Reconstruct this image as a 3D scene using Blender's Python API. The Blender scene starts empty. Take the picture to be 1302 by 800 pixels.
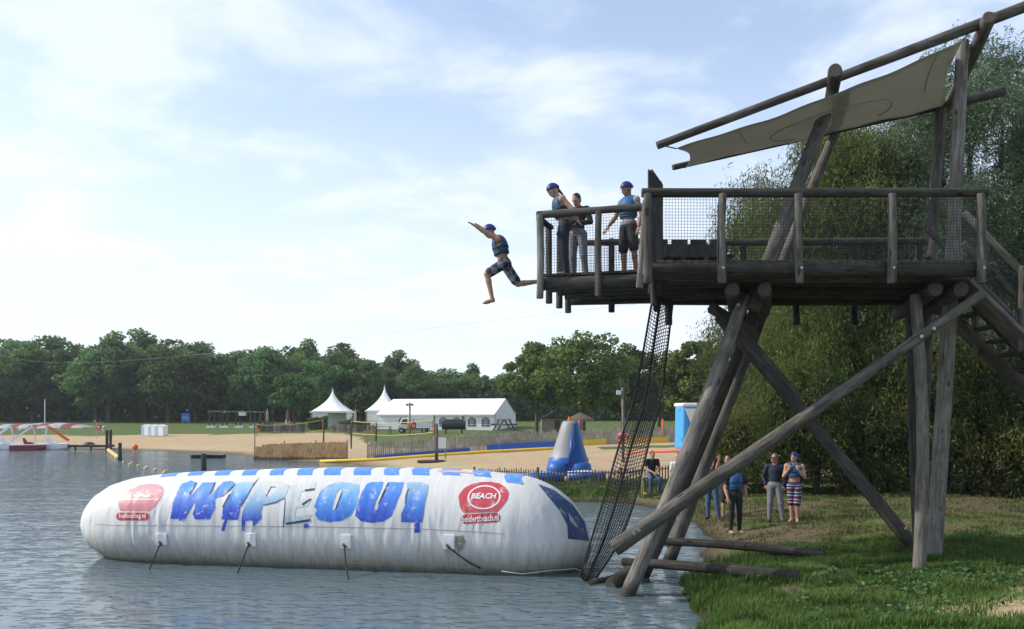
import bpy, bmesh, math, random
import numpy as np
from mathutils import Vector, Matrix, Quaternion
from mathutils.bvhtree import BVHTree

random.seed(7)
RS = np.random.RandomState(11)
SC = bpy.context.scene
COL = SC.collection
R = math.radians

# ------------------------------------------------------------------ camera
CAM_Z = 3.1
FPX, HX, HY = 1050.0, 651.0, 530.0          # focal length in photo pixels, vanishing point
cam_data = bpy.data.cameras.new('camera')
cam = bpy.data.objects.new('camera', cam_data)
COL.objects.link(cam)
cam.location = (0, 0, CAM_Z)
cam.rotation_euler = (R(90), 0, 0)
cam_data.sensor_width = 36
cam_data.lens = 36 * FPX / 1302
cam_data.shift_y = 130 / 1302
cam_data.clip_start = 0.1
cam_data.clip_end = 6000
SC.camera = cam

# ------------------------------------------------------------------ sky and sun
SUN_EL = 38.0
SUN_AZ = (-0.97, 0.03)                      # horizontal direction towards the sun
world = bpy.data.worlds.new('World')
SC.world = world
world.use_nodes = True
nt = world.node_tree
nt.nodes.clear()
def wn(t, **k):
    n = nt.nodes.new(t)
    for a, b in k.items():
        setattr(n, a, b)
    return n
sky = wn('ShaderNodeTexSky', sky_type='NISHITA', sun_disc=False)
sky.sun_elevation = R(SUN_EL)
sky.sun_rotation = math.atan2(SUN_AZ[0], SUN_AZ[1])
sky.air_density = 1.0
sky.dust_density = 1.2
sky.ozone_density = 2.2
tc = wn('ShaderNodeTexCoord')
sep = wn('ShaderNodeSeparateXYZ')
nt.links.new(tc.outputs['Generated'], sep.inputs[0])
addz = wn('ShaderNodeMath', operation='ADD'); addz.inputs[1].default_value = 0.22
mx0 = wn('ShaderNodeMath', operation='MAXIMUM'); mx0.inputs[1].default_value = 0.0
nt.links.new(sep.outputs['Z'], mx0.inputs[0]); nt.links.new(mx0.outputs[0], addz.inputs[0])
dx = wn('ShaderNodeMath', operation='DIVIDE'); dy = wn('ShaderNodeMath', operation='DIVIDE')
nt.links.new(sep.outputs['X'], dx.inputs[0]); nt.links.new(addz.outputs[0], dx.inputs[1])
nt.links.new(sep.outputs['Y'], dy.inputs[0]); nt.links.new(addz.outputs[0], dy.inputs[1])
comb = wn('ShaderNodeCombineXYZ')
nt.links.new(dx.outputs[0], comb.inputs[0]); nt.links.new(dy.outputs[0], comb.inputs[1])
n1 = wn('ShaderNodeTexNoise'); n1.inputs['Scale'].default_value = 2.1
n1.inputs['Detail'].default_value = 8; n1.inputs['Roughness'].default_value = 0.58
n1.inputs['Distortion'].default_value = 0.35
mp = wn('ShaderNodeMapping'); mp.inputs['Location'].default_value = (3.1, 1.7, 0.4); mp.inputs['Scale'].default_value = (1.0, 1.35, 1)
nt.links.new(comb.outputs[0], mp.inputs[0]); nt.links.new(mp.outputs[0], n1.inputs['Vector'])
ramp = wn('ShaderNodeMapRange'); ramp.interpolation_type = 'SMOOTHSTEP'
ramp.inputs[1].default_value = 0.42; ramp.inputs[2].default_value = 0.70
ramp.inputs[3].default_value = 0.24; ramp.inputs[4].default_value = 0.80
nt.links.new(n1.outputs['Fac'], ramp.inputs[0])
# thin cloud lies thicker towards the horizon
hz = wn('ShaderNodeMapRange'); hz.interpolation_type = 'SMOOTHSTEP'
hz.inputs[1].default_value = 0.04; hz.inputs[2].default_value = 0.46
hz.inputs[3].default_value = 0.58; hz.inputs[4].default_value = 0.0
nt.links.new(mx0.outputs[0], hz.inputs[0])
sumc = wn('ShaderNodeMath', operation='ADD', use_clamp=True)
nt.links.new(ramp.outputs[0], sumc.inputs[0]); nt.links.new(hz.outputs[0], sumc.inputs[1])
mixc = wn('ShaderNodeMix', data_type='RGBA')
nt.links.new(sumc.outputs[0], mixc.inputs[0])
nt.links.new(sky.outputs[0], mixc.inputs[6])
mixc.inputs[7].default_value = (4.25, 4.6, 5.1, 1)
bg = wn('ShaderNodeBackground'); bg.inputs['Strength'].default_value = 0.15
nt.links.new(mixc.outputs[2], bg.inputs[0])
wo = wn('ShaderNodeOutputWorld'); nt.links.new(bg.outputs[0], wo.inputs[0])

sun_data = bpy.data.lights.new('sun', 'SUN')
sun_data.energy = 2.6
sun_data.angle = R(0.55)
sun_data.color = (1.0, 0.93, 0.82)
sun = bpy.data.objects.new('sun', sun_data)
COL.objects.link(sun)
_h = Vector((SUN_AZ[0], SUN_AZ[1], 0)).normalized() * math.cos(R(SUN_EL))
SUN_DIR = Vector((_h.x, _h.y, math.sin(R(SUN_EL))))
sun.rotation_euler = SUN_DIR.to_track_quat('Z', 'Y').to_euler()
sun.location = (-20, 0, 25)

SC.view_settings.view_transform = 'Standard'
SC.view_settings.look = 'None'
SC.view_settings.exposure = 0.66
SC.view_settings.gamma = 1.0
SC.view_settings.use_curve_mapping = False

# ------------------------------------------------------------------ helpers
def at(px, py, Y):
    """the point at depth Y (metres) that a photo position names"""
    return Vector(((px - HX) / FPX * Y, Y, CAM_Z + (HY - py) / FPX * Y))

def tag(o, label=None, cat=None, group=None, kind=None):
    if label: o['label'] = label
    if cat: o['category'] = cat
    if group: o['group'] = group
    if kind: o['kind'] = kind
    return o

def thing(name, label, cat, loc=(0, 0, 0), rz=0.0, group=None):
    o = bpy.data.objects.new(name, None)
    o.empty_display_size = 0.2
    COL.objects.link(o)
    o.location = loc
    o.rotation_euler = (0, 0, rz)
    return tag(o, label, cat, group)

def link(name, me, mats=None, parent=None, loc=None, rot=None, smooth=False):
    o = bpy.data.objects.new(name, me)
    COL.objects.link(o)
    if mats is not None:
        if not isinstance(mats, (list, tuple)): mats = [mats]
        if not me.materials:
            for m in mats: me.materials.append(m)
    if parent is not None: o.parent = parent
    if loc is not None: o.location = loc
    if rot is not None:
        o.rotation_mode = 'QUATERNION' if isinstance(rot, Quaternion) else 'XYZ'
        if isinstance(rot, Quaternion): o.rotation_quaternion = rot
        else: o.rotation_euler = rot
    if smooth: me.shade_smooth()
    return o

def copy_tree(o, parent=None):
    c = o.copy(); COL.objects.link(c)
    if parent is not None: c.parent = parent
    for ch in list(o.children): copy_tree(ch, c)
    return c

class MB:
    """collects simple shapes and links them as one mesh object"""
    def __init__(s, off=(0, 0, 0)):
        s.v = []; s.f = []; s.m = []; s.off = Vector(off)
    def add(s, vs, fs, m=0):
        n = len(s.v)
        s.v += [tuple(Vector(v) - s.off) for v in vs]
        s.f += [tuple(i + n for i in f) for f in fs]
        s.m += [m] * len(fs)
        return s
    def box(s, c, size, rz=0.0, m=0, rot=None):
        hx, hy, hz_ = size[0] / 2, size[1] / 2, size[2] / 2
        M = rot if rot is not None else Matrix.Rotation(rz, 3, 'Z')
        vs = [Vector(c) + M @ Vector((x * hx, y * hy, z * hz_)) for z in (-1, 1) for y in (-1, 1) for x in (-1, 1)]
        return s.add(vs, [(0, 2, 3, 1), (4, 5, 7, 6), (0, 1, 5, 4), (2, 6, 7, 3), (0, 4, 6, 2), (1, 3, 7, 5)], m)
    def beam(s, p, q, w, h, m=0, up=(0, 0, 1)):
        p = Vector(p); q = Vector(q); d = (q - p).normalized(); up = Vector(up)
        a = d.cross(up)
        if a.length < 1e-4: a = d.cross(Vector((1, 0, 0)))
        a.normalize(); b = a.cross(d).normalized()
        vs = [c + a * (i * w / 2) + b * (j * h / 2) for c in (p, q) for (i, j) in ((-1, -1), (1, -1), (1, 1), (-1, 1))]
        return s.add(vs, [(3, 2, 1, 0), (4, 5, 6, 7), (0, 1, 5, 4), (1, 2, 6, 5), (2, 3, 7, 6), (3, 0, 4, 7)], m)
    def tube(s, pts, rad, n=8, caps=True, m=0):
        pts = [Vector(p) for p in pts]
        if not isinstance(rad, (list, tuple)): rad = [rad] * len(pts)
        vs = []; prev = None
        for i, p in enumerate(pts):
            d = (pts[min(i + 1, len(pts) - 1)] - pts[max(i - 1, 0)]).normalized()
            if prev is None:
                a = d.orthogonal().normalized()
            else:
                a = (prev - d * prev.dot(d)).normalized()
            prev = a; b = d.cross(a)
            for k in range(n):
                t = 2 * math.pi * k / n
                vs.append(p + (a * math.cos(t) + b * math.sin(t)) * rad[i])
        fs = []
        for i in range(len(pts) - 1):
            for k in range(n):
                k2 = (k + 1) % n
                fs.append((i * n + k, i * n + k2, (i + 1) * n + k2, (i + 1) * n + k))
        if caps:
            fs.append(tuple(range(n - 1, -1, -1)))
            fs.append(tuple(range((len(pts) - 1) * n, len(pts) * n)))
        return s.add(vs, fs, m)
    def prism(s, poly, axis_vec, m=0):
        """extrude a closed 3D polygon along a vector"""
        n = len(poly); poly = [Vector(p) for p in poly]; a = Vector(axis_vec)
        vs = poly + [p + a for p in poly]
        fs = [tuple(range(n - 1, -1, -1)), tuple(range(n, 2 * n))]
        fs += [(i, (i + 1) % n, n + (i + 1) % n, n + i) for i in range(n)]
        return s.add(vs, fs, m)
    def lathe(s, prof, c=(0, 0, 0), n=16, m=0, sx=1.0, sy=1.0):
        vs = []; c = Vector(c)
        for (r, z) in prof:
            for k in range(n):
                t = 2 * math.pi * k / n
                vs.append(c + Vector((r * sx * math.cos(t), r * sy * math.sin(t), z)))
        fs = [(i * n + k, i * n + (k + 1) % n, (i + 1) * n + (k + 1) % n, (i + 1) * n + k)
              for i in range(len(prof) - 1) for k in range(n)]
        fs.append(tuple(range(n - 1, -1, -1)))
        fs.append(tuple(range((len(prof) - 1) * n, len(prof) * n)))
        return s.add(vs, fs, m)
    def mesh(s, name):
        me = bpy.data.meshes.new(name)
        me.from_pydata(s.v, [], s.f)
        me.polygons.foreach_set('material_index', s.m)
        bm = bmesh.new(); bm.from_mesh(me)
        bmesh.ops.recalc_face_normals(bm, faces=bm.faces)
        bm.to_mesh(me); bm.free()
        me.update()
        return me
    def build(s, name, mats, parent=None, smooth=False, bevel=0.0):
        o = link(name, s.mesh(name), mats, parent, smooth=smooth)
        if bevel:
            md = o.modifiers.new('bevel', 'BEVEL'); md.width = bevel; md.segments = 2; md.limit_method = 'ANGLE'
        return o

# ------------------------------------------------------------------ materials
def new_mat(name):
    m = bpy.data.materials.new(name); m.use_nodes = True
    t = m.node_tree; t.nodes.clear()
    o = t.nodes.new('ShaderNodeOutputMaterial')
    b = t.nodes.new('ShaderNodeBsdfPrincipled')
    t.links.new(b.outputs[0], o.inputs[0])
    return m, t, b, o

def N(t, typ, ins=None, **k):
    n = t.nodes.new(typ)
    for a, b in k.items(): setattr(n, a, b)
    for a, b in (ins or {}).items():
        if hasattr(b, 'is_output'): t.links.new(b, n.inputs[a])
        else: n.inputs[a].default_value = b
    return n

def c4(c): return (c[0], c[1], c[2], 1.0)

def simple(name, col, rough=0.6, var=0.15, scale=6.0, bump=0.0, metal=0.0, coord='Object', spec=0.4):
    m, t, b, o = new_mat(name)
    tcn = N(t, 'ShaderNodeTexCoord')
    nz = N(t, 'ShaderNodeTexNoise', {'Vector': tcn.outputs[coord], 'Scale': scale, 'Detail': 5.0, 'Roughness': 0.6})
    lo = tuple(max(0, c * (1 - var)) for c in col); hi = tuple(min(1, c * (1 + var)) for c in col)
    mx = N(t, 'ShaderNodeMix', {0: nz.outputs['Fac'], 6: c4(lo), 7: c4(hi)}, data_type='RGBA')
    t.links.new(mx.outputs[2], b.inputs['Base Color'])
    b.inputs['Roughness'].default_value = rough
    b.inputs['Metallic'].default_value = metal
    b.inputs['Specular IOR Level'].default_value = spec
    if bump:
        bp = N(t, 'ShaderNodeBump', {'Height': nz.outputs['Fac'], 'Strength': bump, 'Distance': 0.02})
        t.links.new(bp.outputs[0], b.inputs['Normal'])
    return m

def wood_mat(name, dark, light, stretch=0.35, scale=9.0, bump=0.8, green=0.0):
    """weathered timber with grain, cracks and stains along the local Z axis"""
    m, t, b, o = new_mat(name)
    tcn = N(t, 'ShaderNodeTexCoord'); oi = N(t, 'ShaderNodeObjectInfo')
    off = N(t, 'ShaderNodeVectorMath', {0: tcn.outputs['Object'], 1: (0, 0, 0)}, operation='ADD')
    sc = N(t, 'ShaderNodeMath', {0: oi.outputs['Random'], 1: 37.0}, operation='MULTIPLY')
    t.links.new(sc.outputs[0], off.inputs[1])
    mpn = N(t, 'ShaderNodeMapping', {'Vector': off.outputs[0], 'Scale': (scale, scale, scale * 0.13)})
    g = N(t, 'ShaderNodeTexNoise', {'Vector': mpn.outputs[0], 'Scale': 2.2, 'Detail': 7.0, 'Roughness': 0.65, 'Distortion': 0.4})
    big = N(t, 'ShaderNodeTexNoise', {'Vector': off.outputs[0], 'Scale': 1.6, 'Detail': 4.0, 'Roughness': 0.6})
    mp2 = N(t, 'ShaderNodeMapping', {'Vector': off.outputs[0], 'Scale': (scale * 2.2, scale * 2.2, scale * 0.07)})
    cr = N(t, 'ShaderNodeTexNoise', {'Vector': mp2.outputs[0], 'Scale': 1.6, 'Detail': 3.0})
    crk = N(t, 'ShaderNodeMapRange', {0: cr.outputs['Fac'], 1: 0.30, 2: 0.345, 3: 0.9, 4: 0.0})
    gr = N(t, 'ShaderNodeMapRange', {0: g.outputs['Fac'], 1: 0.3, 2: 0.7})
    mx = N(t, 'ShaderNodeMix', {0: gr.outputs[0], 6: c4(dark), 7: c4(light)}, data_type='RGBA')
    st = N(t, 'ShaderNodeMapRange', {0: big.outputs['Fac'], 1: 0.42, 2: 0.66, 3: 0.0, 4: 0.55})
    mx2 = N(t, 'ShaderNodeMix', {0: st.outputs[0], 6: mx.outputs[2], 7: c4((dark[0] * 0.7, dark[1] * (0.72 + green), dark[2] * 0.6))}, data_type='RGBA')
    mx3 = N(t, 'ShaderNodeMix', {0: crk.outputs[0], 6: mx2.outputs[2], 7: (0.02, 0.018, 0.016, 1)}, data_type='RGBA')
    mk = N(t, 'ShaderNodeMapping', {'Vector': off.outputs[0], 'Scale': (4.2, 4.2, 1.7)})
    kv = N(t, 'ShaderNodeTexVoronoi', {'Vector': mk.outputs[0], 'Scale': 1.0, 'Randomness': 1.0})
    kn = N(t, 'ShaderNodeMapRange', {0: kv.outputs['Distance'], 1: 0.07, 2: 0.15, 3: 0.85, 4: 0.0})
    mx3 = N(t, 'ShaderNodeMix', {0: kn.outputs[0], 6: mx3.outputs[2], 7: (0.022, 0.018, 0.015, 1)}, data_type='RGBA')
    gp = N(t, 'ShaderNodeNewGeometry'); gs = N(t, 'ShaderNodeSeparateXYZ', {0: gp.outputs['Position']})
    wz = N(t, 'ShaderNodeMath', {0: big.outputs['Fac'], 1: -0.3, 2: gs.outputs['Z']}, operation='MULTIPLY_ADD')
    wt = N(t, 'ShaderNodeMapRange', {0: wz.outputs[0], 1: 0.02, 2: 0.16, 3: 0.8, 4: 0.0})
    mx3 = N(t, 'ShaderNodeMix', {0: wt.outputs[0], 6: mx3.outputs[2], 7: (0.020, 0.022, 0.014, 1)}, data_type='RGBA')
    hs = N(t, 'ShaderNodeMath', {0: oi.outputs['Random'], 1: 0.45, 2: 0.78}, operation='MULTIPLY_ADD')
    hv = N(t, 'ShaderNodeHueSaturation', {'Color': mx3.outputs[2], 'Value': hs.outputs[0]})
    t.links.new(hv.outputs[0], b.inputs['Base Color'])
    b.inputs['Roughness'].default_value = 0.85
    b.inputs['Specular IOR Level'].default_value = 0.2
    hh = N(t, 'ShaderNodeMath', {0: g.outputs['Fac'], 1: crk.outputs[0]}, operation='SUBTRACT')
    hh = N(t, 'ShaderNodeMath', {0: hh.outputs[0], 1: kn.outputs[0]}, operation='SUBTRACT')
    bp = N(t, 'ShaderNodeBump', {'Height': hh.outputs[0], 'Strength': bump, 'Distance': 0.02})
    t.links.new(bp.outputs[0], b.inputs['Normal'])
    return m

def leaf_mat(name, col_a, col_b, trans=0.35):
    """leaf colour varies from leaf to leaf (attribute) and from tree to tree"""
    m = bpy.data.materials.new(name); m.use_nodes = True
    t = m.node_tree; t.nodes.clear()
    o = t.nodes.new('ShaderNodeOutputMaterial')
    at_ = N(t, 'ShaderNodeAttribute', attribute_name='tint')
    oi = N(t, 'ShaderNodeObjectInfo')
    mx = N(t, 'ShaderNodeMix', {0: at_.outputs['Fac'], 6: c4(col_a), 7: c4(col_b)}, data_type='RGBA')
    hv = N(t, 'ShaderNodeMath', {0: oi.outputs['Random'], 1: 0.05, 2: 0.475}, operation='MULTIPLY_ADD')
    vv = N(t, 'ShaderNodeMath', {0: oi.outputs['Random'], 1: 0.5, 2: 0.75}, operation='MULTIPLY_ADD')
    hs = N(t, 'ShaderNodeHueSaturation', {'Color': mx.outputs[2], 'Hue': hv.outputs[0], 'Value': vv.outputs[0]})
    d = N(t, 'ShaderNodeBsdfPrincipled', {'Base Color': hs.outputs[0], 'Roughness': 0.6, 'Specular IOR Level': 0.25})
    tr = N(t, 'ShaderNodeBsdfTranslucent', {'Color': hs.outputs[0]})
    ms = N(t, 'ShaderNodeMixShader', {0: trans, 1: d.outputs[0], 2: tr.outputs[0]})
    t.links.new(ms.outputs[0], o.inputs[0])
    return m

M = {}
M['log'] = wood_mat('weathered_log', (0.044, 0.040, 0.035), (0.18, 0.168, 0.15))
M['pale_log'] = wood_mat('pale_log', (0.075, 0.069, 0.061), (0.27, 0.255, 0.23))
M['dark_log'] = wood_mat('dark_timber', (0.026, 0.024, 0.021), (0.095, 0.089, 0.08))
M['plank'] = wood_mat('deck_plank', (0.035, 0.032, 0.029), (0.10, 0.094, 0.085))
M['tan_wood'] = wood_mat('tan_wood', (0.26, 0.18, 0.10), (0.46, 0.34, 0.21))
M['end'] = simple('log_end', (0.075, 0.066, 0.055), 0.9, 0.35, 14, 0.4)
M['rope_dark'] = simple('black_rope', (0.018, 0.018, 0.02), 0.85, 0.3, 30)
M['net'] = simple('net_twine', (0.05, 0.05, 0.055), 0.8, 0.3, 30)
M['canvas'] = simple('sun_bleached_canvas', (0.36, 0.33, 0.265), 0.9, 0.16, 3.0, 0.15)
def canvas_mat():
    m = simple('sun_bleached_canvas', (0.42, 0.41, 0.375), 0.9, 0.22, 2.4, 0.3)
    t = m.node_tree; b = next(n for n in t.nodes if n.type == 'BSDF_PRINCIPLED'); o = next(n for n in t.nodes if n.type == 'OUTPUT_MATERIAL')
    tr = N(t, 'ShaderNodeBsdfTranslucent', {'Color': (0.47, 0.455, 0.41, 1)})
    ms = N(t, 'ShaderNodeMixShader', {0: 0.35, 1: b.outputs[0], 2: tr.outputs[0]})
    t.links.new(ms.outputs[0], o.inputs[0])
    return m
M['canvas'] = canvas_mat()
M['steel'] = simple('galvanised_steel', (0.35, 0.36, 0.37), 0.4, 0.2, 12, 0, 0.8)
M['white'] = simple('white_paint', (0.74, 0.75, 0.76), 0.5, 0.06, 3)
M['tent'] = simple('white_tent_cloth', (0.80, 0.80, 0.79), 0.6, 0.05, 0.6)
M['tent_window'] = simple('tent_window_film', (0.07, 0.075, 0.08), 0.25, 0.3, 2)
M['black'] = simple('black_plastic', (0.02, 0.02, 0.022), 0.5, 0.4, 5)
M['red'] = simple('red_plastic', (0.55, 0.03, 0.03), 0.45, 0.12, 6)
M['orange'] = simple('orange_plastic', (0.75, 0.13, 0.03), 0.45, 0.12, 6)
M['yellow'] = simple('yellow_plastic', (0.72, 0.47, 0.03), 0.45, 0.12, 6)
M['blue'] = simple('blue_plastic', (0.03, 0.11, 0.46), 0.45, 0.15, 4)
M['sky_blue'] = simple('light_blue_plastic', (0.06, 0.32, 0.75), 0.45, 0.12, 4)
M['pale_blue'] = simple('pale_blue_panel', (0.30, 0.52, 0.72), 0.5, 0.12, 4)
M['grey'] = simple('grey_plastic', (0.35, 0.36, 0.37), 0.55, 0.15, 4)
M['grey_pvc'] = simple('grey_inflatable_cloth', (0.25, 0.26, 0.27), 0.5, 0.14, 2.2, 0.2)
M['blue_pvc'] = simple('blue_inflatable_cloth', (0.015, 0.095, 0.34), 0.42, 0.2, 2.2, 0.2)
M['maroon'] = simple('maroon_cloth', (0.22, 0.035, 0.045), 0.6, 0.15, 2)
M['reed'] = wood_mat('reed_screen', (0.22, 0.13, 0.06), (0.52, 0.36, 0.19))
M['paling'] = wood_mat('weathered_paling', (0.19, 0.165, 0.135), (0.47, 0.43, 0.37))
M['dark_paling'] = wood_mat('dark_paling', (0.09, 0.075, 0.06), (0.26, 0.22, 0.18))
M['bark'] = wood_mat('bark', (0.045, 0.038, 0.03), (0.13, 0.11, 0.085))
M['thatch'] = simple('dry_thatch', (0.10, 0.075, 0.05), 0.95, 0.5, 12, 0.5)
M['rubber'] = simple('rubber', (0.03, 0.03, 0.03), 0.8, 0.2, 8)
M['glass'] = simple('vehicle_glass', (0.02, 0.025, 0.03), 0.08, 0.1, 3, 0, 0, 'Object', 0.6)

# ------------------------------------------------------------------ terrain
SHORE = [(-400, -60), (-9, -60), (-6, -14), (-3, -4), (-0.8, 3), (1.2, 8), (2.62, 12.0), (3.2, 14.0), (3.55, 15.8),
         (4.3, 18.2), (5.0, 20.4), (5.05, 23.2), (5.25, 25.6), (4.9, 28.2), (3.6, 29.6), (1.6, 30.0), (-0.3, 30.4), (-1.6, 32.0),
         (-4.0, 39.5), (-8.2, 48.6), (-10.9, 54.5), (-18.5, 60.5), (-23.5, 69.5), (-31.8, 74.5), (-41, 79.5), (-50, 82), (-80, 86),
         (-170, 92), (-400, 95)]
_SA = np.array(SHORE, float); _SB = np.roll(_SA, -1, axis=0)

def shore_dist(x, y):
    """distance to the shoreline, positive on land"""
    p = np.stack([np.asarray(x, float).ravel(), np.asarray(y, float).ravel()], 1)
    best = np.full(len(p), 1e9); inside = np.zeros(len(p), bool)
    for a, b in zip(_SA, _SB):
        ab = b - a; ap = p - a
        t = np.clip((ap @ ab) / (ab @ ab), 0, 1)
        best = np.minimum(best, np.hypot(*(ap - t[:, None] * ab).T))
        c = (a[1] > p[:, 1]) != (b[1] > p[:, 1])
        with np.errstate(divide='ignore', invalid='ignore'):
            xx = (b[0] - a[0]) * (p[:, 1] - a[1]) / (b[1] - a[1]) + a[0]
        inside ^= c & (p[:, 0] < xx)
    q = np.where(inside, -best, best).reshape(np.shape(x))
    x = np.asarray(x, float); y = np.asarray(y, float)
    return q + ((vnoise(x, y, 1.7) - .5) * .75 + (vnoise(x + 9, y, .6) - .5) * .35) * np.clip(1 - np.abs(q) / 3, 0, 1) * (y < 45)

def sstep(a, b, x):
    t = np.clip((x - a) / (b - a), 0, 1)
    return t * t * (3 - 2 * t)

def vnoise(x, y, s):
    """cheap smooth value noise"""
    x = np.asarray(x, float) / s; y = np.asarray(y, float) / s
    xi = np.floor(x).astype(np.int64); yi = np.floor(y).astype(np.int64)
    fx = x - xi; fy = y - yi; fx = fx * fx * (3 - 2 * fx); fy = fy * fy * (3 - 2 * fy)
    def h(a, b):
        n = (a * 374761393 + b * 668265263) & 0x7fffffff
        n = ((n ^ (n >> 13)) * 1274126177) & 0x7fffffff
        return ((n ^ (n >> 16)) & 0xffff) / 65535.0
    return (h(xi, yi) * (1 - fx) + h(xi + 1, yi) * fx) * (1 - fy) + (h(xi, yi + 1) * (1 - fx) + h(xi + 1, yi + 1) * fx) * fy

def height(x, y, d=None):
    x = np.asarray(x, float); y = np.asarray(y, float)
    if d is None: d = shore_dist(x, y)
    dl = np.maximum(d, 0)
    near = 0.60 * (1 - np.exp(-dl / 1.5)) + 0.55 * sstep(12.5, 4.0, y) + 0.004 * dl
    far = 1.45 * (1 - np.exp(-dl / 16.0)) + 0.024 * np.maximum(y - 100, 0) * sstep(95, 112, y) * (y < 1e9)
    far = np.minimum(far, 4.2)
    w = sstep(30.5, 44, y)
    h = near * (1 - w) + far * w
    bump = (vnoise(x, y, 1.3) - 0.5) * 0.10 + (vnoise(x + 50, y, 0.45) - 0.5) * 0.05 + (vnoise(x, y + 9, 6.0) - 0.5) * 0.14
    h = h + bump * sstep(0.1, 1.8, d) * (0.35 + 0.65 * sstep(60, 20, y))
    under = np.maximum(-0.10 - 0.16 * np.maximum(-d, 0), -2.2)
    return np.where(d > 0, h, np.where(d > -0.6, 0.17 * d, under + 0.0))

def gz(x, y):
    return float(height(np.array([x]), np.array([y]))[0])

def axis(lo, hi, step, a, b, g):
    mid = list(np.arange(lo, hi + 1e-6, step))
    l = []; s = step; v = lo
    while v > a: s *= g; v -= s; l.append(v)
    r = []; s = step; v = hi
    while v < b: s *= g; v += s; r.append(v)
    return np.array(l[::-1] + mid + r)

def land_weights(x, y, d):
    n = vnoise(x, y, 2.2) * 0.6 + vnoise(x + 31, y + 7, 0.8) * 0.4
    left = sstep(-0.15, -0.21, x / np.maximum(y, 1))
    edge = 98 * left + (1 - left) * 64
    sand = sstep(32.2, 34.0, y + (n - .5) * 2) * sstep(edge + 2, edge - 2, y + (n - 0.5) * 5)
    spot = sstep(1.0, 0.35, np.hypot((x - 6.6) / 2.1, (y - 10.4) / 2.3) + (n - 0.5) * 1.2)
    spot = np.maximum(spot, sstep(1.0, 0.4, np.hypot((x - 8.4) / 2.2, (y - 11.9) / 0.8) + (n - 0.5) * 0.8) * 0.8)
    sand = np.maximum(sand, spot * (y < 20))
    strip = sstep(0.12, 0.05, np.abs((y - 55.5) / 25 - 0.06)) * (x > 6)
    sand = sand * (1 - 0.85 * strip)
    dirt = sstep(15.2, 17.0, y + (n - .5) * 3) * sstep(27.5, 24.0, y + (n - .5) * 3) * (0.25 + 0.70 * sstep(0.35, 0.66, n))
    dirt = np.maximum(dirt, sstep(0.9, 0.15, d + (n - .5) * .8) * (y < 40) * (0.25 + 0.75 * sstep(15.5, 18, y)))
    worn = sstep(0.50, 0.66, vnoise(x * .8 + 3, y + 5, 1.6) * .65 + vnoise(x, y, .55) * .35) * sstep(7.5, 9, y) * (y < 17) * .75
    dirt = np.maximum(dirt, worn)
    return sand, np.clip(dirt, 0, 1)

xs = axis(-3.0, 17.0, 0.16, -2600, 2600, 1.07)
ys = axis(6.5, 30.0, 0.16, -60, 3200, 1.06)
gx, gy = np.meshgrid(xs, ys)
gd = shore_dist(gx, gy)
gh = height(gx, gy, gd)
nx, ny = len(xs), len(ys)
verts = np.stack([gx.ravel(), gy.ravel(), gh.ravel()], 1)
ii = np.arange(ny * nx).reshape(ny, nx)
faces = np.stack([ii[:-1, :-1].ravel(), ii[:-1, 1:].ravel(), ii[1:, 1:].ravel(), ii[1:, :-1].ravel()], 1)

def np_mesh(name, v, f, smooth=True, attr=None, attr_name='tint', mats=None, mat_idx=None):
    me = bpy.data.meshes.new(name)
    n, k = f.shape
    me.vertices.add(len(v)); me.vertices.foreach_set('co', np.ascontiguousarray(v, np.float32).ravel())
    me.loops.add(n * k); me.loops.foreach_set('vertex_index', np.ascontiguousarray(f, np.int32).ravel())
    me.polygons.add(n); me.polygons.foreach_set('loop_start', np.arange(0, n * k, k, dtype=np.int32))
    if smooth: me.polygons.foreach_set('use_smooth', np.ones(n, bool))
    if mat_idx is not None: me.polygons.foreach_set('material_index', np.ascontiguousarray(mat_idx, np.int32))
    me.update(calc_edges=True)
    if attr is not None:
        if attr.ndim == 1:
            a = me.attributes.new(attr_name, 'FLOAT', 'POINT')
            a.data.foreach_set('value', np.ascontiguousarray(attr, np.float32))
        else:
            a = me.attributes.new(attr_name, 'FLOAT_COLOR', 'POINT')
            a.data.foreach_set('color', np.ascontiguousarray(attr, np.float32).ravel())
    for m in (mats or []): me.materials.append(m)
    return me

sw, dw = land_weights(gx, gy, gd)
land = np.stack([sw.ravel(), dw.ravel(), np.zeros(nx * ny), np.ones(nx * ny)], 1)

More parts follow.
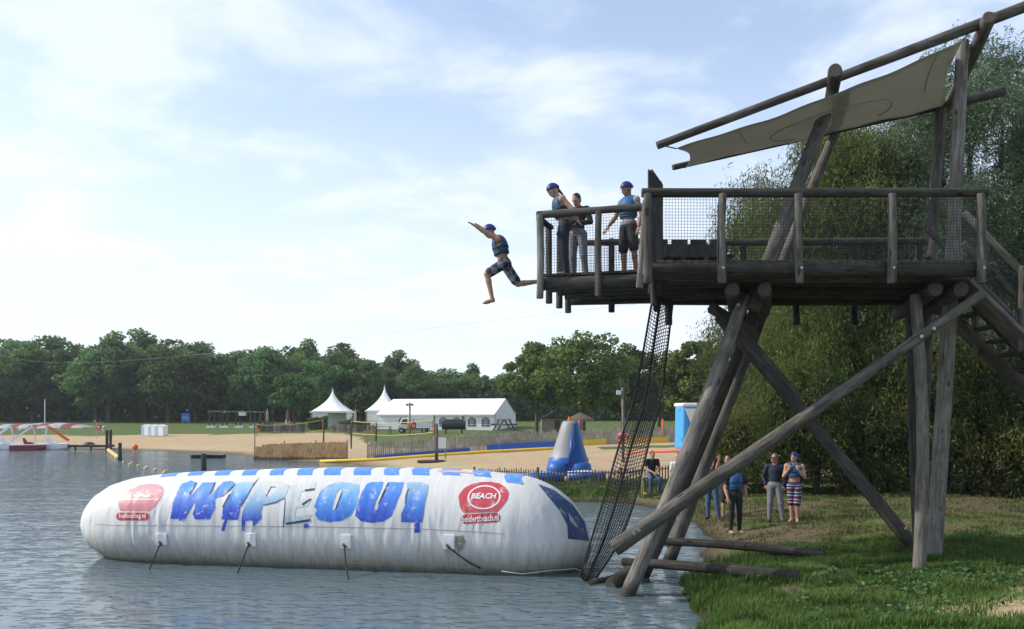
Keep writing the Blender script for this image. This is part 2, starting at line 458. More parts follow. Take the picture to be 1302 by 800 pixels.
def ground_mat():
    m, t, b, o = new_mat('ground_cover')
    a = N(t, 'ShaderNodeAttribute', attribute_name='land')
    sp = N(t, 'ShaderNodeSeparateColor', {0: a.outputs['Color']})
    g = N(t, 'ShaderNodeNewGeometry')
    n1 = N(t, 'ShaderNodeTexNoise', {'Vector': g.outputs['Position'], 'Scale': 1.1, 'Detail': 9.0, 'Roughness': 0.62})
    n2 = N(t, 'ShaderNodeTexNoise', {'Vector': g.outputs['Position'], 'Scale': 14.0, 'Detail': 6.0, 'Roughness': 0.7})
    n3 = N(t, 'ShaderNodeTexNoise', {'Vector': g.outputs['Position'], 'Scale': 0.23, 'Detail': 4.0})
    gr = N(t, 'ShaderNodeMix', {0: n1.outputs['Fac'], 6: (0.045, 0.075, 0.02, 1), 7: (0.135, 0.18, 0.05, 1)}, data_type='RGBA')
    sn = N(t, 'ShaderNodeMix', {0: n1.outputs['Fac'], 6: (0.33, 0.235, 0.135, 1), 7: (0.52, 0.40, 0.25, 1)}, data_type='RGBA')
    sn2 = N(t, 'ShaderNodeMix', {0: 0.35, 6: sn.outputs[2], 7: n3.outputs['Color']}, data_type='RGBA', blend_type='SOFT_LIGHT')
    sn2 = N(t, 'ShaderNodeMix', {0: N(t, 'ShaderNodeMapRange', {0: n2.outputs['Fac'], 1: 0.5, 2: 0.72, 3: 0.0, 4: 0.5}).outputs[0], 6: sn2.outputs[2], 7: (0.26, 0.19, 0.11, 1)}, data_type='RGBA')
    dt = N(t, 'ShaderNodeMix', {0: n2.outputs['Fac'], 6: (0.06, 0.05, 0.028, 1), 7: (0.20, 0.165, 0.10, 1)}, data_type='RGBA')
    def brk(s):
        p = N(t, 'ShaderNodeMath', {0: n1.outputs['Fac'], 1: 0.9, 2: -0.45}, operation='MULTIPLY_ADD')
        q = N(t, 'ShaderNodeMath', {0: n2.outputs['Fac'], 1: 0.6, 2: -0.3}, operation='MULTIPLY_ADD')
        r = N(t, 'ShaderNodeMath', {0: p.outputs[0], 1: q.outputs[0]}, operation='ADD')
        u = N(t, 'ShaderNodeMath', {0: s, 1: r.outputs[0]}, operation='ADD')
        return N(t, 'ShaderNodeMapRange', {0: u.outputs[0], 1: 0.35, 2: 0.62}).outputs[0]
    m1 = N(t, 'ShaderNodeMix', {0: brk(sp.outputs['Green']), 6: gr.outputs[2], 7: dt.outputs[2]}, data_type='RGBA')
    m2 = N(t, 'ShaderNodeMix', {0: brk(sp.outputs['Red']), 6: m1.outputs[2], 7: sn2.outputs[2]}, data_type='RGBA')
    # wet darker margin right at the water line
    sz = N(t, 'ShaderNodeSeparateXYZ', {0: g.outputs['Position']})
    wet = N(t, 'ShaderNodeMapRange', {0: sz.outputs['Z'], 1: 0.02, 2: 0.16, 3: 0.35, 4: 1.0})
    m3 = N(t, 'ShaderNodeMix', {0: 1.0, 6: m2.outputs[2], 7: wet.outputs[0]}, data_type='RGBA', blend_type='MULTIPLY')
    t.links.new(m3.outputs[2], b.inputs['Base Color'])
    b.inputs['Roughness'].default_value = 0.95
    b.inputs['Specular IOR Level'].default_value = 0.15
    hs = N(t, 'ShaderNodeMath', {0: n2.outputs['Fac'], 1: n1.outputs['Fac']}, operation='ADD')
    bp = N(t, 'ShaderNodeBump', {'Height': hs.outputs[0], 'Strength': 0.7, 'Distance': 0.06})
    t.links.new(bp.outputs[0], b.inputs['Normal'])
    return m
ground = link('ground', np_mesh('ground', verts, faces, True, land, 'land', [ground_mat()]))
tag(ground, 'grassy bank and sandy beach around the lake', kind='structure')

# ------------------------------------------------------------------ water
WC = 1.7
WD = 0.013
def water_mat():
    m, t, b, o = new_mat('lake_water')
    g = N(t, 'ShaderNodeNewGeometry')
    mp1 = N(t, 'ShaderNodeMapping', {'Vector': g.outputs['Position'], 'Scale': (1.0, 1.7, 1.0), 'Rotation': (0, 0, 0.25)})
    w1 = N(t, 'ShaderNodeTexNoise', {'Vector': mp1.outputs[0], 'Scale': 2.0, 'Detail': 2.5, 'Roughness': 0.45, 'Distortion': 0.5})
    mp2 = N(t, 'ShaderNodeMapping', {'Vector': g.outputs['Position'], 'Scale': (0.35, 0.9, 1.0), 'Rotation': (0, 0, -0.1)})
    w2 = N(t, 'ShaderNodeTexNoise', {'Vector': mp2.outputs[0], 'Scale': 1.5, 'Detail': 3.0, 'Roughness': 0.5})
    mp3 = N(t, 'ShaderNodeMapping', {'Vector': g.outputs['Position'], 'Scale': (1.0, 1.4, 1.0)})
    w3 = N(t, 'ShaderNodeTexNoise', {'Vector': mp3.outputs[0], 'Scale': 9.0, 'Detail': 3.0, 'Roughness': 0.5})
    gust = N(t, 'ShaderNodeTexNoise', {'Vector': g.outputs['Position'], 'Scale': 0.11, 'Detail': 3.0})
    gm = N(t, 'ShaderNodeMapRange', {0: gust.outputs['Fac'], 1: 0.35, 2: 0.65, 3: 0.40, 4: 1.35})
    s1 = N(t, 'ShaderNodeMath', {0: w2.outputs['Fac'], 1: 1.3, 2: w1.outputs['Fac']}, operation='MULTIPLY_ADD')
    s2 = N(t, 'ShaderNodeMath', {0: w3.outputs['Fac'], 1: 0.10, 2: s1.outputs[0]}, operation='MULTIPLY_ADD')
    mp4 = N(t, 'ShaderNodeMapping', {'Vector': g.outputs['Position'], 'Scale': (0.9, 2.3, 1.0), 'Rotation': (0, 0, 0.12)})
    w4 = N(t, 'ShaderNodeTexNoise', {'Vector': mp4.outputs[0], 'Scale': 2.4, 'Detail': 2.0, 'Roughness': 0.5, 'Distortion': 0.3})
    w4s = N(t, 'ShaderNodeMapRange', {0: w4.outputs['Fac'], 1: 0.50, 2: 0.66}, interpolation_type='SMOOTHSTEP')
    s2b = N(t, 'ShaderNodeMath', {0: w4s.outputs[0], 1: WC, 2: s2.outputs[0]}, operation='MULTIPLY_ADD')
    mp5 = N(t, 'ShaderNodeMapping', {'Vector': g.outputs['Position'], 'Scale': (0.22, 0.75, 1.0), 'Rotation': (0, 0, 0.2)})
    w5 = N(t, 'ShaderNodeTexNoise', {'Vector': mp5.outputs[0], 'Scale': 1.0, 'Detail': 4.0, 'Roughness': 0.6})
    s2c = N(t, 'ShaderNodeMath', {0: w5.outputs['Fac'], 1: 3.8, 2: s2b.outputs[0]}, operation='MULTIPLY_ADD')
    s3 = N(t, 'ShaderNodeMath', {0: s2c.outputs[0], 1: gm.outputs[0]}, operation='MULTIPLY')
    bp = N(t, 'ShaderNodeBump', {'Height': s3.outputs[0], 'Strength': 1.0, 'Distance': WD})
    b.inputs['Base Color'].default_value = (0.10, 0.138, 0.155, 1)
    b.inputs['Roughness'].default_value = 0.11
    b.inputs['IOR'].default_value = 1.333
    b.inputs['Specular IOR Level'].default_value = 0.5
    t.links.new(bp.outputs[0], b.inputs['Normal'])
    return m
wx = axis(-40, 10, 2.5, -420, 30, 1.25); wy = axis(0, 60, 2.5, -60, 130, 1.2)
wgx, wgy = np.meshgrid(wx, wy)
wv = np.stack([wgx.ravel(), wgy.ravel(), np.zeros(wgx.size)], 1)
wi = np.arange(wgx.size).reshape(wgx.shape)
wf = np.stack([wi[:-1, :-1].ravel(), wi[:-1, 1:].ravel(), wi[1:, 1:].ravel(), wi[1:, :-1].ravel()], 1)
water = link('water', np_mesh('water', wv, wf, True, mats=[water_mat()]))
tag(water, 'rippled grey-blue lake water', kind='structure')

# ------------------------------------------------------------------ jump tower
DZ = 5.66                                      # deck level
SH = 0.257                                     # the platform is skewed: X grows with depth
def log(name, p, q, r0, r1, parent, mat='log', n=14, seg=12, wob=0.05, bend=0.012, origin=None, seed=None):
    """a tapered, slightly crooked round timber from p to q; local Z runs along it"""
    p = Vector(p); q = Vector(q); L = (q - p).length
    rr = random.Random(seed if seed is not None else int(abs(p.x * 91 + p.z * 37 + q.x * 17 + q.y * 7) * 100))
    bx, by = rr.uniform(-1, 1) * bend * L, rr.uniform(-1, 1) * bend * L
    vs = []; fs = []; mi = []
    ph = [rr.uniform(0, 6.28) for _ in range(6)]
    for i in range(seg + 1):
        t = i / seg
        r = r0 + (r1 - r0) * t
        s = math.sin(math.pi * t)
        for k in range(n):
            a = 2 * math.pi * k / n
            rad = r * (1 + wob * (math.sin(2 * a + ph[0] + t * 2.0) + 0.7 * math.sin(3 * a + ph[1] - t * 3) + 0.8 * math.sin(t * 9 + ph[2]) * 0.6 + rr.uniform(-.35, .35)))
            vs.append((bx * s + rad * math.cos(a), by * s + rad * math.sin(a), L * t))
    for i in range(seg):
        for k in range(n):
            k2 = (k + 1) % n
            fs.append((i * n + k, i * n + k2, (i + 1) * n + k2, (i + 1) * n + k)); mi.append(0)
    # bevelled, cut ends
    for base, z, sgn in ((0, -0.012, -1), (seg * n, L + 0.012, 1)):
        m0 = len(vs)
        for k in range(n):
            x, y, _ = vs[base + k]; vs.append((x * 0.86, y * 0.86, z))
        for k in range(n):
            k2 = (k + 1) % n
            f = (base + k, base + k2, m0 + k2, m0 + k)
            fs.append(f if sgn > 0 else f[::-1]); mi.append(0)
        f = tuple(m0 + k for k in range(n)); fs.append(f if sgn > 0 else f[::-1]); mi.append(1)
    me = bpy.data.meshes.new(name); me.from_pydata(vs, [], fs)
    me.polygons.foreach_set('material_index', mi)
    me.polygons.foreach_set('use_smooth', [m == 0 for m in mi])
    me.update()
    o = (parent.location if parent is not None else Vector((0, 0, 0)))
    return link(name, me, [M[mat], M['end']], parent, p - o, (q - p).to_track_quat('Z', 'Y'))

def board(name, p, q, w, h, parent, mat='plank', up=(0, 0, 1)):
    """a sawn board from p to q; local Z along it"""
    p = Vector(p); q = Vector(q); L = (q - p).length
    d = (q - p).normalized(); up = Vector(up)
    xa = d.cross(up).normalized()
    ya = d.cross(xa).normalized()
    mb = MB(); mb.box((0, 0, L / 2), (w, h, L))
    o = mb.build(name, M[mat], parent)
    base = parent.location if parent is not None else Vector((0, 0, 0))
    o.location = p - base
    o.rotation_mode = 'QUATERNION'
    o.rotation_quaternion = Matrix((xa, ya, d)).transposed().to_quaternion()
    return o

TW = thing('jump_tower', 'tall weathered log jump tower with railed platform standing at the water edge', 'tower', (5.2, 15.2, 0.0))
def sx(x, y): return x + (y - 13.5) * SH      # platform coordinates to world X

# --- legs
log('leg', (1.66, 14.25, -0.7), (4.22, 14.95, 5.3), 0.128, 0.112, TW, 'pale_log', seg=14)
log('leg', (2.22, 15.9, -0.7), (4.78, 16.1, 5.3), 0.105, 0.095, TW, 'dark_log', seg=14)
log('leg', (2.98, 17.4, -0.8), (5.2, 17.1, 5.3), 0.135, 0.115, TW, 'log', seg=14)
log('leg', (6.88, 14.0, gz(6.88, 14.0) - 0.4), (6.98, 14.3, 5.2), 0.115, 0.09, TW, 'pale_log', seg=14, bend=0.02)
log('leg', (7.76, 15.25, gz(7.76, 15.25) - 0.4), (7.96, 14.6, 9.74), 0.15, 0.11, TW, 'pale_log', seg=18, bend=0.006)
log('leg', (8.08, 16.4, gz(8.08, 16.4) - 0.4), (8.70, 16.75, 9.34), 0.115, 0.10, TW, 'log', seg=18, bend=0.006)
log('leg', (7.86, 15.9, gz(7.86, 15.9) - 0.4), (7.70, 15.9, 5.25), 0.12, 0.11, TW, 'dark_log', seg=10)
# --- braces
log('brace', at(781, 697, 13.95), at(1250, 373, 13.35), 0.142, 0.068, TW, 'log', seg=16, bend=0.004)
log('brace', at(914, 402, 15.2), at(1158, 690, 14.5), 0.105, 0.12, TW, 'dark_log', seg=14)
log('brace', at(934, 412, 15.7), at(1012, 506, 15.45), 0.10, 0.11, TW, 'log')
log('brace', at(905, 392, 15.4), at(960, 425, 15.9), 0.11, 0.10, TW, 'log')
# --- low ties from the legs to the bank
log('tie_log', (2.95, 17.5, 0.47), (5.95, 15.75, 0.47), 0.08, 0.09, TW, 'dark_log')
log('tie_log', (2.1, 15.6, 0.36), (4.75, 13.75, 0.44), 0.08, 0.10, TW, 'dark_log')
log('tie_log', (1.80, 15.02, 0.02), (2.45, 15.75, 0.30), 0.13, 0.12, TW, 'log', seg=5)
# --- upper posts and roof logs
log('roof_post', (4.36, 15.0, 5.05), at(1049, 146, 15.3), 0.135, 0.12, TW, 'log', seg=12)
log('roof_post', (5.2, 17.1, 5.2), at(1064, 165, 16.7), 0.11, 0.10, TW, 'log', seg=10)
log('rafter', at(1062, 90, 13.75), at(1045, 166, 16.75), 0.115, 0.105, TW, 'dark_log')
log('rafter', at(1258, 22, 13.75), at(1203, 138, 17.0), 0.11, 0.10, TW, 'log')
log('ridge_log', at(836, 185, 14.75), at(1345, -7, 13.9), 0.072, 0.095, TW, 'log', seg=18, bend=0.006)
log('eave_log', at(856, 213, 16.2), at(1275, 117, 17.1), 0.06, 0.09, TW, 'dark_log', seg=16, bend=0.004)
# --- cross logs under the joists
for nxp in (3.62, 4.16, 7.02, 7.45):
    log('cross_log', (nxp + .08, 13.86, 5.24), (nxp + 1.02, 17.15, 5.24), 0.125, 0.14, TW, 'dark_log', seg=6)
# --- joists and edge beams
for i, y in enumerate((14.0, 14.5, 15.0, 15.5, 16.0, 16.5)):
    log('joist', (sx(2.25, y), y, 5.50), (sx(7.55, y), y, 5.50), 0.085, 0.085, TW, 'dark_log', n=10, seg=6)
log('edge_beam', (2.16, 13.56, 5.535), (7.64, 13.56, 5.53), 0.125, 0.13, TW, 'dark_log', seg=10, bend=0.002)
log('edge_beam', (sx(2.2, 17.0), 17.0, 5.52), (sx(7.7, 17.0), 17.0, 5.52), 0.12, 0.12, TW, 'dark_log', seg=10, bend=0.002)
# --- deck planks, running front to back
NP = 38; pw = 5.42 / NP
for i in range(NP):
    x0 = 2.2 + pw * (i + 0.5)
    board('deck_plank', (x0, 13.46, 5.635 + random.uniform(-.004, .004)), (sx(x0, 17.05), 17.08 + random.uniform(-.03, .05), 5.635), pw - 0.012, 0.045, TW)
# --- railing of the main platform
def post(x, y, zlo, zhi, r, m='pale_log', name='rail_post', lean=(0, 0)):
    return log(name, (x, y, zlo), (x + lean[0], y + lean[1], zhi), r * 1.04, r * 0.96, TW, m, n=12, seg=6)
yr = 13.40
for x, m in ((2.20, 'log'), (3.40, 'log'), (4.66, 'log'), (6.15, 'log'), (7.60, 'log')):
    post(x, yr - 0.03, 5.27, 6.70, 0.066, m, lean=(random.uniform(-.03, .03), 0))
log('top_rail', (2.12, yr + 0.03, 6.74), (7.72, yr + 0.02, 6.745), 0.072, 0.068, TW, 'dark_log', seg=14, bend=0.001)
yb = 17.05
for x in (2.35, 3.9, 5.0, 6.2, 7.55):
    post(sx(x, yb), yb + 0.12, 5.02, 6.66, 0.07, 'dark_log')
log('top_rail', (sx(3.2, yb), yb + 0.05, 6.70), (sx(7.7, yb), yb + 0.05, 6.74), 0.07, 0.07, TW, 'dark_log', seg=12, bend=0.002)
# mid rail on the shore side, broken short as it stands
log('mid_rail', (sx(2.3, yb), yb + 0.0, 6.12), (sx(4.2, yb), yb + 0.0, 6.12), 0.05, 0.05, TW, 'dark_log')
# tall pointed boards at the step to the jump deck
pb = MB((0, 0, 0))
def pointed(x, y, w, th, z0, z1, zt, rz):
    b = MB(); hw = w / 2
    b.prism([(-hw, -th / 2, z0), (hw, -th / 2, z0), (hw, -th / 2, zt), (-hw, -th / 2, z1)], (0, th, 0))
    o = b.build('pointed_board', M['dark_log'], TW); o.location = Vector((x, y, 0)) - TW.location; o.rotation_euler = (0, 0, rz)
pointed(2.50, 14.45, 0.24, 0.06, 5.25, 7.42, 7.20, 0.15)
pointed(2.56, 14.62, 0.24, 0.06, 5.25, 7.46, 7.22, 0.5)
log('rail_post', (2.12, 13.72, 5.25), (2.20, 13.62, 6.66), 0.06, 0.05, TW, 'pale_log')
log('rail_post', (2.42, 14.1, 5.0), (2.38, 14.1, 5.6), 0.05, 0.05, TW, 'dark_log')

# --- jump deck (the low wing on the left)
WA, WB, WC, WD = Vector((0.57, 14.95, 5.66)), Vector((2.42, 14.45, 5.66)), Vector((3.02, 16.6, 5.66)), Vector((1.22, 16.85, 5.66))
def wq(u, v, z=0.0):
    return (WA.lerp(WB, u)).lerp(WD.lerp(WC, u), v) + Vector((0, 0, z))
for i in range(14):
    u = (i + 0.5) / 14
    board('deck_plank', wq(u, -0.01, 0.0), wq(u, 1.01, 0.0), 0.118, 0.045, TW)
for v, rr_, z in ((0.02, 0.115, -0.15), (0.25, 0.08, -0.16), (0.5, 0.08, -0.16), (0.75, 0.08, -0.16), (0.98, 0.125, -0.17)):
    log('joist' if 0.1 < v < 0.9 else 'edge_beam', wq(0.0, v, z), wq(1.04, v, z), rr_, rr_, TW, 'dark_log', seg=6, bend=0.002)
def wpost(u, v, zl=-0.42, zh=1.06, r=0.062, m='log', off=(0, 0)):
    p = wq(u, v); p += Vector((off[0], off[1], 0))
    return log('rail_post', p + Vector((0, 0, zl)), p + Vector((0, 0, zh)), r * 1.04, r * 0.96, TW, m, n=12, seg=5)
wpost(0.0, 0.0, m='pale_log', off=(-0.07, -0.09)); wpost(0.0, 0.30, off=(-0.07, 0), zh=0.96); wpost(0.0, 0.66, off=(-0.07, 0), zh=0.96); wpost(0.0, 1.0, off=(-0.07, 0.08))
wpost(0.52, 0.0, off=(0, -0.10)); wpost(0.45, 1.0, off=(0, 0.1), m='dark_log'); wpost(0.95, 1.0, off=(0, 0.1), m='dark_log')
log('top_rail', wq(-0.06, 0.0, 1.09) + Vector((0, -0.05, 0)), wq(0.96, 0.0, 1.09) + Vector((0, -0.03, 0.02)), 0.072, 0.068, TW, 'log', seg=8, bend=0.004)
log('top_rail', wq(-0.03, -0.04, 1.02), wq(-0.03, 0.34, 1.02), 0.058, 0.055, TW, 'dark_log', seg=5)
log('top_rail', wq(-0.03, 0.62, 1.02), wq(-0.03, 1.05, 1.02), 0.058, 0.055, TW, 'dark_log', seg=5)
log('top_rail', wq(0.0, 1.03, 1.0), wq(1.0, 1.03, 1.0), 0.065, 0.065, TW, 'dark_log', seg=8)

# --- netting on the rails
def net_panel(p00, p10, p01, p11, du, dv, r, parent, name='rail_net', mat='net', sag=0.0):
    """a rope net between four corners (p00-p10 along the foot, p01-p11 along the head)"""
    p00, p10, p01, p11 = map(Vector, (p00, p10, p01, p11))
    nu = max(2, int(((p10 - p00).length) / du)); nv = max(2, int((p01 - p00).length / dv))
    nrm = (p10 - p00).cross(p01 - p00).normalized()
    ph = random.uniform(0, 6)
    def S(u, v):
        w = 0.016 * math.sin(9 * u + 5 * v + ph) + 0.01 * math.sin(23 * u - 11 * v)
        return (p00.lerp(p10, u)).lerp(p01.lerp(p11, u), v) + nrm * w * math.sin(math.pi * v) - Vector((0, 0, sag * math.sin(math.pi * u) * v))
    mb = MB(parent.location)
    for i in range(nu + 1):
        mb.tube([S(i / nu, k / 3) for k in range(4)], r, 3, False)
    k_ = max(2, nu // 8)
    for j in range(nv + 1):
        mb.tube([S(k / k_, j / nv) for k in range(k_ + 1)], r, 3, False)
    o = mb.build(name, M[mat], parent); o['kind'] = 'stuff'
    return o
e = 0.05
net_panel((2.2, yr, DZ + .02), (7.62, yr, DZ + .02), (2.2, yr, 6.68), (7.62, yr, 6.68), e, e, 0.0038, TW, sag=0.02)
net_panel((sx(2.3, yb), yb, DZ), (sx(7.7, yb), yb, DZ), (sx(2.3, yb), yb, 6.66), (sx(7.7, yb), yb, 6.66), 0.06, 0.06, 0.0042, TW, sag=0.02)
net_panel(wq(0, 0, .02), wq(0.98, 0, .02), wq(0, 0, 1.04), wq(0.96, 0, 1.04), e, e, 0.0038, TW, sag=0.02)
net_panel(wq(0, 1, .02), wq(1, 1, .02), wq(0, 1, 0.98), wq(1, 1, 0.98), e, e, 0.004, TW, sag=0.02)
net_panel(wq(-0.02, 0, .02), wq(-0.02, 0.3, .02), wq(-0.02, 0, 1.0), wq(-0.02, 0.3, 1.0), e, e, 0.004, TW)
net_panel(wq(-0.02, 0.66, .02), wq(-0.02, 1, .02), wq(-0.02, 0.66, 1.0), wq(-0.02, 1, 1.0), e, e, 0.004, TW)

# --- stairs going down to the bank on the right
SY0, SY1 = 14.25, 15.5
ST, SB = Vector((7.78, 0, 5.55)), Vector((12.6, 0, gz(12.6, 14.9)))
for y in (SY0, SY1):
    board('stair_stringer', (ST.x, y, ST.z - 0.12), (SB.x, y, SB.z), 0.07, 0.50, TW, 'log', up=(0, 1, 0))
    log('stair_rail', (ST.x + 0.02, y, 6.62), (SB.x, y, SB.z + 1.1), 0.06, 0.06, TW, 'log', seg=8)
    log('stair_rail', (ST.x + 0.02, y, 6.10), (SB.x, y, SB.z + 0.62), 0.05, 0.05, TW, 'dark_log', seg=8)
    for t in (0.2, 0.5, 0.8, 1.0):
        c = ST.lerp(SB, t)
        log('rail_post', (c.x, y + (-0.08 if y == SY0 else .08), c.z - 0.35), (c.x, y + (-0.08 if y == SY0 else .08), c.z + 1.1), 0.06, 0.055, TW, 'log', n=10, seg=4)
for i in range(20):
    c = ST.lerp(SB, (i + 0.7) / 20.5)
    board('stair_tread', (c.x, SY0 + 0.04, c.z + 0.05), (c.x, SY1 - 0.04, c.z + 0.05), 0.05, 0.24, TW, 'plank', up=(1, 0, 0))
net_panel((ST.x, SY0 + .05, 5.6), (SB.x, SY0 + .05, SB.z), (ST.x, SY0 + .05, 6.6), (SB.x, SY0 + .05, SB.z + 1.05), 0.07, 0.07, 0.005, TW)

# bolts where posts meet the edge beam
for x in (3.40, 4.66, 6.15, 7.60):
    mb = MB(TW.location); mb.tube([(x, yr - 0.115, 5.50), (x, yr - 0.085, 5.50)], 0.022, 8); mb.build('bolt', M['steel'], TW)

# bolt heads and plates where the big timbers cross
for p in (at(806, 678, 13.78), at(812, 674, 13.78), at(1186, 418, 13.30), at(1170, 428, 13.35), at(1152, 672, 14.30), at(938, 388, 14.72)):
    mb = MB(TW.location); mb.tube([p, p + Vector((0, -.05, 0))], .03, 8); mb.build('bolt', M['steel'], TW)

# --- shade sail, slung between the roof logs
def sail():
    a, b = at(860, 189, 14.7), at(1224, 52, 14.0)        # upper edge
    c, d = at(872, 212, 16.1), at(1204, 136, 16.95)      # lower edge, on the eave log
    n, k = 36, 14; vs = []; fs = []
    for i in range(n + 1):
        u = i / n
        for j in range(k + 1):
            v = j / k
            cu = u + (0.03 * math.sin(math.pi * v)) * (1 - u) - 0.03 * math.sin(math.pi * v) * u    # ends curve inwards
            p = a.lerp(b, cu).lerp(c.lerp(d, cu), v)
            p.z -= 0.10 * math.sin(math.pi * u) * (1 - v) + 0.03 * math.sin(math.pi * v) * math.sin(math.pi * u)
            p.z += 0.012 * math.sin(14 * u + 5 * v) + 0.01 * math.sin(31 * u - 9 * v)
            vs.append(p)
    for i in range(n):
        for j in range(k):
            q = i * (k + 1) + j
            fs.append((q, q + 1, q + k + 2, q + k + 1))
    return a, vs, fs
a0, vs, fs = sail()
SL = thing('shade_sail', 'faded beige canvas shade sail slung under the sloping roof logs of the tower', 'shade sail', a0)
me = bpy.data.meshes.new('canvas'); me.from_pydata([v - a0 for v in vs], [], fs); me.shade_smooth()
cv = link('canvas', me, M['canvas'], SL)
md = cv.modifiers.new('thick', 'SOLIDIFY'); md.thickness = 0.006
k1 = 15
def sail_pt(u, v, dz=-0.012):
    fi, fj = u * 36, v * 14; i = min(35, int(fi)); j = min(13, int(fj)); fi -= i; fj -= j
    return (vs[i * k1 + j].lerp(vs[(i + 1) * k1 + j], fi)).lerp(vs[i * k1 + j + 1].lerp(vs[(i + 1) * k1 + j + 1], fi), fj) + Vector((0, 0, dz))
for u in (0.22, 0.56, 0.92):
    mb = MB(a0); mb.tube([sail_pt(u, v) for v in np.linspace(0.05, 0.6, 9)], 0.007, 5); mb.build('seam', simple('seam_thread', (0.22, 0.20, 0.165), 0.9), SL)
M['stain'] = simple('canvas_stain', (0.33, 0.305, 0.25), 0.95, 0.2, 5)
mb = MB(a0); mb.tube([sail_pt(0.55 + 0.24 * math.cos(t), 0.62 + 0.3 * math.sin(t), -0.010) for t in np.linspace(2.2, 7.0, 60)], 0.011, 5); mb.build('stain', M['stain'], SL)
for (p, q) in ((vs[0], at(842, 185, 14.75)), (vs[14], at(858, 213, 16.2)), (vs[36 * k1], at(1232, 42, 14.2)), (vs[36 * k1 + 14], at(1206, 133, 17.0))):
    mb = MB(a0); mb.tube([p, Vector(q)], 0.012, 5); mb.build('lashing', M['rope_dark'], SL)

# --- plank bench on the platform
BN = thing('plank_bench', 'low dark plank bench with notched backrest on the tower platform', 'bench', (3.35, 15.6, DZ))
bm_ = [('seat', (0.0, -0.25, 0.40), (1.45, 0.38, 0.05)), ('backrest', (0.0, 0.0, 0.60), (1.42, 0.05, 0.20))]
for nme, c, s in bm_:
    MB().box(c, s).build(nme, M['dark_log'], BN, bevel=0.006)
for k, x in enumerate((-0.56, -0.19, 0.17, 0.54)):
    MB().box((x, 0.0, 0.745), (0.30, 0.05, 0.085)).build('back_slat', M['dark_log'], BN, bevel=0.005)
for x in (-0.62, -0.2, 0.22, 0.62):
    MB().box((x, -0.02, 0.25), (0.20, 0.045, 0.50)).build('leg', M['dark_log'], BN, bevel=0.005)
    MB().box((x, -0.40, 0.19), (0.09, 0.07, 0.375)).build('leg', M['dark_log'], BN, bevel=0.005)

# --- cargo net hanging from the tower into the water
CN0 = Vector((1.7, 16.0, -0.1))
CN = thing('cargo_net', 'long black rope climbing net hanging from the tower down into the water', 'net', CN0)
LE = [at(831, 372, 15.5), at(819, 440, 15.5), at(806, 508, 15.45), at(789, 560, 15.45), at(766, 640, 15.4), at(749, 695, 15.4), at(737, 733, 15.4)]
RE = [at(857, 372, 16.7), at(849, 440, 16.7), at(840, 508, 16.65), at(826, 560, 16.6), at(806, 640, 16.4), at(784, 695, 16.2), at(756, 738, 15.9)]
def along(P, v):
    f = v * (len(P) - 1); i = min(len(P) - 2, int(f)); t = f - i
    p0, p1, p2, p3 = P[max(0, i - 1)], P[i], P[i + 1], P[min(len(P) - 1, i + 2)]
    return 0.5 * ((2 * p1) + (p2 - p0) * t + (2 * p0 - 5 * p1 + 4 * p2 - p3) * t * t + (3 * p1 - p0 - 3 * p2 + p3) * t ** 3)
def cn(u, v):
    p = along(LE, v).lerp(along(RE, v), u)
    fold = 0.16 * math.sin(math.pi * u / 0.35) if u < 0.35 else -0.20 * math.sin(math.pi * (u - 0.35) / 0.65)
    p.y += 0.55 * fold; p.x += 0.22 * fold
    p.z -= 0.10 * math.sin(math.pi * u) + 0.16 * fold
    return p
NV = 104
us = [0] + [(k + .5) / 23 for k in range(23)] + [1]
mb = MB(CN0)
for j in range(NV + 1):
    v = j / NV
    mb.tube([cn(u, v) + Vector((0, 0, (0.02 if k % 2 else -0.02))) for k, u in enumerate(us)], 0.0065, 4, False)
for k, u in enumerate(us):
    if k % 2 == 0:
        mb.tube([cn(u, v) for v in np.linspace(0, 1, 26)], 0.0065, 4, False)
o = mb.build('mesh_ropes', M['rope_dark'], CN); o['kind'] = 'stuff'
for u in (0.0, 0.35, 1.0):
    mb = MB(CN0); mb.tube([cn(u, v) for v in np.linspace(0, 1, 26)], 0.020, 6); mb.build('border_rope', M['rope_dark'], CN)
for (a, b) in (((1.40, 15.25, -0.05), (2.35, 16.1, 0.03)),):
    log('spreader_log', a, b, 0.10, 0.10, CN, 'dark_log', seg=5)

# thin steel cable that runs from the tower across the lake
CB = at(812, 386, 17.2)
mb = MB(CB); e_ = at(-60, 424, 150)
mb.tube([CB.lerp(e_, t) - Vector((0, 0, 3.0 * math.sin(math.pi * t))) for t in np.linspace(0, 1, 40)], [0.003 + 0.003 * t for t in np.linspace(0, 1, 40)], 5)
cab = mb.build('cable', M['steel'])
cab.location = CB
tag(cab, 'thin steel cable strung from the tower high across the lake', 'cable')

# ------------------------------------------------------------------ the big air cushion on the water
BL, BR = Vector((-9.66, 18.82, 0)), Vector((1.62, 16.85, 0))
BLEN = (BR - BL).length
BU = (BR - BL).normalized()                   # along the cushion
BV = Vector((-BU.y, BU.x, 0)) * -1            # towards the camera side
if BV.y > 0: BV = -BV
S_T = np.array([0, .06, .2, .45, .8, 1.25, 1.75, 2.4, 3.4, 4.8, 6.2, 7.8, 8.8, 9.5, 10.1, 10.6, 11.0, 11.3, 11.48, 11.58, 11.64])
S_T = S_T / S_T[-1] * BLEN
Z_T = np.array([.70, .95, 1.17, 1.40, 1.60, 1.73, 1.80, 1.86, 1.91, 1.97, 2.01, 2.02, 2.00, 1.96, 1.88, 1.76, 1.28, 1.02, .84, .74, .62])
Z_B = np.array([.70, .48, .28, .08, -.10, -.22, -.28, -.30, -.33, -.35, -.35, -.35, -.35, -.35, -.32, -.26, -.16, .0, .16, .34, .62])
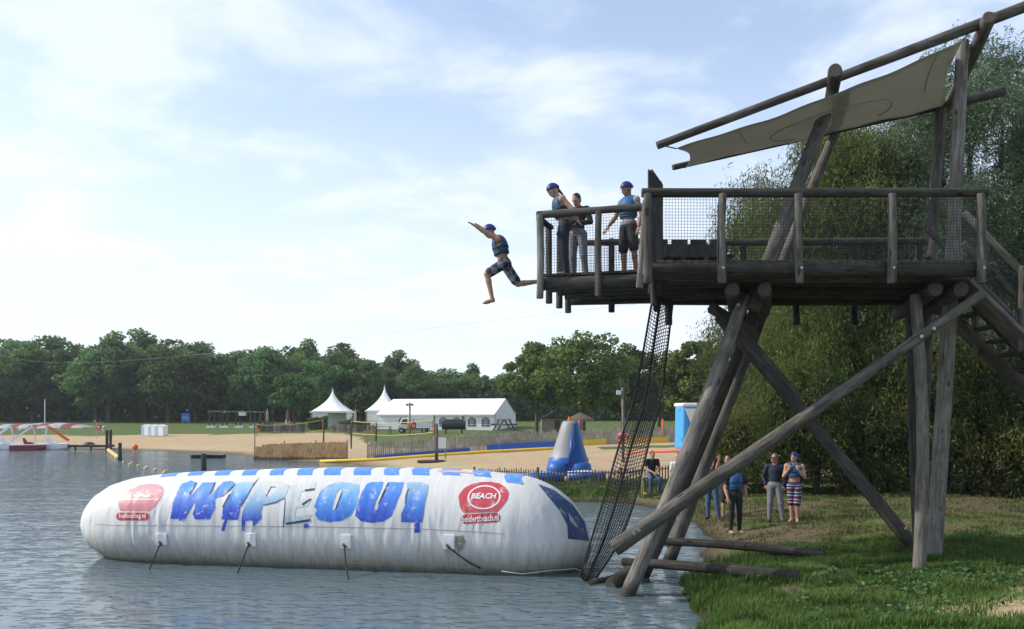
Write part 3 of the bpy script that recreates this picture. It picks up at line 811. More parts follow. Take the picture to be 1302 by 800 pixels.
def blob_prof(s):
    """top, bottom and half width of the cushion at s: blunt rounded right end, longer left end"""
    zt = np.interp(s, S_T, Z_T); zb = np.interp(s, S_T, Z_B)
    wa = 1.17 * min(1.0, max(0.0, 1 - (max(0.0, 2.3 - s) / 2.3) ** 2.3)) ** 0.5
    e = s - (BLEN - 1.75)
    if e > 0:
        f = math.sqrt(max(0.0, 1 - (e / 1.75) ** 2)); c = 0.46
        zt = c + (np.interp(BLEN - 1.75, S_T, Z_T) - c) * f ** 1.08; zb = c - (c + 0.35) * f ** 0.8; wa = 1.17 * f
    return zt, zb, max(wa, 0.004)
_rc = np.random.RandomState(41)
_n = 150
_side = _rc.uniform(0, 1, _n) < .5
CR_S = np.where(_rc.uniform(0, 1, _n) < .45, np.where(_side, _rc.uniform(.3, 2.6, _n), BLEN - _rc.uniform(.5, 3.0, _n)), _rc.uniform(.4, BLEN - .5, _n))
CR_T = np.where(_rc.uniform(0, 1, _n) < .6, _rc.normal(.02, .16, _n), _rc.uniform(-.7, .75, _n))
CR_L = _rc.uniform(.10, .38, _n); CR_W = _rc.uniform(.025, .065, _n); CR_K = _rc.normal(0, .25, _n)
CR_A = _rc.uniform(.003, .011, _n) * np.where(_rc.uniform(0, 1, _n) < .55, 1, -1)
def crease(s, th):
    if math.cos(th) < 0: th = math.pi - th
    t = (th + math.pi) % (2 * math.pi) - math.pi
    d = (s - CR_S - CR_K * (t - CR_T)) / CR_W; e = (t - CR_T) / CR_L
    return float((CR_A * np.exp(-d * d - e * e)).sum())
def blob_pt(s, th, off=0.0):
    """surface point: s along the cushion (m), th angle (0 = camera side, 90 deg = top)"""
    zt, zb, wa = blob_prof(s)
    zc, hb = (zt + zb) / 2, (zt - zb) / 2
    c, sn = math.cos(th), math.sin(th); pw_ = 0.90
    x = wa * math.copysign(abs(c) ** pw_, c); z = hb * math.copysign(abs(sn) ** pw_, sn)
    # tension wrinkles near the ends and under the seam
    wr = 0.008 * math.sin(s * 9.0 + 2.0 * math.sin(th * 2)) * (0.35 + 0.65 * (abs(2 * s / BLEN - 1) ** 3)) * (1 if sn < 0.55 else max(0, 1 - (sn - .55) * 4))
    wr += 0.004 * math.sin(s * 21.0 + 1.3 * math.sin(th * 3.0 + s)) * (1 if sn < 0.6 else 0.2)
    wr *= max(0.0, 0.35 + 0.5 * math.sin(1.9 * s + 0.6) + 0.35 * math.sin(4.7 * s + 2.0 * th))
    wr += crease(s, th)
    k = 1 + (wr + off) / max(0.3, hb)
    return BL + BU * s + BV * (x * k) + Vector((0, 0, zc + z * k))
NS, NT = 500, 128
ss = np.concatenate([np.linspace(0, 1, 60) ** 1.8 * 1.8, np.linspace(1.8, BLEN - 1.8, NS - 118)[1:-1], BLEN - (np.linspace(1, 0, 60) ** 1.8 * 1.8)])
bvs = []; uvs = []
for s in ss:
    for k in range(NT):
        th = 2 * math.pi * k / NT
        bvs.append(blob_pt(float(s), th))
nS = len(ss)
bfs = [(i * NT + k, (i + 1) * NT + k, (i + 1) * NT + (k + 1) % NT, i * NT + (k + 1) % NT) for i in range(nS - 1) for k in range(NT)]
bfs.append(tuple(range(NT))); bfs.append(tuple(range((nS - 1) * NT + NT - 1, (nS - 1) * NT - 1, -1)))
BB = Vector((-4.1, 17.85, 0))
BLOB = thing('air_cushion', 'huge white inflatable jump cushion printed WIPEOUT in blue floating on the lake', 'inflatable', BB)
me = bpy.data.meshes.new('cushion_body'); me.from_pydata([v - BB for v in bvs], [], bfs)
bm = bmesh.new(); bm.from_mesh(me); bmesh.ops.recalc_face_normals(bm, faces=bm.faces); bm.to_mesh(me); bm.free()
me.shade_smooth()
st = me.attributes.new('span', 'FLOAT_VECTOR', 'POINT')
sv = []
for s in ss:
    for k in range(NT):
        th = 2 * math.pi * k / NT
        sv += [float(s), th * 1.2 if th < math.pi else (th - 2 * math.pi) * 1.2, 0.0]
st.data.foreach_set('vector', sv)

def fabric_mat():
    m, t, b, o = new_mat('cushion_fabric')
    a = N(t, 'ShaderNodeAttribute', attribute_name='span')
    g = N(t, 'ShaderNodeNewGeometry')
    mp_ = N(t, 'ShaderNodeMapping', {'Vector': a.outputs['Vector'], 'Scale': (4.2, 0.75, 1)})
    w = N(t, 'ShaderNodeTexNoise', {'Vector': mp_.outputs[0], 'Scale': 1.2, 'Detail': 5.0, 'Roughness': 0.5, 'Distortion': 0.5})
    mq = N(t, 'ShaderNodeMapping', {'Vector': a.outputs['Vector'], 'Scale': (13, 1.6, 1)})
    w2 = N(t, 'ShaderNodeTexNoise', {'Vector': mq.outputs[0], 'Scale': 0.9, 'Detail': 3.0, 'Distortion': 0.3})
    d1 = N(t, 'ShaderNodeTexNoise', {'Vector': g.outputs['Position'], 'Scale': 1.3, 'Detail': 8.0, 'Roughness': 0.65})
    d2 = N(t, 'ShaderNodeTexNoise', {'Vector': mp_.outputs[0], 'Scale': 2.3, 'Detail': 7.0, 'Roughness': 0.7})
    base = N(t, 'ShaderNodeMix', {0: d1.outputs['Fac'], 6: (0.575, 0.57, 0.545, 1), 7: (0.70, 0.70, 0.70, 1)}, data_type='RGBA')
    sp = N(t, 'ShaderNodeSeparateXYZ', {0: g.outputs['Position']})
    # algae and silt left by the water on the lower part, its shading painted in with them
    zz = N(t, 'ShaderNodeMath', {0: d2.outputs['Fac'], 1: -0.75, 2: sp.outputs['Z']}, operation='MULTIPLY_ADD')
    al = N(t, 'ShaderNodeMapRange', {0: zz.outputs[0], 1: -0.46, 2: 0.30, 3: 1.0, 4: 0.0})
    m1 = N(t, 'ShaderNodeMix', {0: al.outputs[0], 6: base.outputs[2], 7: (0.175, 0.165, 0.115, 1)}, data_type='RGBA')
    # foot marks and grime spots
    gsp = N(t, 'ShaderNodeMapRange', {0: d2.outputs['Fac'], 1: 0.60, 2: 0.78, 3: 0.0, 4: 0.45})
    m2 = N(t, 'ShaderNodeMix', {0: gsp.outputs[0], 6: m1.outputs[2], 7: (0.42, 0.39, 0.33, 1)}, data_type='RGBA')
    t.links.new(m2.outputs[2], b.inputs['Base Color'])
    b.inputs['Roughness'].default_value = 0.48
    b.inputs['Specular IOR Level'].default_value = 0.35
    h = N(t, 'ShaderNodeMath', {0: w2.outputs['Fac'], 1: 0.35, 2: w.outputs['Fac']}, operation='MULTIPLY_ADD')
    bp = N(t, 'ShaderNodeBump', {'Height': h.outputs[0], 'Strength': 0.5, 'Distance': 0.03})
    t.links.new(bp.outputs[0], b.inputs['Normal'])
    return m
M['fabric'] = fabric_mat()
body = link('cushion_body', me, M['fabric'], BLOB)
bvh = BVHTree.FromPolygons([tuple(v) for v in bvs], bfs)
CAMP = Vector((0, 0, CAM_Z))

def on_blob(px, py, off):
    d = (at(px, py, 10.0) - CAMP).normalized()
    loc, nr, _, _ = bvh.ray_cast(CAMP, d)
    if loc is None: return None
    if nr.dot(d) > 0: nr = -nr
    return loc + nr * off

def print_mat(name):
    """ink: colour from the print's own artwork, worn through to the cloth in flecks"""
    m, t, b, o = new_mat(name)
    a = N(t, 'ShaderNodeAttribute', attribute_name='ink')
    g = N(t, 'ShaderNodeNewGeometry')
    n = N(t, 'ShaderNodeTexNoise', {'Vector': g.outputs['Position'], 'Scale': 7.0, 'Detail': 8.0, 'Roughness': 0.75})
    f = N(t, 'ShaderNodeMapRange', {0: n.outputs['Fac'], 1: 0.56, 2: 0.68, 3: 0.0, 4: 0.8})
    n2 = N(t, 'ShaderNodeTexNoise', {'Vector': g.outputs['Position'], 'Scale': 2.0, 'Detail': 5.0})
    mx = N(t, 'ShaderNodeMix', {0: f.outputs[0], 6: a.outputs['Color'], 7: (0.70, 0.70, 0.69, 1)}, data_type='RGBA')
    mm = N(t, 'ShaderNodeMix', {0: 0.3, 6: mx.outputs[2], 7: n2.outputs['Fac']}, data_type='RGBA', blend_type='OVERLAY')
    t.links.new(mm.outputs[2], b.inputs['Base Color'])
    b.inputs['Roughness'].default_value = 0.45
    mp_ = N(t, 'ShaderNodeMapping', {'Vector': g.outputs['Position'], 'Scale': (5, 5, 0.8)})
    w = N(t, 'ShaderNodeTexNoise', {'Vector': mp_.outputs[0], 'Scale': 1.2, 'Detail': 4.0})
    bp = N(t, 'ShaderNodeBump', {'Height': w.outputs['Fac'], 'Strength': 0.4, 'Distance': 0.03})
    t.links.new(bp.outputs[0], b.inputs['Normal'])
    return m
M['ink'] = print_mat('printed_ink')

def decal(name, loops, col, off=0.006, step=3.0, parent=None, ragged=0.0):
    """a printed shape lying on the cushion: outline in photo units, cut fine and laid on the surface"""
    bm = bmesh.new(); rr = random.Random(len(name) + int(loops[0][0][0]))
    for lp in loops:
        pts = []
        n = len(lp)
        for i in range(n):
            a, b = lp[i], lp[(i + 1) % n]
            L = math.hypot(b[0] - a[0], b[1] - a[1]); k = max(1, int(L / (1.6 if ragged else step)))
            for j in range(k):
                t = j / k
                q = (rr.uniform(-1, 1) * ragged, rr.uniform(-1, 1) * ragged) if (ragged and j) else (0, 0)
                pts.append((a[0] + (b[0] - a[0]) * t + q[0], a[1] + (b[1] - a[1]) * t + q[1]))
        vv = [bm.verts.new((x, -y, 0)) for x, y in pts]
        for i in range(len(vv)): bm.edges.new((vv[i], vv[(i + 1) % len(vv)]))
    bmesh.ops.triangle_fill(bm, edges=bm.edges[:], use_beauty=True)
    return finish_decal(name, bm, col, off, step, parent)

def finish_decal(name, bm, col, off, step, parent):
    xs_ = [v.co.x for v in bm.verts]; ys_ = [v.co.y for v in bm.verts]
    for ax, lo, hi in ((0, min(xs_), max(xs_)), (1, min(ys_), max(ys_))):
        k = lo + step
        while k < hi:
            co = (k, 0, 0) if ax == 0 else (0, k, 0); no = (1, 0, 0) if ax == 0 else (0, 1, 0)
            bmesh.ops.bisect_plane(bm, geom=bm.verts[:] + bm.edges[:] + bm.faces[:], plane_co=co, plane_no=no, dist=1e-4)
            k += step
    bmesh.ops.triangulate(bm, faces=bm.faces[:])
    cols = []; bad = []
    for v in bm.verts:
        px, py = v.co.x, -v.co.y
        cols.append(col(px, py) if callable(col) else col)
        p = on_blob(px, py, off)
        if p is None: bad.append(v); v.co = (0, 0, 0)
        else: v.co = p - BB
    me = bpy.data.meshes.new(name)
    keep = [c for c, v in zip(cols, bm.verts) if v not in set(bad)] if bad else cols
    if bad: bmesh.ops.delete(bm, geom=bad, context='VERTS')
    bmesh.ops.recalc_face_normals(bm, faces=bm.faces[:])
    bm.to_mesh(me); bm.free()
    a = me.attributes.new('ink', 'FLOAT_COLOR', 'POINT')
    a.data.foreach_set('color', np.array([(c[0], c[1], c[2], 1.0) for c in keep], np.float32).ravel())
    me.shade_smooth()
    return link(name, me, M['ink'], parent or BLOB)

def lerp3(a, b, t): t = max(0, min(1, t)); return tuple(a[i] + (b[i] - a[i]) * t for i in range(3))
DEEP, SKYB, PALE, CLOTH = (0.018, 0.062, 0.50), (0.075, 0.30, 0.72), (0.32, 0.50, 0.60), (0.58, 0.58, 0.53)
def grad(y0, y1, top, mid, low):
    def f(px, py):
        t = (py - y0) / (y1 - y0)
        return lerp3(top, mid, t * 2) if t < 0.5 else lerp3(mid, low, t * 2 - 1)
    return f
g6 = lambda L: [(200 + x / 6.51, 600 + y / 6.51) for x, y in L]
g7 = lambda L: [(380 + x / 6.51, 600 + y / 6.51) for x, y in L]
WP = g6([(110, 390), (132, 255), (165, 165), (205, 98), (285, 73), (328, 92), (300, 150), (262, 215), (300, 175), (375, 90), (482, 88), (462, 150), (440, 195), (520, 110), (545, 85), (610, 75), (652, 98), (600, 160), (545, 200), (475, 225), (480, 300), (455, 345), (435, 392), (318, 395), (292, 352), (312, 300), (318, 243), (270, 320), (235, 385), (215, 405), (180, 405), (185, 388)])
IP = g6([(530, 393), (545, 300), (570, 260), (600, 190), (650, 105), (700, 85), (815, 85), (775, 150), (720, 240), (690, 290), (680, 340), (668, 397), (582, 397), (555, 488), (530, 488), (545, 430), (560, 397)])
PP = g6([(697, 400), (705, 340), (745, 230), (790, 130), (850, 75), (1000, 80), (1095, 110), (1060, 210), (980, 255), (875, 275), (860, 330), (865, 385), (830, 420), (795, 450), (790, 405), (730, 405), (722, 490), (703, 490)])
PH = g6([(895, 205), (940, 128), (990, 125), (975, 165), (940, 200)])
EP = g6([(1042, 430), (1058, 225), (1108, 112), (1320, 92), (1300, 140), (1190, 165), (1170, 235), (1275, 222), (1250, 285), (1150, 300), (1135, 375), (1275, 350), (1262, 405)])
OP = g7([(145, 235), (180, 160), (240, 110), (340, 85), (450, 95), (500, 110), (500, 180), (470, 290), (430, 360), (350, 405), (250, 415), (160, 400), (135, 350), (152, 320), (125, 290), (138, 262)])
OH = g7([(360, 140), (340, 220), (310, 290), (290, 320), (270, 310), (285, 260), (310, 180), (340, 140)])
UP = g7([(465, 360), (480, 280), (520, 170), (570, 95), (620, 85), (700, 85), (690, 130), (640, 240), (622, 300), (630, 318), (645, 318), (660, 280), (700, 170), (735, 95), (760, 85), (870, 88), (850, 160), (820, 230), (790, 310), (765, 370), (700, 410), (600, 422), (510, 405)])
TP = g7([(845, 415), (850, 340), (880, 280), (880, 210), (900, 150), (890, 95), (905, 88), (1010, 85), (1075, 110), (1065, 180), (1040, 280), (1030, 360), (1020, 415), (1000, 420), (1003, 500), (955, 505), (958, 420)])
decal('letter_w', [WP], grad(610, 655, SKYB, (0.05, 0.20, 0.66), DEEP), ragged=0.35)
decal('letter_i', [IP], grad(612, 650, PALE, SKYB, DEEP), ragged=0.35)
decal('letter_p', [PP, PH], grad(615, 662, CLOTH, (0.22, 0.42, 0.62), DEEP), ragged=0.3)
decal('letter_e', [EP], grad(612, 665, (0.50, 0.56, 0.58), (0.50, 0.55, 0.55), (0.40, 0.50, 0.58)), ragged=0.2)
decal('letter_o', [OP, OH], grad(612, 662, PALE, SKYB, (0.03, 0.12, 0.60)), ragged=0.35)
decal('letter_u', [UP], grad(610, 664, SKYB, (0.04, 0.17, 0.64), DEEP), ragged=0.35)
decal('letter_t', [TP], grad(612, 668, PALE, (0.06, 0.22, 0.66), DEEP), ragged=0.35)
NAVY = (0.022, 0.03, 0.075)
for k, L in enumerate((g6([(1065, 422), (1265, 390), (1272, 408), (1068, 440)]), g6([(1220, 148), (1305, 136), (1300, 152), (1222, 163)]), g6([(1197, 265), (1270, 218), (1275, 232), (1205, 282)]),
                       g6([(1040, 460), (1058, 225), (1064, 225), (1048, 460)]), g6([(318, 95), (332, 90), (300, 150), (268, 190), (262, 182), (300, 135)]), g6([(472, 92), (484, 88), (462, 150), (436, 192), (430, 180), (455, 135)]),
                       g6([(610, 130), (655, 97), (600, 160), (530, 212), (560, 170)]), g6([(805, 88), (852, 45), (815, 90), (700, 280), (690, 280)]), g6([(590, 190), (612, 182), (552, 296), (536, 294)]),
                       g7([(735, 95), (750, 88), (705, 190), (660, 275), (655, 270), (695, 175)]), g7([(360, 150), (368, 150), (320, 290), (300, 322), (310, 280)]), g7([(882, 205), (900, 150), (915, 140), (900, 175), (888, 250), (880, 290)]),
                       g6([(895, 205), (940, 124), (975, 124), (975, 130), (943, 130), (902, 206)]), g6([(875, 273), (980, 250), (1055, 212), (1058, 217), (982, 258), (877, 281)]))):
    decal('ink_shadow', [L], NAVY, off=0.010, step=4)  # dark navy accents printed on the lettering
circ = lambda cx, cy, rx, ry, n=22, rot=0.0: [(cx + rx * math.cos(2 * math.pi * i / n) * math.cos(rot) - ry * math.sin(2 * math.pi * i / n) * math.sin(rot), cy + rx * math.cos(2 * math.pi * i / n) * math.sin(rot) + ry * math.sin(2 * math.pi * i / n) * math.cos(rot)) for i in range(n)]
decal('ink_drop', [circ(389.5, 668.6, 3.4, 3.2)], DEEP, off=0.010)
# red badges
REDA, REDB = (0.52, 0.17, 0.19), (0.48, 0.035, 0.05)
g1 = lambda L: [(130 + x / 10, 600 + y / 10) for x, y in L]
g2 = lambda L: [(570 + x / 10, 600 + y / 10) for x, y in L]
decal('red_badge', [g1([(205, 410), (215, 370), (260, 300), (350, 230), (480, 172), (600, 155), (700, 160), (765, 185), (780, 230), (770, 290), (735, 350), (680, 430), (595, 498), (235, 498), (212, 455)])], grad(615, 650, (0.62, 0.30, 0.32), (0.55, 0.20, 0.22), REDA))
def pill(x0, y0, x1, y1, tilt=0.0, n=8):
    r = (y1 - y0) / 2; cy = (y0 + y1) / 2; o = []
    for i in range(n + 1):
        a = -math.pi / 2 + math.pi * i / n; o.append((x1 - r + r * math.cos(a), cy + r * math.sin(a)))
    for i in range(n + 1):
        a = math.pi / 2 + math.pi * i / n; o.append((x0 + r + r * math.cos(a), cy + r * math.sin(a)))
    xm = (x0 + x1) / 2
    return [(x, y + (x - xm) * tilt) for x, y in o]
decal('red_pill', [g1(pill(178, 518, 600, 618))], REDB)
decal('badge_line', [g1([(238, 346), (722, 346), (716, 358), (232, 358)])], (0.74, 0.62, 0.63), off=0.010)
decal('badge_emblem', [g1([(400, 285), (425, 290), (440, 305), (475, 300), (495, 280), (520, 285), (545, 303), (580, 300), (632, 280), (600, 318), (540, 320), (505, 300), (475, 318), (430, 318), (425, 308), (405, 318)])], (0.78, 0.76, 0.76), off=0.010, step=2)
decal('red_badge', [g2([(130, 330), (140, 290), (200, 210), (300, 155), (420, 132), (540, 130), (650, 150), (730, 200), (770, 270), (755, 350), (700, 430), (625, 510), (190, 522), (150, 450)])], grad(612, 652, (0.52, 0.06, 0.08), (0.54, 0.055, 0.075), (0.50, 0.07, 0.085)))
decal('badge_ring', [g2(circ(455, 326, 212, 152, 34, -0.10)), g2(circ(455, 326, 192, 134, 34, -0.10))], (0.76, 0.72, 0.72), off=0.010, step=3)
decal('red_pill', [g2(pill(160, 530, 660, 652, -0.055))], REDB)

def text_decal(name, txt, x0, y0, x1, y1, col, tilt=0.0, shear=0.0, fat=0.012):
    cu = bpy.data.curves.new(name, 'FONT'); cu.body = txt; cu.size = 1.0; cu.shear = shear; cu.offset = fat
    cu.resolution_u = 2; cu.fill_mode = 'FRONT'
    ob = bpy.data.objects.new(name + '_src', cu); COL.objects.link(ob)
    dg = bpy.context.evaluated_depsgraph_get(); dg.update()
    me = bpy.data.meshes.new_from_object(ob.evaluated_get(dg))
    bpy.data.objects.remove(ob)
    bm = bmesh.new(); bm.from_mesh(me); bpy.data.meshes.remove(me)
    bmesh.ops.remove_doubles(bm, verts=bm.verts, dist=1e-5)
    mnx = min(v.co.x for v in bm.verts); mxx = max(v.co.x for v in bm.verts); mny = min(v.co.y for v in bm.verts); mxy = max(v.co.y for v in bm.verts)
    for v in bm.verts:
        u = (v.co.x - mnx) / (mxx - mnx); w = (v.co.y - mny) / (mxy - mny)
        x = x0 + u * (x1 - x0); y = y1 + (y0 - y1) * w + (x - (x0 + x1) / 2) * tilt
        v.co = (x, -y, 0)
    return finish_decal(name, bm, col, 0.014, 2.5, None)
WH = (0.80, 0.78, 0.78)
text_decal('badge_text', 'hollandleg.nl', 152.0, 652.9, 185.6, 660.6, WH)
text_decal('badge_text', 'BEACH', 599.0, 627.6, 631.6, 634.6, WH, 0.0, 0.25, 0.03)
text_decal('badge_text', 'beldertbeach.nl', 587.4, 654.8, 634.0, 663.4, WH, -0.055)

decal('grime_stain', [[(579, 683), (588, 680), (592, 688), (590, 697), (583, 702), (579, 693)]], (0.25, 0.225, 0.19), off=0.008, step=3, ragged=0.8)
decal('grime_stain', [[(563, 694), (580, 693), (577, 703), (570, 712), (566, 702)]], (0.40, 0.365, 0.29), off=0.008, step=3, ragged=0.8)
# blue blocks on the raised seam along the top
def inv(px, py):
    p = on_blob(px, py, 0)
    s = (p - BL).dot(BU)
    zt, zb, _ = blob_prof(s)
    return s, math.asin(max(-1, min(1, (p.z - (zt + zb) / 2) / ((zt - zb) / 2))))
BLKS = [(201, 219), (235, 253), (269, 288), (304, 322), (339, 357), (374, 394), (408, 430), (446, 469), (485, 505), (521, 544), (559, 583), (599, 623), (640, 664)]
for a, b in BLKS:
    yy = 605.0 + max(0, (235 - a)) * 0.045 + max(0, (a - 590)) * 0.22
    s0, t0 = inv(a + 3, yy); s1, t1 = inv(b + 2, yy)
    t0 = (t0 + t1) / 2
    vs = []; fs = []; n, k = 6, 14
    for j in range(k + 1):
        th = t0 + (math.pi - 2 * t0) * j / k
        for i in range(n + 1):
            s = s0 + (s1 - s0) * i / n - 0.10 * min(1, (th - t0) / 0.25)
            vs.append(blob_pt(s, th, 0.007) - BB)
    for j in range(k):
        for i in range(n):
            q = j * (n + 1) + i; fs.append((q, q + 1, q + n + 2, q + n + 1))
    me = bpy.data.meshes.new('blue_block'); me.from_pydata(vs, [], fs); me.shade_smooth()
    at_ = me.attributes.new('ink', 'FLOAT_COLOR', 'POINT')
    at_.data.foreach_set('color', np.tile(np.array([0.07, 0.25, 0.68, 1], np.float32), len(vs)))
    link('blue_block', me, M['ink'], BLOB)
decal('end_stripe', [[(684, 616), (704, 623), (728, 642), (743, 664), (749, 688), (722, 685), (721, 668), (712, 650), (698, 633)]], (0.022, 0.06, 0.17), off=0.008, step=3)
decal('end_mark', [[(722, 652), (727, 658), (735, 671), (731, 670), (724, 662)]], (0.35, 0.36, 0.38), off=0.014, step=3)
# faded pink area on the top right
decal('faded_print', [[(556, 598.5), (585, 598.5), (612, 603), (590, 601.8), (560, 600.2)]], (0.66, 0.40, 0.42), off=0.009, step=3)

# welded seam along the side, anchor patches and mooring ropes
for (th, s0, s1) in ((R(2.0), 0.9, BLEN - 1.6), (R(-34), 5.5, BLEN - 0.6)):
    mb = MB(BB); mb.tube([blob_pt(s, th, 0.0) for s in np.linspace(s0, s1, 120)], 0.006, 5)
    mb.build('seam', simple('seam_tape', (0.30, 0.28, 0.24), 0.6, 0.5, 5), BLOB, smooth=True)
for (px, py, qx, qy) in ((206, 683, 190, 724), (319, 684, 302, 729), (440, 686, 443, 737), (571, 687, 611, 722)):
    c = on_blob(px, py, 0.0); s, th = inv(px, py)
    vs = []; n = 4
    mb = MB(BB)
    g = [[blob_pt(s - 0.11 + 0.22 * i / n, th + 0.10 - 0.20 * j / n, 0.035 + 0.02 * j / n) for i in range(n + 1)] for j in range(n + 1)]
    g2_ = [[blob_pt(s - 0.11 + 0.22 * i / n, th + 0.10 - 0.20 * j / n, -0.02) for i in range(n + 1)] for j in range(n + 1)]
    vs = [p for r_ in g for p in r_] + [p for r_ in g2_ for p in r_]; k = (n + 1) ** 2
    fs = [(j * (n + 1) + i, j * (n + 1) + i + 1, (j + 1) * (n + 1) + i + 1, (j + 1) * (n + 1) + i) for j in range(n) for i in range(n)]
    ring = [i for i in range(n + 1)] + [(n + 1) * j + n for j in range(1, n + 1)] + [(n + 1) * n + i for i in range(n - 1, -1, -1)] + [(n + 1) * j for j in range(n - 1, 0, -1)]
    fs += [(ring[i], ring[(i + 1) % len(ring)], ring[(i + 1) % len(ring)] + k, ring[i] + k) for i in range(len(ring))]
    mb.add(vs, fs)
    pat = mb.build('anchor_patch', M['white'], BLOB)
    if qy > 723: e_ = at(qx, qy, 3.1 * FPX / (qy - HY))
    else: e_ = on_blob(qx, qy, 0.02)
    st_ = on_blob(px - 1, py + 6.5, 0.05)
    mb = MB(BB); pts = [st_.lerp(e_, t) + Vector((0, -0.03, -0.03)) * math.sin(math.pi * t) for t in np.linspace(0, 1, 8)]
    if qy > 723: pts.append(e_ + (e_ - st_).normalized() * 0.3)
    mb.tube(pts, 0.016, 6); mb.build('mooring_rope', M['rope_dark'], BLOB, smooth=True)
    mb = MB(BB); mb.tube([st_ + Vector((-.03, 0, .03)), st_ + Vector((.03, -.02, -.04))], 0.03, 6); mb.build('knot', M['thatch'], BLOB, smooth=True)
mb = MB(BB); mb.tube([Vector((-0.2, 15.72, 0.16)), Vector((0.2, 15.74, 0.10)), Vector((0.75, 15.95, 0.13)), Vector((1.25, 16.2, 0.12)), Vector((1.5, 16.0, 0.03))], 0.009, 6)
mb.build('mooring_rope', simple('pale_rope', (0.45, 0.43, 0.38), 0.8), BLOB, smooth=True)

# ------------------------------------------------------------------ people (one continuous surface each)
def V(*a): return np.array(a, float)
def unit(v): return v / (np.linalg.norm(v) + 1e-9)

def grid_sdf(prims, cell, k=0.022, pad=0.05):
    """smooth union of rounded cones and ellipsoids on a grid; also which primitive is nearest"""
    lo = np.full(3, 1e9); hi = -lo
    for p in prims:
        if p[0] == 'c':
            for c, r in ((p[1], p[3]), (p[2], p[4])): lo = np.minimum(lo, c - r); hi = np.maximum(hi, c + r)
        else:
            r = max(p[2]); lo = np.minimum(lo, p[1] - r); hi = np.maximum(hi, p[1] + r)
    lo = lo - pad; hi = hi + pad
    n = np.ceil((hi - lo) / cell).astype(int) + 1
    F = np.full(n, 1.0); G = np.full(n, 1.0); I = np.zeros(n, np.int16)
    ax = [lo[i] + cell * np.arange(n[i]) for i in range(3)]
    for p in prims:
        if p[0] == 'c':
            rm = max(p[3], p[4]); a0 = np.minimum(p[1], p[2]) - rm; a1 = np.maximum(p[1], p[2]) + rm
        else:
            rm = max(p[2]); a0 = p[1] - rm; a1 = p[1] + rm
        i0 = np.maximum(0, ((a0 - pad - lo) / cell).astype(int)); i1 = np.minimum(n, ((a1 + pad - lo) / cell).astype(int) + 2)
        sl = tuple(slice(i0[i], i1[i]) for i in range(3))
        X, Y, Z = np.meshgrid(ax[0][sl[0]], ax[1][sl[1]], ax[2][sl[2]], indexing='ij')
        if p[0] == 'c':
            a, b, ra, rb = p[1:5]; ab = b - a; L = ab @ ab + 1e-9
            t = np.clip(((X - a[0]) * ab[0] + (Y - a[1]) * ab[1] + (Z - a[2]) * ab[2]) / L, 0, 1)
            d = np.sqrt((X - a[0] - t * ab[0]) ** 2 + (Y - a[1] - t * ab[1]) ** 2 + (Z - a[2] - t * ab[2]) ** 2) - (ra + (rb - ra) * t)
            mid = p[5]; kk = p[6] if len(p) > 6 else k
        else:
            c, rr, Rm, mid = p[1:5]; kk = p[5] if len(p) > 5 else k
            q = [(X - c[0]) * Rm[i][0] + (Y - c[1]) * Rm[i][1] + (Z - c[2]) * Rm[i][2] for i in range(3)]
            k0 = np.sqrt(sum((q[i] / rr[i]) ** 2 for i in range(3))); k1 = np.sqrt(sum((q[i] / rr[i] ** 2) ** 2 for i in range(3))) + 1e-9
            d = k0 * (k0 - 1) / k1
        f = F[sl]; g = G[sl]
        h = np.clip(0.5 + 0.5 * (f - d) / kk, 0, 1)
        F[sl] = f * (1 - h) + d * h - kk * h * (1 - h)
        near = d < g
        G[sl] = np.where(near, d, g); I[sl] = np.where(near, mid, I[sl])
    return F, I, lo

def surface_nets(F, lo, cell):
    S = F < 0
    nx, ny, nz = F.shape
    cs = [(0, 0, 0), (1, 0, 0), (0, 1, 0), (1, 1, 0), (0, 0, 1), (1, 0, 1), (0, 1, 1), (1, 1, 1)]
    cnt = sum(S[a:nx - 1 + a, b:ny - 1 + b, c:nz - 1 + c].astype(np.int8) for a, b, c in cs)
    act = (cnt > 0) & (cnt < 8)
    idx = np.argwhere(act)
    vid = np.full(act.shape, -1, np.int64); vid[act] = np.arange(len(idx))
    pos = np.zeros((len(idx), 3)); num = np.zeros(len(idx))
    val = {c: F[idx[:, 0] + c[0], idx[:, 1] + c[1], idx[:, 2] + c[2]] for c in cs}
    for a in cs:
        for b in cs:
            if sum(abs(a[i] - b[i]) for i in range(3)) == 1 and a < b:
                fa, fb = val[a], val[b]; m = (fa < 0) != (fb < 0)
                t = np.where(m, fa / np.where(np.abs(fa - fb) < 1e-9, 1, fa - fb), 0)
                for i in range(3): pos[:, i] += np.where(m, a[i] + (b[i] - a[i]) * t, 0)
                num += m
    pos = (pos / num[:, None] + idx) * cell + lo
    quads = []
    for ax_ in range(3):
        u, w = [(1, 2), (2, 0), (0, 1)][ax_]
        s0 = [slice(1, -1)] * 3; s1 = [slice(1, -1)] * 3
        s0[ax_] = slice(0, -1); s1[ax_] = slice(1, None)
        a = S[tuple(s0)]; b = S[tuple(s1)]
        e = np.argwhere(a != b)
        if not len(e): continue
        fl = a[tuple(e.T)]
        g = e.copy()
        for i in range(3):
            if i != ax_: g[:, i] += 1
        def vv(du, dw):
            h = g.copy(); h[:, u] -= du; h[:, w] -= dw
            return vid[tuple(h.T)]
        q = np.stack([vv(1, 1), vv(0, 1), vv(0, 0), vv(1, 0)], 1)
        q[~fl] = q[~fl][:, ::-1]
        quads.append(q)
    return pos, np.concatenate(quads), idx

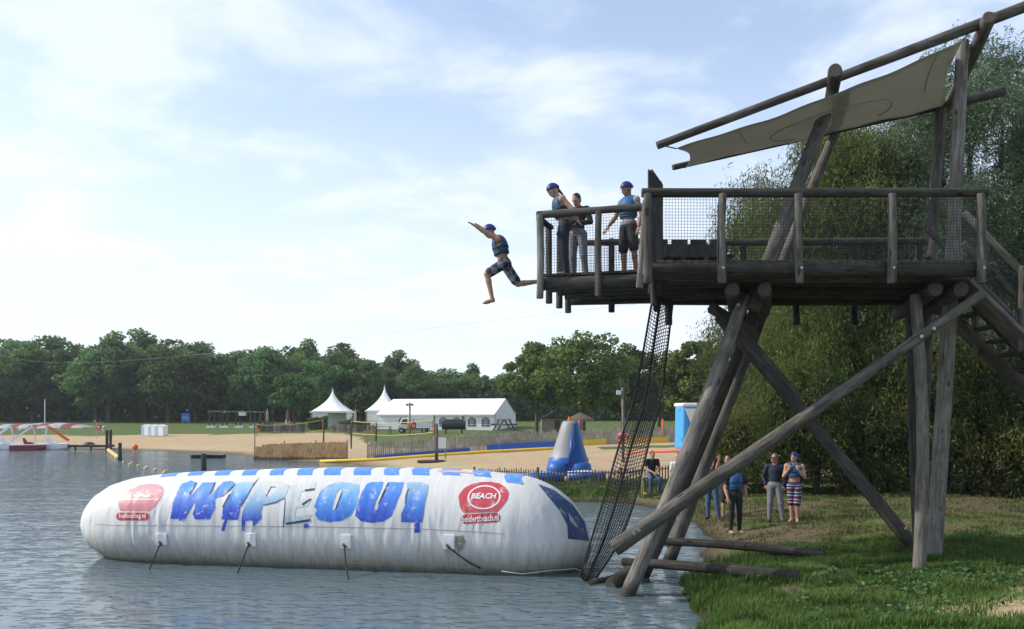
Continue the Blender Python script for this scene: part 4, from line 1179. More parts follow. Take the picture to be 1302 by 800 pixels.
def pose(**o):
    """joints of a standing adult facing -Y; L and R are the person's own sides"""
    J = dict(pelvis=V(0, 0, .95), neck=V(0, .01, 1.47), head=V(0, -.02, 1.635),
             shL=V(.185, .01, 1.42), shR=V(-.185, .01, 1.42), elL=V(.235, .03, 1.13), elR=V(-.235, .03, 1.13), wrL=V(.245, -.05, .88), wrR=V(-.245, -.05, .88),
             hiL=V(.09, 0, .92), hiR=V(-.09, 0, .92), knL=V(.105, -.02, .50), knR=V(-.105, -.02, .50), anL=V(.11, .02, .085), anR=V(-.11, .02, .085),
             toL=V(.135, -.15, .035), toR=V(-.135, -.15, .035), look=V(0, -1, 0))
    for k, v in o.items(): J[k] = np.array(v, float)
    return J

SKIN_TONES = [(0.34, 0.19, 0.125), (0.40, 0.235, 0.16), (0.32, 0.18, 0.12)]
PM = {}
def pmat(name, col, rough=0.75, bump=0.6):
    if name not in PM: PM[name] = simple(name, col, rough, 0.18, 9.0, bump)
    return PM[name]
def stripe_mat(name, cols, axis_='Z', scale=7.0, check=False):
    if name in PM: return PM[name]
    m, t, b, o = new_mat(name)
    tcn = N(t, 'ShaderNodeTexCoord'); sp = N(t, 'ShaderNodeSeparateXYZ', {0: tcn.outputs['Object']})
    nz = N(t, 'ShaderNodeTexNoise', {'Vector': tcn.outputs['Object'], 'Scale': 5.0, 'Detail': 2.0})
    nn = N(t, 'ShaderNodeMath', {0: nz.outputs['Fac'], 1: 0.05}, operation='MULTIPLY')
    zz = N(t, 'ShaderNodeMath', {0: sp.outputs[axis_], 1: nn.outputs[0]}, operation='ADD')
    fr = N(t, 'ShaderNodeMath', {0: zz.outputs[0], 1: scale}, operation='MULTIPLY')
    fq = N(t, 'ShaderNodeMath', {0: fr.outputs[0]}, operation='FRACT')
    r = N(t, 'ShaderNodeValToRGB', {0: fq.outputs[0]})
    r.color_ramp.interpolation = 'CONSTANT'
    el = r.color_ramp.elements
    while len(el) > 1: el.remove(el[-1])
    el[0].position = 0; el[0].color = c4(cols[0][1])
    for p, c in cols[1:]:
        x = el.new(p); x.color = c4(c)
    if check:
        ck = N(t, 'ShaderNodeTexChecker', {'Vector': tcn.outputs['Object'], 'Scale': 9.0, 'Color1': c4(cols[0][1]), 'Color2': c4(cols[1][1])})
        t.links.new(ck.outputs[0], b.inputs['Base Color'])
    else:
        t.links.new(r.outputs[0], b.inputs['Base Color'])
    b.inputs['Roughness'].default_value = 0.75
    PM[name] = m
    return m

def person(label, loc, rz, J, wear, scale=1.0, group=None, cell=0.0115, name='person'):
    """wear: top/bottom/shoes/hair material or None (skin), sleeves 0..2, legs (length of trouser leg 0..2), vest, helmet"""
    T = thing(name, label, 'person', loc, rz, group); T.scale = (scale,) * 3
    SK, TO, BO, SHO, HA = 0, 1, 2, 3, 4
    top = TO if wear.get('top') else SK
    bot = BO if wear.get('bottom') else SK
    sho = SHO if wear.get('shoes') else SK
    up = unit(J['neck'] - J['pelvis']); side = unit(J['shL'] - J['shR']); side = unit(side - up * (side @ up)); fr = -unit(np.cross(up, side))
    if fr @ J['look'] < -0.2: fr = -fr
    Rt = np.array([side, fr, up])
    L = lambda a, b, t: a + (b - a) * t
    P = []
    pe, ne = J['pelvis'], J['neck']
    P.append(('e', L(pe, ne, .68) + fr * .005, (.165, .112, .19), Rt, top, .04))
    P.append(('e', L(pe, ne, .36) + fr * .008, (.142, .104, .17), Rt, top if wear.get('belly', True) else SK, .04))
    hv = J['hiL'] - J['hiR']; hs = unit(hv); hu = unit(up - hs * (up @ hs)); Rp = np.array([hs, np.cross(hu, hs), hu])
    P.append(('e', pe + up * .01, (.160, .116, .125), Rp, bot, .04))
    P.append(('e', pe - fr * .05 - up * .02, (.13, .085, .10), Rp, bot, .04))
    for s in 'LR':
        sh, el, wr = J['sh' + s], J['el' + s], J['wr' + s]
        hi, kn, an, to = J['hi' + s], J['kn' + s], J['an' + s], J['to' + s]
        P.append(('c', ne - up * .03, sh, .062, .066, top, .04))
        sl = wear.get('sleeves', 0)
        P.append(('c', sh, el, .056, .043, top if sl >= 2 else SK, .03))
        P.append(('c', el, L(el, wr, .35), .042, .043, top if sl >= 2 else SK, .02)); P.append(('c', L(el, wr, .35), wr, .043, .028, top if sl >= 2 else SK, .02))
        if sl >= 2: P.append(('c', sh, L(sh, el, .9), .060, .052, TO, .03)); P.append(('c', el, L(el, wr, .88), .050, .038, TO, .02))
        elif sl >= 1: P.append(('c', sh, L(sh, el, .55), .068, .064, TO, .02))
        # hand: palm, four bent fingers, thumb on the side
        d = unit(wr - el); hn = unit(np.cross(d, side)) if abs(d @ side) < .9 else fr
        hw = unit(np.cross(hn, d)); hd = unit(J.get('hd' + s, d)); hn = unit(hn - hd * (hn @ hd)); hw = unit(np.cross(hn, hd))
        pc = wr + hd * .052
        P.append(('e', pc, (.042, .021, .055), np.array([hw, hn, hd]), SK, .012))
        cu = wear.get('curl', .55)
        for q, (o_, ln) in enumerate(((-.031, .066), (-.0105, .078), (.0105, .074), (.031, .058))):
            b0 = pc + hd * .040 + hw * o_; b1 = b0 + (hd * .92 - hn * .35 * cu) * ln * .55 + hw * o_ * .25; b2 = b1 + (hd * (1 - .55 * cu) - hn * cu) * ln * .5
            P.append(('c', b0, b1, .0115, .0105, SK, .006)); P.append(('c', b1, b2, .0105, .009, SK, .006))
        th_s = 1 if (hw @ fr) > 0 else -1
        t0 = pc - hd * .02 + hw * th_s * .034; t1 = t0 + unit(hd * .6 + hw * th_s * .7) * .042; t2 = t1 + unit(hd * .95 + hw * th_s * .2 - hn * .2) * .034
        P.append(('c', t0, t1, .0145, .012, SK, .008)); P.append(('c', t1, t2, .012, .010, SK, .006))
        # leg
        P.append(('c', hi, kn, .086, .057, bot if wear.get('legs', 2) >= 2 else SK, .03))
        P.append(('c', kn, L(kn, an, .3), .055, .055, bot if wear.get('legs', 2) >= 2 else SK, .02)); P.append(('c', L(kn, an, .3), an, .054, .036, bot if wear.get('legs', 2) >= 2 else SK, .02))
        lg = wear.get('legs', 2)
        if lg >= 2:
            w = wear.get('leg_w', .012); P.append(('c', hi, kn, .088 + w, .058 + w, BO, .03)); P.append(('c', kn, L(kn, an, .97), .058 + w, .043 + w, BO, .02))
        elif lg > 0: P.append(('c', hi, L(hi, kn, min(1, lg * 1.0)), .100, .094, BO, .02))
        fd = unit(to - an - up * ((to - an) @ up) * 0); heel = an - unit(to - an) * .035 - up * .01
        hl = an + (an - kn) / np.linalg.norm(an - kn) * .045 - unit(to - an) * .01
        P.append(('c', an, hl, .036, .034, sho, .02)); P.append(('c', hl, L(hl, to, .8), .036, .033, sho, .02)); P.append(('c', L(hl, to, .55), to, .038, .024, sho, .02))
        if not wear.get('shoes'):
            ts = unit(np.cross(unit(to - hl), up))
            for q in (-.028, -.010, .008, .025):
                P.append(('c', to + ts * q, to + ts * q + unit(to - hl) * (.035 - abs(q - .01) * .4), .011, .009, SK, .006))
    hf = unit(J['look']); H = J['head']
    hup = unit(H - ne) ; hup = unit(.5 * hup + .5 * np.array([0, 0, 1.0])); hup = unit(hup - hf * (hup @ hf)); hs_ = unit(np.cross(hup, hf))
    Rh = np.array([hs_, hf, hup])
    P.append(('c', ne - up * .02, H - hup * .06 - hf * .015, .058, .052, SK, .03))
    P.append(('e', H + hup * .02, (.076, .097, .108), Rh, SK, .02))
    P.append(('e', H + hf * .028 - hup * .055, (.056, .062, .062), Rh, SK, .03))
    P.append(('c', H + hf * .088 + hup * .012, H + hf * .108 - hup * .022, .010, .014, SK, .010))
    P.append(('c', H + hf * .082 - hup * .055 + hs_ * .018, H + hf * .082 - hup * .055 - hs_ * .018, .009, .009, SK, .008))
    P.append(('c', H + hf * .086 + hup * .030 + hs_ * .035, H + hf * .086 + hup * .030 - hs_ * .035, .012, .012, SK, .012))
    for q in (-1, 1): P.append(('e', H + hs_ * q * .080 - hf * .005, (.012, .022, .032), Rh, SK, .008))
    if wear.get('hair') is not None and not wear.get('helmet'):
        P.append(('e', H + hup * .045 - hf * .022, (.084, .098, .098), Rh, HA, .006))
        P.append(('e', H - hf * .055 - hup * .01, (.072, .055, .075), Rh, HA, .006))
    if wear.get('tail'):
        P.append(('c', H - hf * .09 - hup * .02, H - hf * .12 - hup * .16, .032, .016, HA, .01))
    F, I, lo = grid_sdf(P, cell)
    pos, q, idx = surface_nets(F, lo, cell)
    # material of each face from the primitive nearest to its centre
    fc = pos[q].mean(1); gi = np.clip(np.round((fc - lo) / cell).astype(int), 0, np.array(F.shape) - 1)
    mid = I[tuple(gi.T)]
    mats = [pmat('skin_%d' % wear.get('tone', 0), SKIN_TONES[wear.get('tone', 0)], 0.55, 0.1), wear.get('top') or M['white'], wear.get('bottom') or M['white'], wear.get('shoes') or M['white'], wear.get('hair') or pmat('dark_hair', (0.02, 0.015, 0.01), .6)]
    link('body', np_mesh('body', pos, q, True, mats=mats, mat_idx=mid), None, T)
    # eyes
    for s_ in (-1, 1):
        mb = MB(); c = H + hf * .086 + hup * .012 + hs_ * s_ * .032
        mb.lathe([(0.001, -.007), (.010, -.004), (.013, 0), (.010, .004), (.001, .007)], tuple(c), 8)
        mb.build('eye', pmat('eye', (0.03, 0.02, 0.02), .2, 0), T, True)
    # brows, mouth and, where worn, sunglasses
    mb = MB()
    for s_ in (-1, 1): mb.tube([tuple(H + hf * .096 + hup * .036 + hs_ * s_ * q) for q in (.014, .032, .048)], .005, 5)
    mb.build('eyebrow', mats[4], T)
    MB().tube([tuple(H + hf * .094 - hup * .055 + hs_ * q) for q in (-.022, 0, .022)], .005, 5).build('mouth', pmat('lips', (0.22, 0.08, 0.07), .5, 0), T)
    if wear.get('glasses'):
        mb = MB()
        for s_ in (-1, 1):
            c_ = Vector(H + hf * .106 + hup * .012 + hs_ * s_ * .034); mb.box(c_, (.052, .014, .036), rot=Matrix((Vector(hs_), Vector(hf), Vector(hup))).transposed())
            mb.tube([tuple(H + hf * .10 + hup * .02 + hs_ * s_ * .06), tuple(H + hup * .02 + hs_ * s_ * .083)], .004, 4)
        mb.build('sunglasses', M['black'], T)
    def shell(prims, name, mat, cut):
        F, I, lo = grid_sdf(prims, cell, .03)
        ax = [lo[i] + cell * np.arange(F.shape[i]) for i in range(3)]
        X = np.stack(np.meshgrid(*ax, indexing='ij'), -1)
        for fn in cut: F = np.maximum(F, fn(X))
        p_, q_, _ = surface_nets(F, lo, cell)
        return link(name, np_mesh(name, p_, q_, True, mats=[mat]), None, T)
    if wear.get('vest'):
        w = .030
        hem = wear.get('hem', .30)
        pr = [('e', L(pe, ne, .68) + fr * .005, (.165 + w, .115 + w + .01, .20 + w), Rt, 0, .04), ('e', L(pe, ne, .36) + fr * .008, (.145 + w, .106 + w, .18), Rt, 0, .04)]
        for s in 'LR': pr.append(('c', ne - up * .02 + (J['sh' + s] - ne) * .3, ne + (J['sh' + s] - ne) * .62, .055 + .02, .05 + .02, 0, .04))
        cut = [lambda X, c=L(pe, ne, hem): (c - X) @ up, lambda X, c=ne + up * .01: -(np.linalg.norm(X - c, axis=-1) - .085)]
        for s in 'LR':
            cut.append(lambda X, c=J['sh' + s] + side * (1 if s == 'L' else -1) * .03 - up * .045: -(np.linalg.norm(X - c, axis=-1) - .088))
        shell(pr, 'life_vest', wear['vest'], cut)
        for t_ in (.40, .62):
            c = L(pe, ne, t_); w2 = w + .008
            pr2 = [(a, b, tuple(x + .008 for x in r_), m_, i_, k_) for (a, b, r_, m_, i_, k_) in pr[:2]]
            shell(pr2, 'vest_strap', pmat('vest_webbing', (0.02, 0.022, 0.03), .6), [lambda X, c=c: np.abs((X - c) @ up) - .016])
    if wear.get('belt_bag'):
        c = L(pe, ne, .10)
        shell([('e', c, (.172, .13, .12), Rt, 0, .03)], 'waist_pack', wear['belt_bag'], [lambda X, c=c: np.abs((X - c) @ up) - .045])
    if wear.get('helmet'):
        c = H + hup * .035 - hf * .008
        shell([('e', c, (.100, .120, .118), Rh, 0, .02), ('e', c - hup * .02 - hf * .03, (.098, .10, .10), Rh, 0, .02)], 'helmet', wear['helmet'],
              [lambda X, c=H + hup * .035 + hf * .02, n_=unit(hup + hf * -.28): (c - X) @ n_ , ])
        mb = MB()
        for s_ in (-1, 1):
            mb.tube([tuple(H + hs_ * s_ * .088 + hup * .04), tuple(H + hs_ * s_ * .075 + hf * .02 - hup * .05), tuple(H + hf * .045 - hup * .118)], .006, 5)
        mb.build('chin_strap', pmat('vest_webbing', (0.02, 0.022, 0.03), .6), T)
    return T

VEST = pmat('vest_blue', (0.008, 0.058, 0.125), .6)
VESTB = pmat('vest_bright_blue', (0.008, 0.095, 0.24), .6)
HELM = pmat('helmet_blue', (0.012, 0.02, 0.15), .4, 0)
NAVYC = pmat('navy_cloth', (0.012, 0.018, 0.045))
BLACKC = pmat('black_cloth', (0.012, 0.012, 0.014))
GREYT = pmat('grey_denim', (0.16, 0.17, 0.20))
JEANS = pmat('blue_jeans', (0.045, 0.085, 0.17))
DARKJ = pmat('dark_jeans', (0.03, 0.035, 0.05))
GREYC = pmat('grey_cloth', (0.26, 0.26, 0.28))
BROWNS = pmat('brown_leather', (0.05, 0.03, 0.02), .5)
HAIRD = pmat('dark_hair', (0.02, 0.014, 0.01), .6)
HAIRB = pmat('brown_hair', (0.06, 0.035, 0.02), .6)

# the jumper in mid-air: sagittal pose read off the photograph (forward, up in metres)
JY = 15.6; JS = FPX / JY
def jp(px, py, side=0.0): return V(side, (px - 640) / JS, (395 - py) / JS)
JJ = pose(pelvis=jp(641, 335), neck=jp(634, 303.5), head=jp(622.5, 295), look=(0, -.93, -.36),
          shL=jp(633, 307, .18), shR=jp(634, 306, -.18), elL=jp(618, 299, .22), wrL=jp(605.5, 291.5, .24), elR=jp(622, 294, -.22), wrR=jp(612, 286.5, -.22),
          hiL=jp(640, 337, .09), hiR=jp(643, 337, -.09), knL=jp(619.5, 350, .12), anL=jp(626, 380.5, .12), toL=jp(616, 386.5, .14),
          knR=jp(658.5, 360, -.10), anR=jp(684, 357, -.10), toR=jp(691, 367, -.11))
jl = at(640, 395, JY)
CHECK = stripe_mat('checked_shorts', [(0, (0.16, 0.165, 0.20)), (.45, (0.012, 0.014, 0.04))], 'Z', 9.0, check=True)
person('person leaping off the tower in a blue vest and helmet, arms stretched forward', jl, R(-90), JJ,
       dict(bottom=CHECK, legs=.80, vest=VEST, helmet=HELM, hem=.34, belly=False, sleeves=0, curl=.25, tone=0))

# on the jump deck
def deck_spot(px, Y): return ((px - HX) / FPX * Y, Y, 5.685)
person('person in blue vest and dark trousers leaning over the tower rail edge, looking down', deck_spot(717, 15.3), R(-82),
       pose(pelvis=(0, .02, .95), neck=(0, -.10, 1.45), head=(0, -.20, 1.59), look=(0, -.85, -.55), shL=(.18, -.07, 1.41), shR=(-.18, -.07, 1.41),
            elL=(.25, .10, 1.21), wrL=(.24, .20, 1.03), elR=(-.25, .08, 1.2), wrR=(-.24, .18, 1.0)),
       dict(top=None, bottom=NAVYC, legs=2, vest=VEST, helmet=HELM, hair=HAIRD, tail=True, sleeves=0, tone=1))
PH_ = person('person in dark jacket holding a camera at the waist on the tower deck', deck_spot(735, 15.85), R(-30),
       pose(head=(0, -.07, 1.60), look=(-.1, -.8, -.5), elL=(.27, .0, 1.16), wrL=(.06, -.22, 1.10), elR=(-.27, .0, 1.16), wrR=(-.07, -.22, 1.10), knL=(.14, -.04, .5), anL=(.17, .02, .085), toL=(.22, -.14, .035)),
       dict(top=BLACKC, bottom=GREYT, shoes=BLACKC, hair=HAIRD, sleeves=2, tone=1), scale=.97)
ca = MB((0, 0, 0)); ca.box((0, -.27, 1.11), (.12, .06, .085)).tube([(0, -.29, 1.11), (0, -.37, 1.105)], .034, 10)
cao = ca.build('camera_body', M['black']); cao.name = 'photo_camera'
cao.location = PH_.location; cao.rotation_euler = (0, 0, R(-30)); cao.scale = (.97,) * 3
tag(cao, 'small black camera held by the person in dark jacket on the tower deck', 'camera')
person('person in blue vest, helmet and black shorts standing beside the tower corner posts', deck_spot(799, 15.35), R(-48),
       pose(head=(-.0, -.05, 1.63), look=(-.35, -.8, -.32), elR=(-.30, -.02, 1.17), wrR=(-.36, -.16, .98), elL=(.27, .05, 1.15), wrL=(.26, -.02, .9), anL=(.17, .02, .085), knL=(.15, -.02, .5), toL=(.2, -.14, .035)),
       dict(top=GREYC, bottom=BLACKC, legs=.9, vest=VESTB, helmet=HELM, belt_bag=GREYC, sleeves=0, tone=2))

# on the bank
def bank_spot(px, Y):
    x = (px - HX) / FPX * Y; return (x, Y, gz(x, Y) - 0.004)
person('person in dark navy shirt, grey jeans and sunglasses with hands in pockets on the bank', bank_spot(985, 21.3), R(-22),
       pose(look=(-.45, -.85, .12), elL=(.29, .06, 1.15), wrL=(.21, -.04, .95), elR=(-.29, .06, 1.15), wrR=(-.21, -.04, .95), hdL=(-.4, -.2, -.9), hdR=(.4, -.2, -.9), knL=(.15, -.03, .5), anL=(.20, 0, .085), toL=(.25, -.15, .035), knR=(-.11, -.02, .5), anR=(-.13, .02, .085)),
       dict(top=NAVYC, bottom=GREYT, shoes=BROWNS, hair=pmat('short_hair', (0.10, 0.06, 0.04), .6), sleeves=2, tone=2, glasses=True))
stp = stripe_mat('striped_shorts', [(0, (0.016, 0.016, 0.05)), (.28, (0.45, 0.47, 0.55)), (.36, (0.02, 0.04, 0.16)), (.55, (0.016, 0.016, 0.05)), (.78, (0.38, 0.03, 0.04)), (.9, (0.4, 0.4, 0.45))], 'Z', 5.5)
person('person in blue vest, helmet and long striped shorts with hands at chest on the bank', bank_spot(1010, 21.0), R(-25),
       pose(look=(-.35, -.9, .1), elL=(.25, -.04, 1.16), wrL=(.10, -.17, 1.36), elR=(-.25, -.04, 1.16), wrR=(-.10, -.17, 1.36), hdL=(-.2, .1, 1), hdR=(.2, .1, 1), knL=(.075, -.03, .5), anL=(.07, .02, .085), knR=(-.075, -.01, .5), anR=(-.07, .03, .085), toL=(.09, -.15, .035), toR=(-.10, -.14, .035)),
       dict(bottom=stp, legs=1.0, vest=VESTB, helmet=HELM, belly=False, hem=.42, sleeves=0, curl=.9, tone=1))
person('barefoot person in blue vest, helmet and black trousers standing near the leaning brace', bank_spot(935, 20.6), R(8),
       pose(look=(-.25, -.95, .12), elL=(.26, .03, 1.13), wrL=(.27, -.03, .88), elR=(-.26, .02, 1.13), wrR=(-.24, -.1, .9)),
       dict(top=BLACKC, bottom=BLACKC, legs=2, vest=VESTB, helmet=HELM, sleeves=1, tone=1, leg_w=.004))
person('person in striped shirt and dark shorts with one arm raised behind the barefoot person', bank_spot(925, 22.9), R(-10),
       pose(look=(-.3, -.95, .1), elR=(-.29, -.08, 1.42), wrR=(-.24, -.2, 1.66), hdR=(.0, .05, 1)),
       dict(top=stripe_mat('striped_shirt', [(0, (0.5, 0.5, 0.52)), (.5, (0.03, 0.035, 0.08))], 'Z', 11.0), bottom=BLACKC, legs=.9, shoes=BLACKC, hair=HAIRB, sleeves=1, tone=0))
PF = person('person in navy jacket and jeans holding a phone up to take a picture', bank_spot(905, 23.6), R(-28),
       pose(look=(0, -1, .08), elL=(.30, -.12, 1.30), wrL=(.13, -.30, 1.53), elR=(-.30, -.12, 1.30), wrR=(-.13, -.30, 1.53), hdL=(-.5, -.1, .6), hdR=(.5, -.1, .6), knL=(.15, -.02, .5), anL=(.2, .02, .085), toL=(.25, -.14, .035)),
       dict(top=NAVYC, bottom=JEANS, shoes=BLACKC, hair=HAIRB, sleeves=2, curl=.8, tone=1))
ph = MB(); ph.box((0, -.335, 1.60), (.155, .010, .078)); pho = ph.build('phone', M['black'], bevel=.004)
pho.location = PF.location; pho.rotation_euler = (0, 0, R(-28))
tag(pho, 'dark phone held up sideways by the person in navy jacket', 'phone')
# seated on a low trestle by the fence
sp_ = bank_spot(829, 29.4)
SITZ = 0.42
person('person in black t-shirt and jeans sitting by the paling fence behind the net', (sp_[0], sp_[1], sp_[2]), R(8),
       pose(pelvis=(0, .05, .82), neck=(0, -.03, 1.33), head=(0, -.07, 1.49), look=(.15, -.97, -.05), shL=(.19, -.02, 1.28), shR=(-.19, -.02, 1.28), elL=(.25, -.06, 1.0), wrL=(.08, -.26, .86), elR=(-.26, -.05, 1.0), wrR=(-.04, -.28, .88),
            hiL=(.1, .03, .80), hiR=(-.1, .03, .80), knL=(.16, -.36, .66), knR=(-.16, -.36, .66), anL=(.16, -.34, .24), anR=(-.16, -.34, .24), toL=(.18, -.5, .17), toR=(-.18, -.5, .17)),
       dict(top=BLACKC, bottom=JEANS, shoes=BLACKC, hair=HAIRD, sleeves=1, tone=1))
tr = thing('trestle_seat', 'low wooden trestle under the person in black t-shirt', 'seat', sp_, R(8))
MB().box((0, .08, .66), (.75, .30, .07)).build('seat', M['tan_wood'], tr, bevel=.006)
for x in (-.3, .3): MB().beam((x, -.04, -.05), (x, .02, .63), .06, .06).beam((x, .22, -.05), (x, .14, .63), .06, .06).build('leg', M['tan_wood'], tr)
MB().beam((-.3, -.34, .135), (.3, -.34, .135), .05, .05).beam((-.3, -.34, .135), (-.3, .0, .135), .05, .04).beam((.3, -.34, .135), (.3, .0, .135), .05, .04).build('foot_rail', M['tan_wood'], tr)
person('person in white shirt and dark jeans standing mostly hidden behind the leaning tower legs', bank_spot(862, 27.2), R(-15),
       pose(look=(-.4, -.9, 0)), dict(top=pmat('white_cloth', (0.6, 0.6, 0.6)), bottom=DARKJ, shoes=BLACKC, hair=HAIRB, sleeves=1, tone=1))

# ------------------------------------------------------------------ trees and plants
def leaf_quads(c, size, nrm_bias, rs, aspect=1.0, droop=None):
    """one quad per leaf at centres c"""
    n = len(c)
    nr = rs.normal(size=(n, 3)); nr += nrm_bias
    nr /= np.linalg.norm(nr, axis=1)[:, None] + 1e-9
    t = rs.normal(size=(n, 3)) if droop is None else droop + rs.normal(size=(n, 3)) * 0.35
    t -= nr * (t * nr).sum(1)[:, None]; t /= np.linalg.norm(t, axis=1)[:, None] + 1e-9
    b = np.cross(nr, t)
    s = size * rs.uniform(.65, 1.35, n)
    a = (t * s[:, None]) * .5; w = (b * (s * aspect)[:, None]) * .5
    # a pointed leaf: narrow tip, wide middle
    v = np.stack([c - a, c + w * .9 + a * .1, c + a, c - w * .9 + a * .1], 1).reshape(-1, 3)
    f = np.arange(n * 4).reshape(n, 4)
    return v, f

def crown_mesh(name, mat, rs, shape, n_leaf, leaf, n_clump, clump_r, zc, low=0.0):
    """foliage in uneven clumps through an ellipsoid crown, gaps between them"""
    rx, ry, rz = shape
    cc = []
    while len(cc) < n_clump:
        p = rs.normal(size=3); p /= np.linalg.norm(p)
        r = rs.uniform(.35, 1.0) ** .55
        p = p * r
        if p[2] < -0.75: continue
        k = 1 - 0.25 * max(0, p[2]) + rs.uniform(-.12, .12)
        cc.append((p[0] * rx * k, p[1] * ry * k, zc + p[2] * rz * (1 + rs.uniform(-.12, .12)), rs.uniform(.6, 1.25) * clump_r))
    cc = np.array(cc)
    w = cc[:, 3] ** 2; w /= w.sum()
    ci = rs.choice(len(cc), n_leaf, p=w)
    d = rs.normal(size=(n_leaf, 3)); d /= np.linalg.norm(d, axis=1)[:, None]
    rad = rs.uniform(.25, 1, n_leaf) ** .5
    P = cc[ci, :3] + d * (cc[ci, 3] * rad)[:, None] * np.array([1, 1, .72])
    v, f = leaf_quads(P, leaf, d * .9 + np.array([0, 0, .5]), rs, .75)
    tint = np.clip(rs.normal(.45, .22, n_leaf) + rs.normal(0, .16, len(cc))[ci], 0, 1)
    return np_mesh(name, v, f, False, np.repeat(tint, 4), 'tint', [mat]), cc

def trunk_mesh(name, mat, h, r, cc, rs, n_limb=9):
    mb = MB()
    bx, by = rs.uniform(-.3, .3, 2)
    top = h * .8
    pts = [(0, 0, -.4), (0, 0, 0.3), (bx * .4, by * .4, top * .35), (bx, by, top * .7), (bx * 1.2, by * 1.2, top)]
    mb.tube(pts, [r * 1.35, r * 1.05, r * .8, r * .45, r * .12], 9)
    for k in rs.choice(len(cc), min(n_limb, len(cc)), False):
        c = cc[k]; z0 = min(top * .75, max(h * .22, c[2] - h * .28)); t = z0 / top
        mb.tube([(bx * t, by * t, z0), (c[0] * .5, c[1] * .5, (z0 + c[2]) * .5 + .2), tuple(c[:3])], [r * .42, r * .25, r * .06], 6)
    return mb.mesh(name)

LEAF_FAR = leaf_mat('broadleaf_foliage', (0.050, 0.108, 0.040), (0.17, 0.265, 0.075), .45)
LEAF_MID = leaf_mat('park_tree_foliage', (0.052, 0.105, 0.028), (0.20, 0.275, 0.062), .45)
LEAF_ROUND = leaf_mat('bright_round_foliage', (0.035, 0.08, 0.016), (0.10, 0.17, 0.04), .35)
LEAF_WIL = leaf_mat('willow_foliage', (0.050, 0.078, 0.022), (0.22, 0.25, 0.075), .5)
LEAF_SIL = leaf_mat('silvery_willow_foliage', (0.048, 0.078, 0.042), (0.17, 0.22, 0.12), .5)
LEAF_BUSH = leaf_mat('thicket_foliage', (0.040, 0.070, 0.018), (0.16, 0.20, 0.05), .5)

# variants of the far wood, each 16 m tall
VAR = []
for k in range(6):
    rs = np.random.RandomState(100 + k)
    w = [5.2, 4.4, 5.8, 4.8, 5.4, 4.0][k]; zc = [9.6, 10.2, 9.2, 10.0, 9.0, 10.3][k]
    cm, cc = crown_mesh('crown', LEAF_FAR, rs, (w, w, 6.9), 6500, .60, 60, 1.7, zc - .9)
    tm = trunk_mesh('trunk', M['bark'], 15.5, .38, cc, rs)
    tm.materials.append(M['bark'])
    VAR.append((cm, tm))
PX = [-80, 0, 40, 80, 120, 165, 200, 240, 290, 350, 410, 440, 460, 500, 540, 580, 620, 660, 760, 850, 880, 960, 1400]
PY = [430, 428, 427, 432, 425, 418, 420, 432, 441, 432, 436, 434, 456, 443, 461, 458, 470, 472, 478, 468, 462, 450, 430]
def far_tree(px, top, Y, k, wide, label, group, name='forest_tree'):
    x = (px - HX) / FPX * Y; z = gz(x, Y)
    h = CAM_Z + (HY - top) / FPX * Y - z
    t = thing(name, label, 'tree', (x, Y, z - .05), RS.uniform(0, 6.28), group)
    s = h / 16.2
    t.scale = (s * wide, s * wide, s)
    link('crown', VAR[k][0], None, t); link('trunk', VAR[k][1], None, t)
    return t
i = 0
px = -70.0
LBF = 'tall dark green broadleaf tree in the wood behind the beach'
while px < 655:
    top = np.interp(px, PX, PY)
    far_tree(px + RS.uniform(-8, 8), top + RS.uniform(1, 15) + (6 if i % 3 == 0 else 0), 137 + RS.uniform(-4, 5), i % 6, RS.uniform(.95, 1.2), LBF, 'trees of the far wood')
    px += RS.uniform(27, 36); i += 1
px = -60.0
while px < 1380:
    top = np.interp(px, PX, PY)
    far_tree(px + RS.uniform(-8, 8), top + RS.uniform(-2, 5) if px < 660 else top + RS.uniform(0, 8), 153 + RS.uniform(-4, 6), (i * 5 + 2) % 6, RS.uniform(1.0, 1.25), LBF, 'trees of the far wood')
    px += RS.uniform(30, 40) if px < 880 else RS.uniform(60, 80); i += 1
# shrub layer that closes the wood near the ground: one mass
rs = np.random.RandomState(5)
n = 70000
ux = rs.uniform(-105, 48, n); uy = rs.uniform(139, 162, n)
hgt = 5.0 + 3.2 * vnoise(ux, uy, 6.0) + 1.5 * vnoise(ux, uy, 2.2)
uz = height(ux, uy) + rs.uniform(0, 1, n) ** .8 * hgt
v, f = leaf_quads(np.stack([ux, uy, uz], 1), .75, np.array([0, -.4, .5]), rs, .8)
o = link('undergrowth', np_mesh('undergrowth', v, f, False, np.repeat(np.clip(rs.normal(.3, .2, n), 0, 1), 4), 'tint', [LEAF_FAR]))
tag(o, 'dark shrub layer closing the foot of the far wood', 'undergrowth', kind='stuff')

# the park trees right of the marquee
def park_tree(px, top, Y, wpx, seed, mat, label, name='park_tree', leaf=.34, n_leaf=15000, low=.26, trunk_r=.22, group=None):
    rs = np.random.RandomState(seed)
    x = (px - HX) / FPX * Y; z = gz(x, Y)
    h = CAM_Z + (HY - top) / FPX * Y - z; w = wpx / FPX * Y / 2
    zb = h * low
    cm, cc = crown_mesh('crown', mat, rs, (w * .92, w * .92, (h - zb) / 2 * .88), n_leaf, leaf, 64, w * .27, zb + (h - zb) / 2)
    t = thing(name, label, 'tree', (x, Y, z), 0, group)
    link('crown', cm, None, t)
    tm = trunk_mesh('trunk', M['bark'], h, trunk_r, cc, rs, 12)
    link('trunk', tm, M['bark'], t)
    return t
park_tree(742, 419, 84, 122, 21, LEAF_MID, 'tallest rounded park tree right of the marquee behind the paling fence', low=.2)
park_tree(682, 433, 88, 90, 22, LEAF_MID, 'leafy park tree overhanging the gable end of the marquee', low=.2)
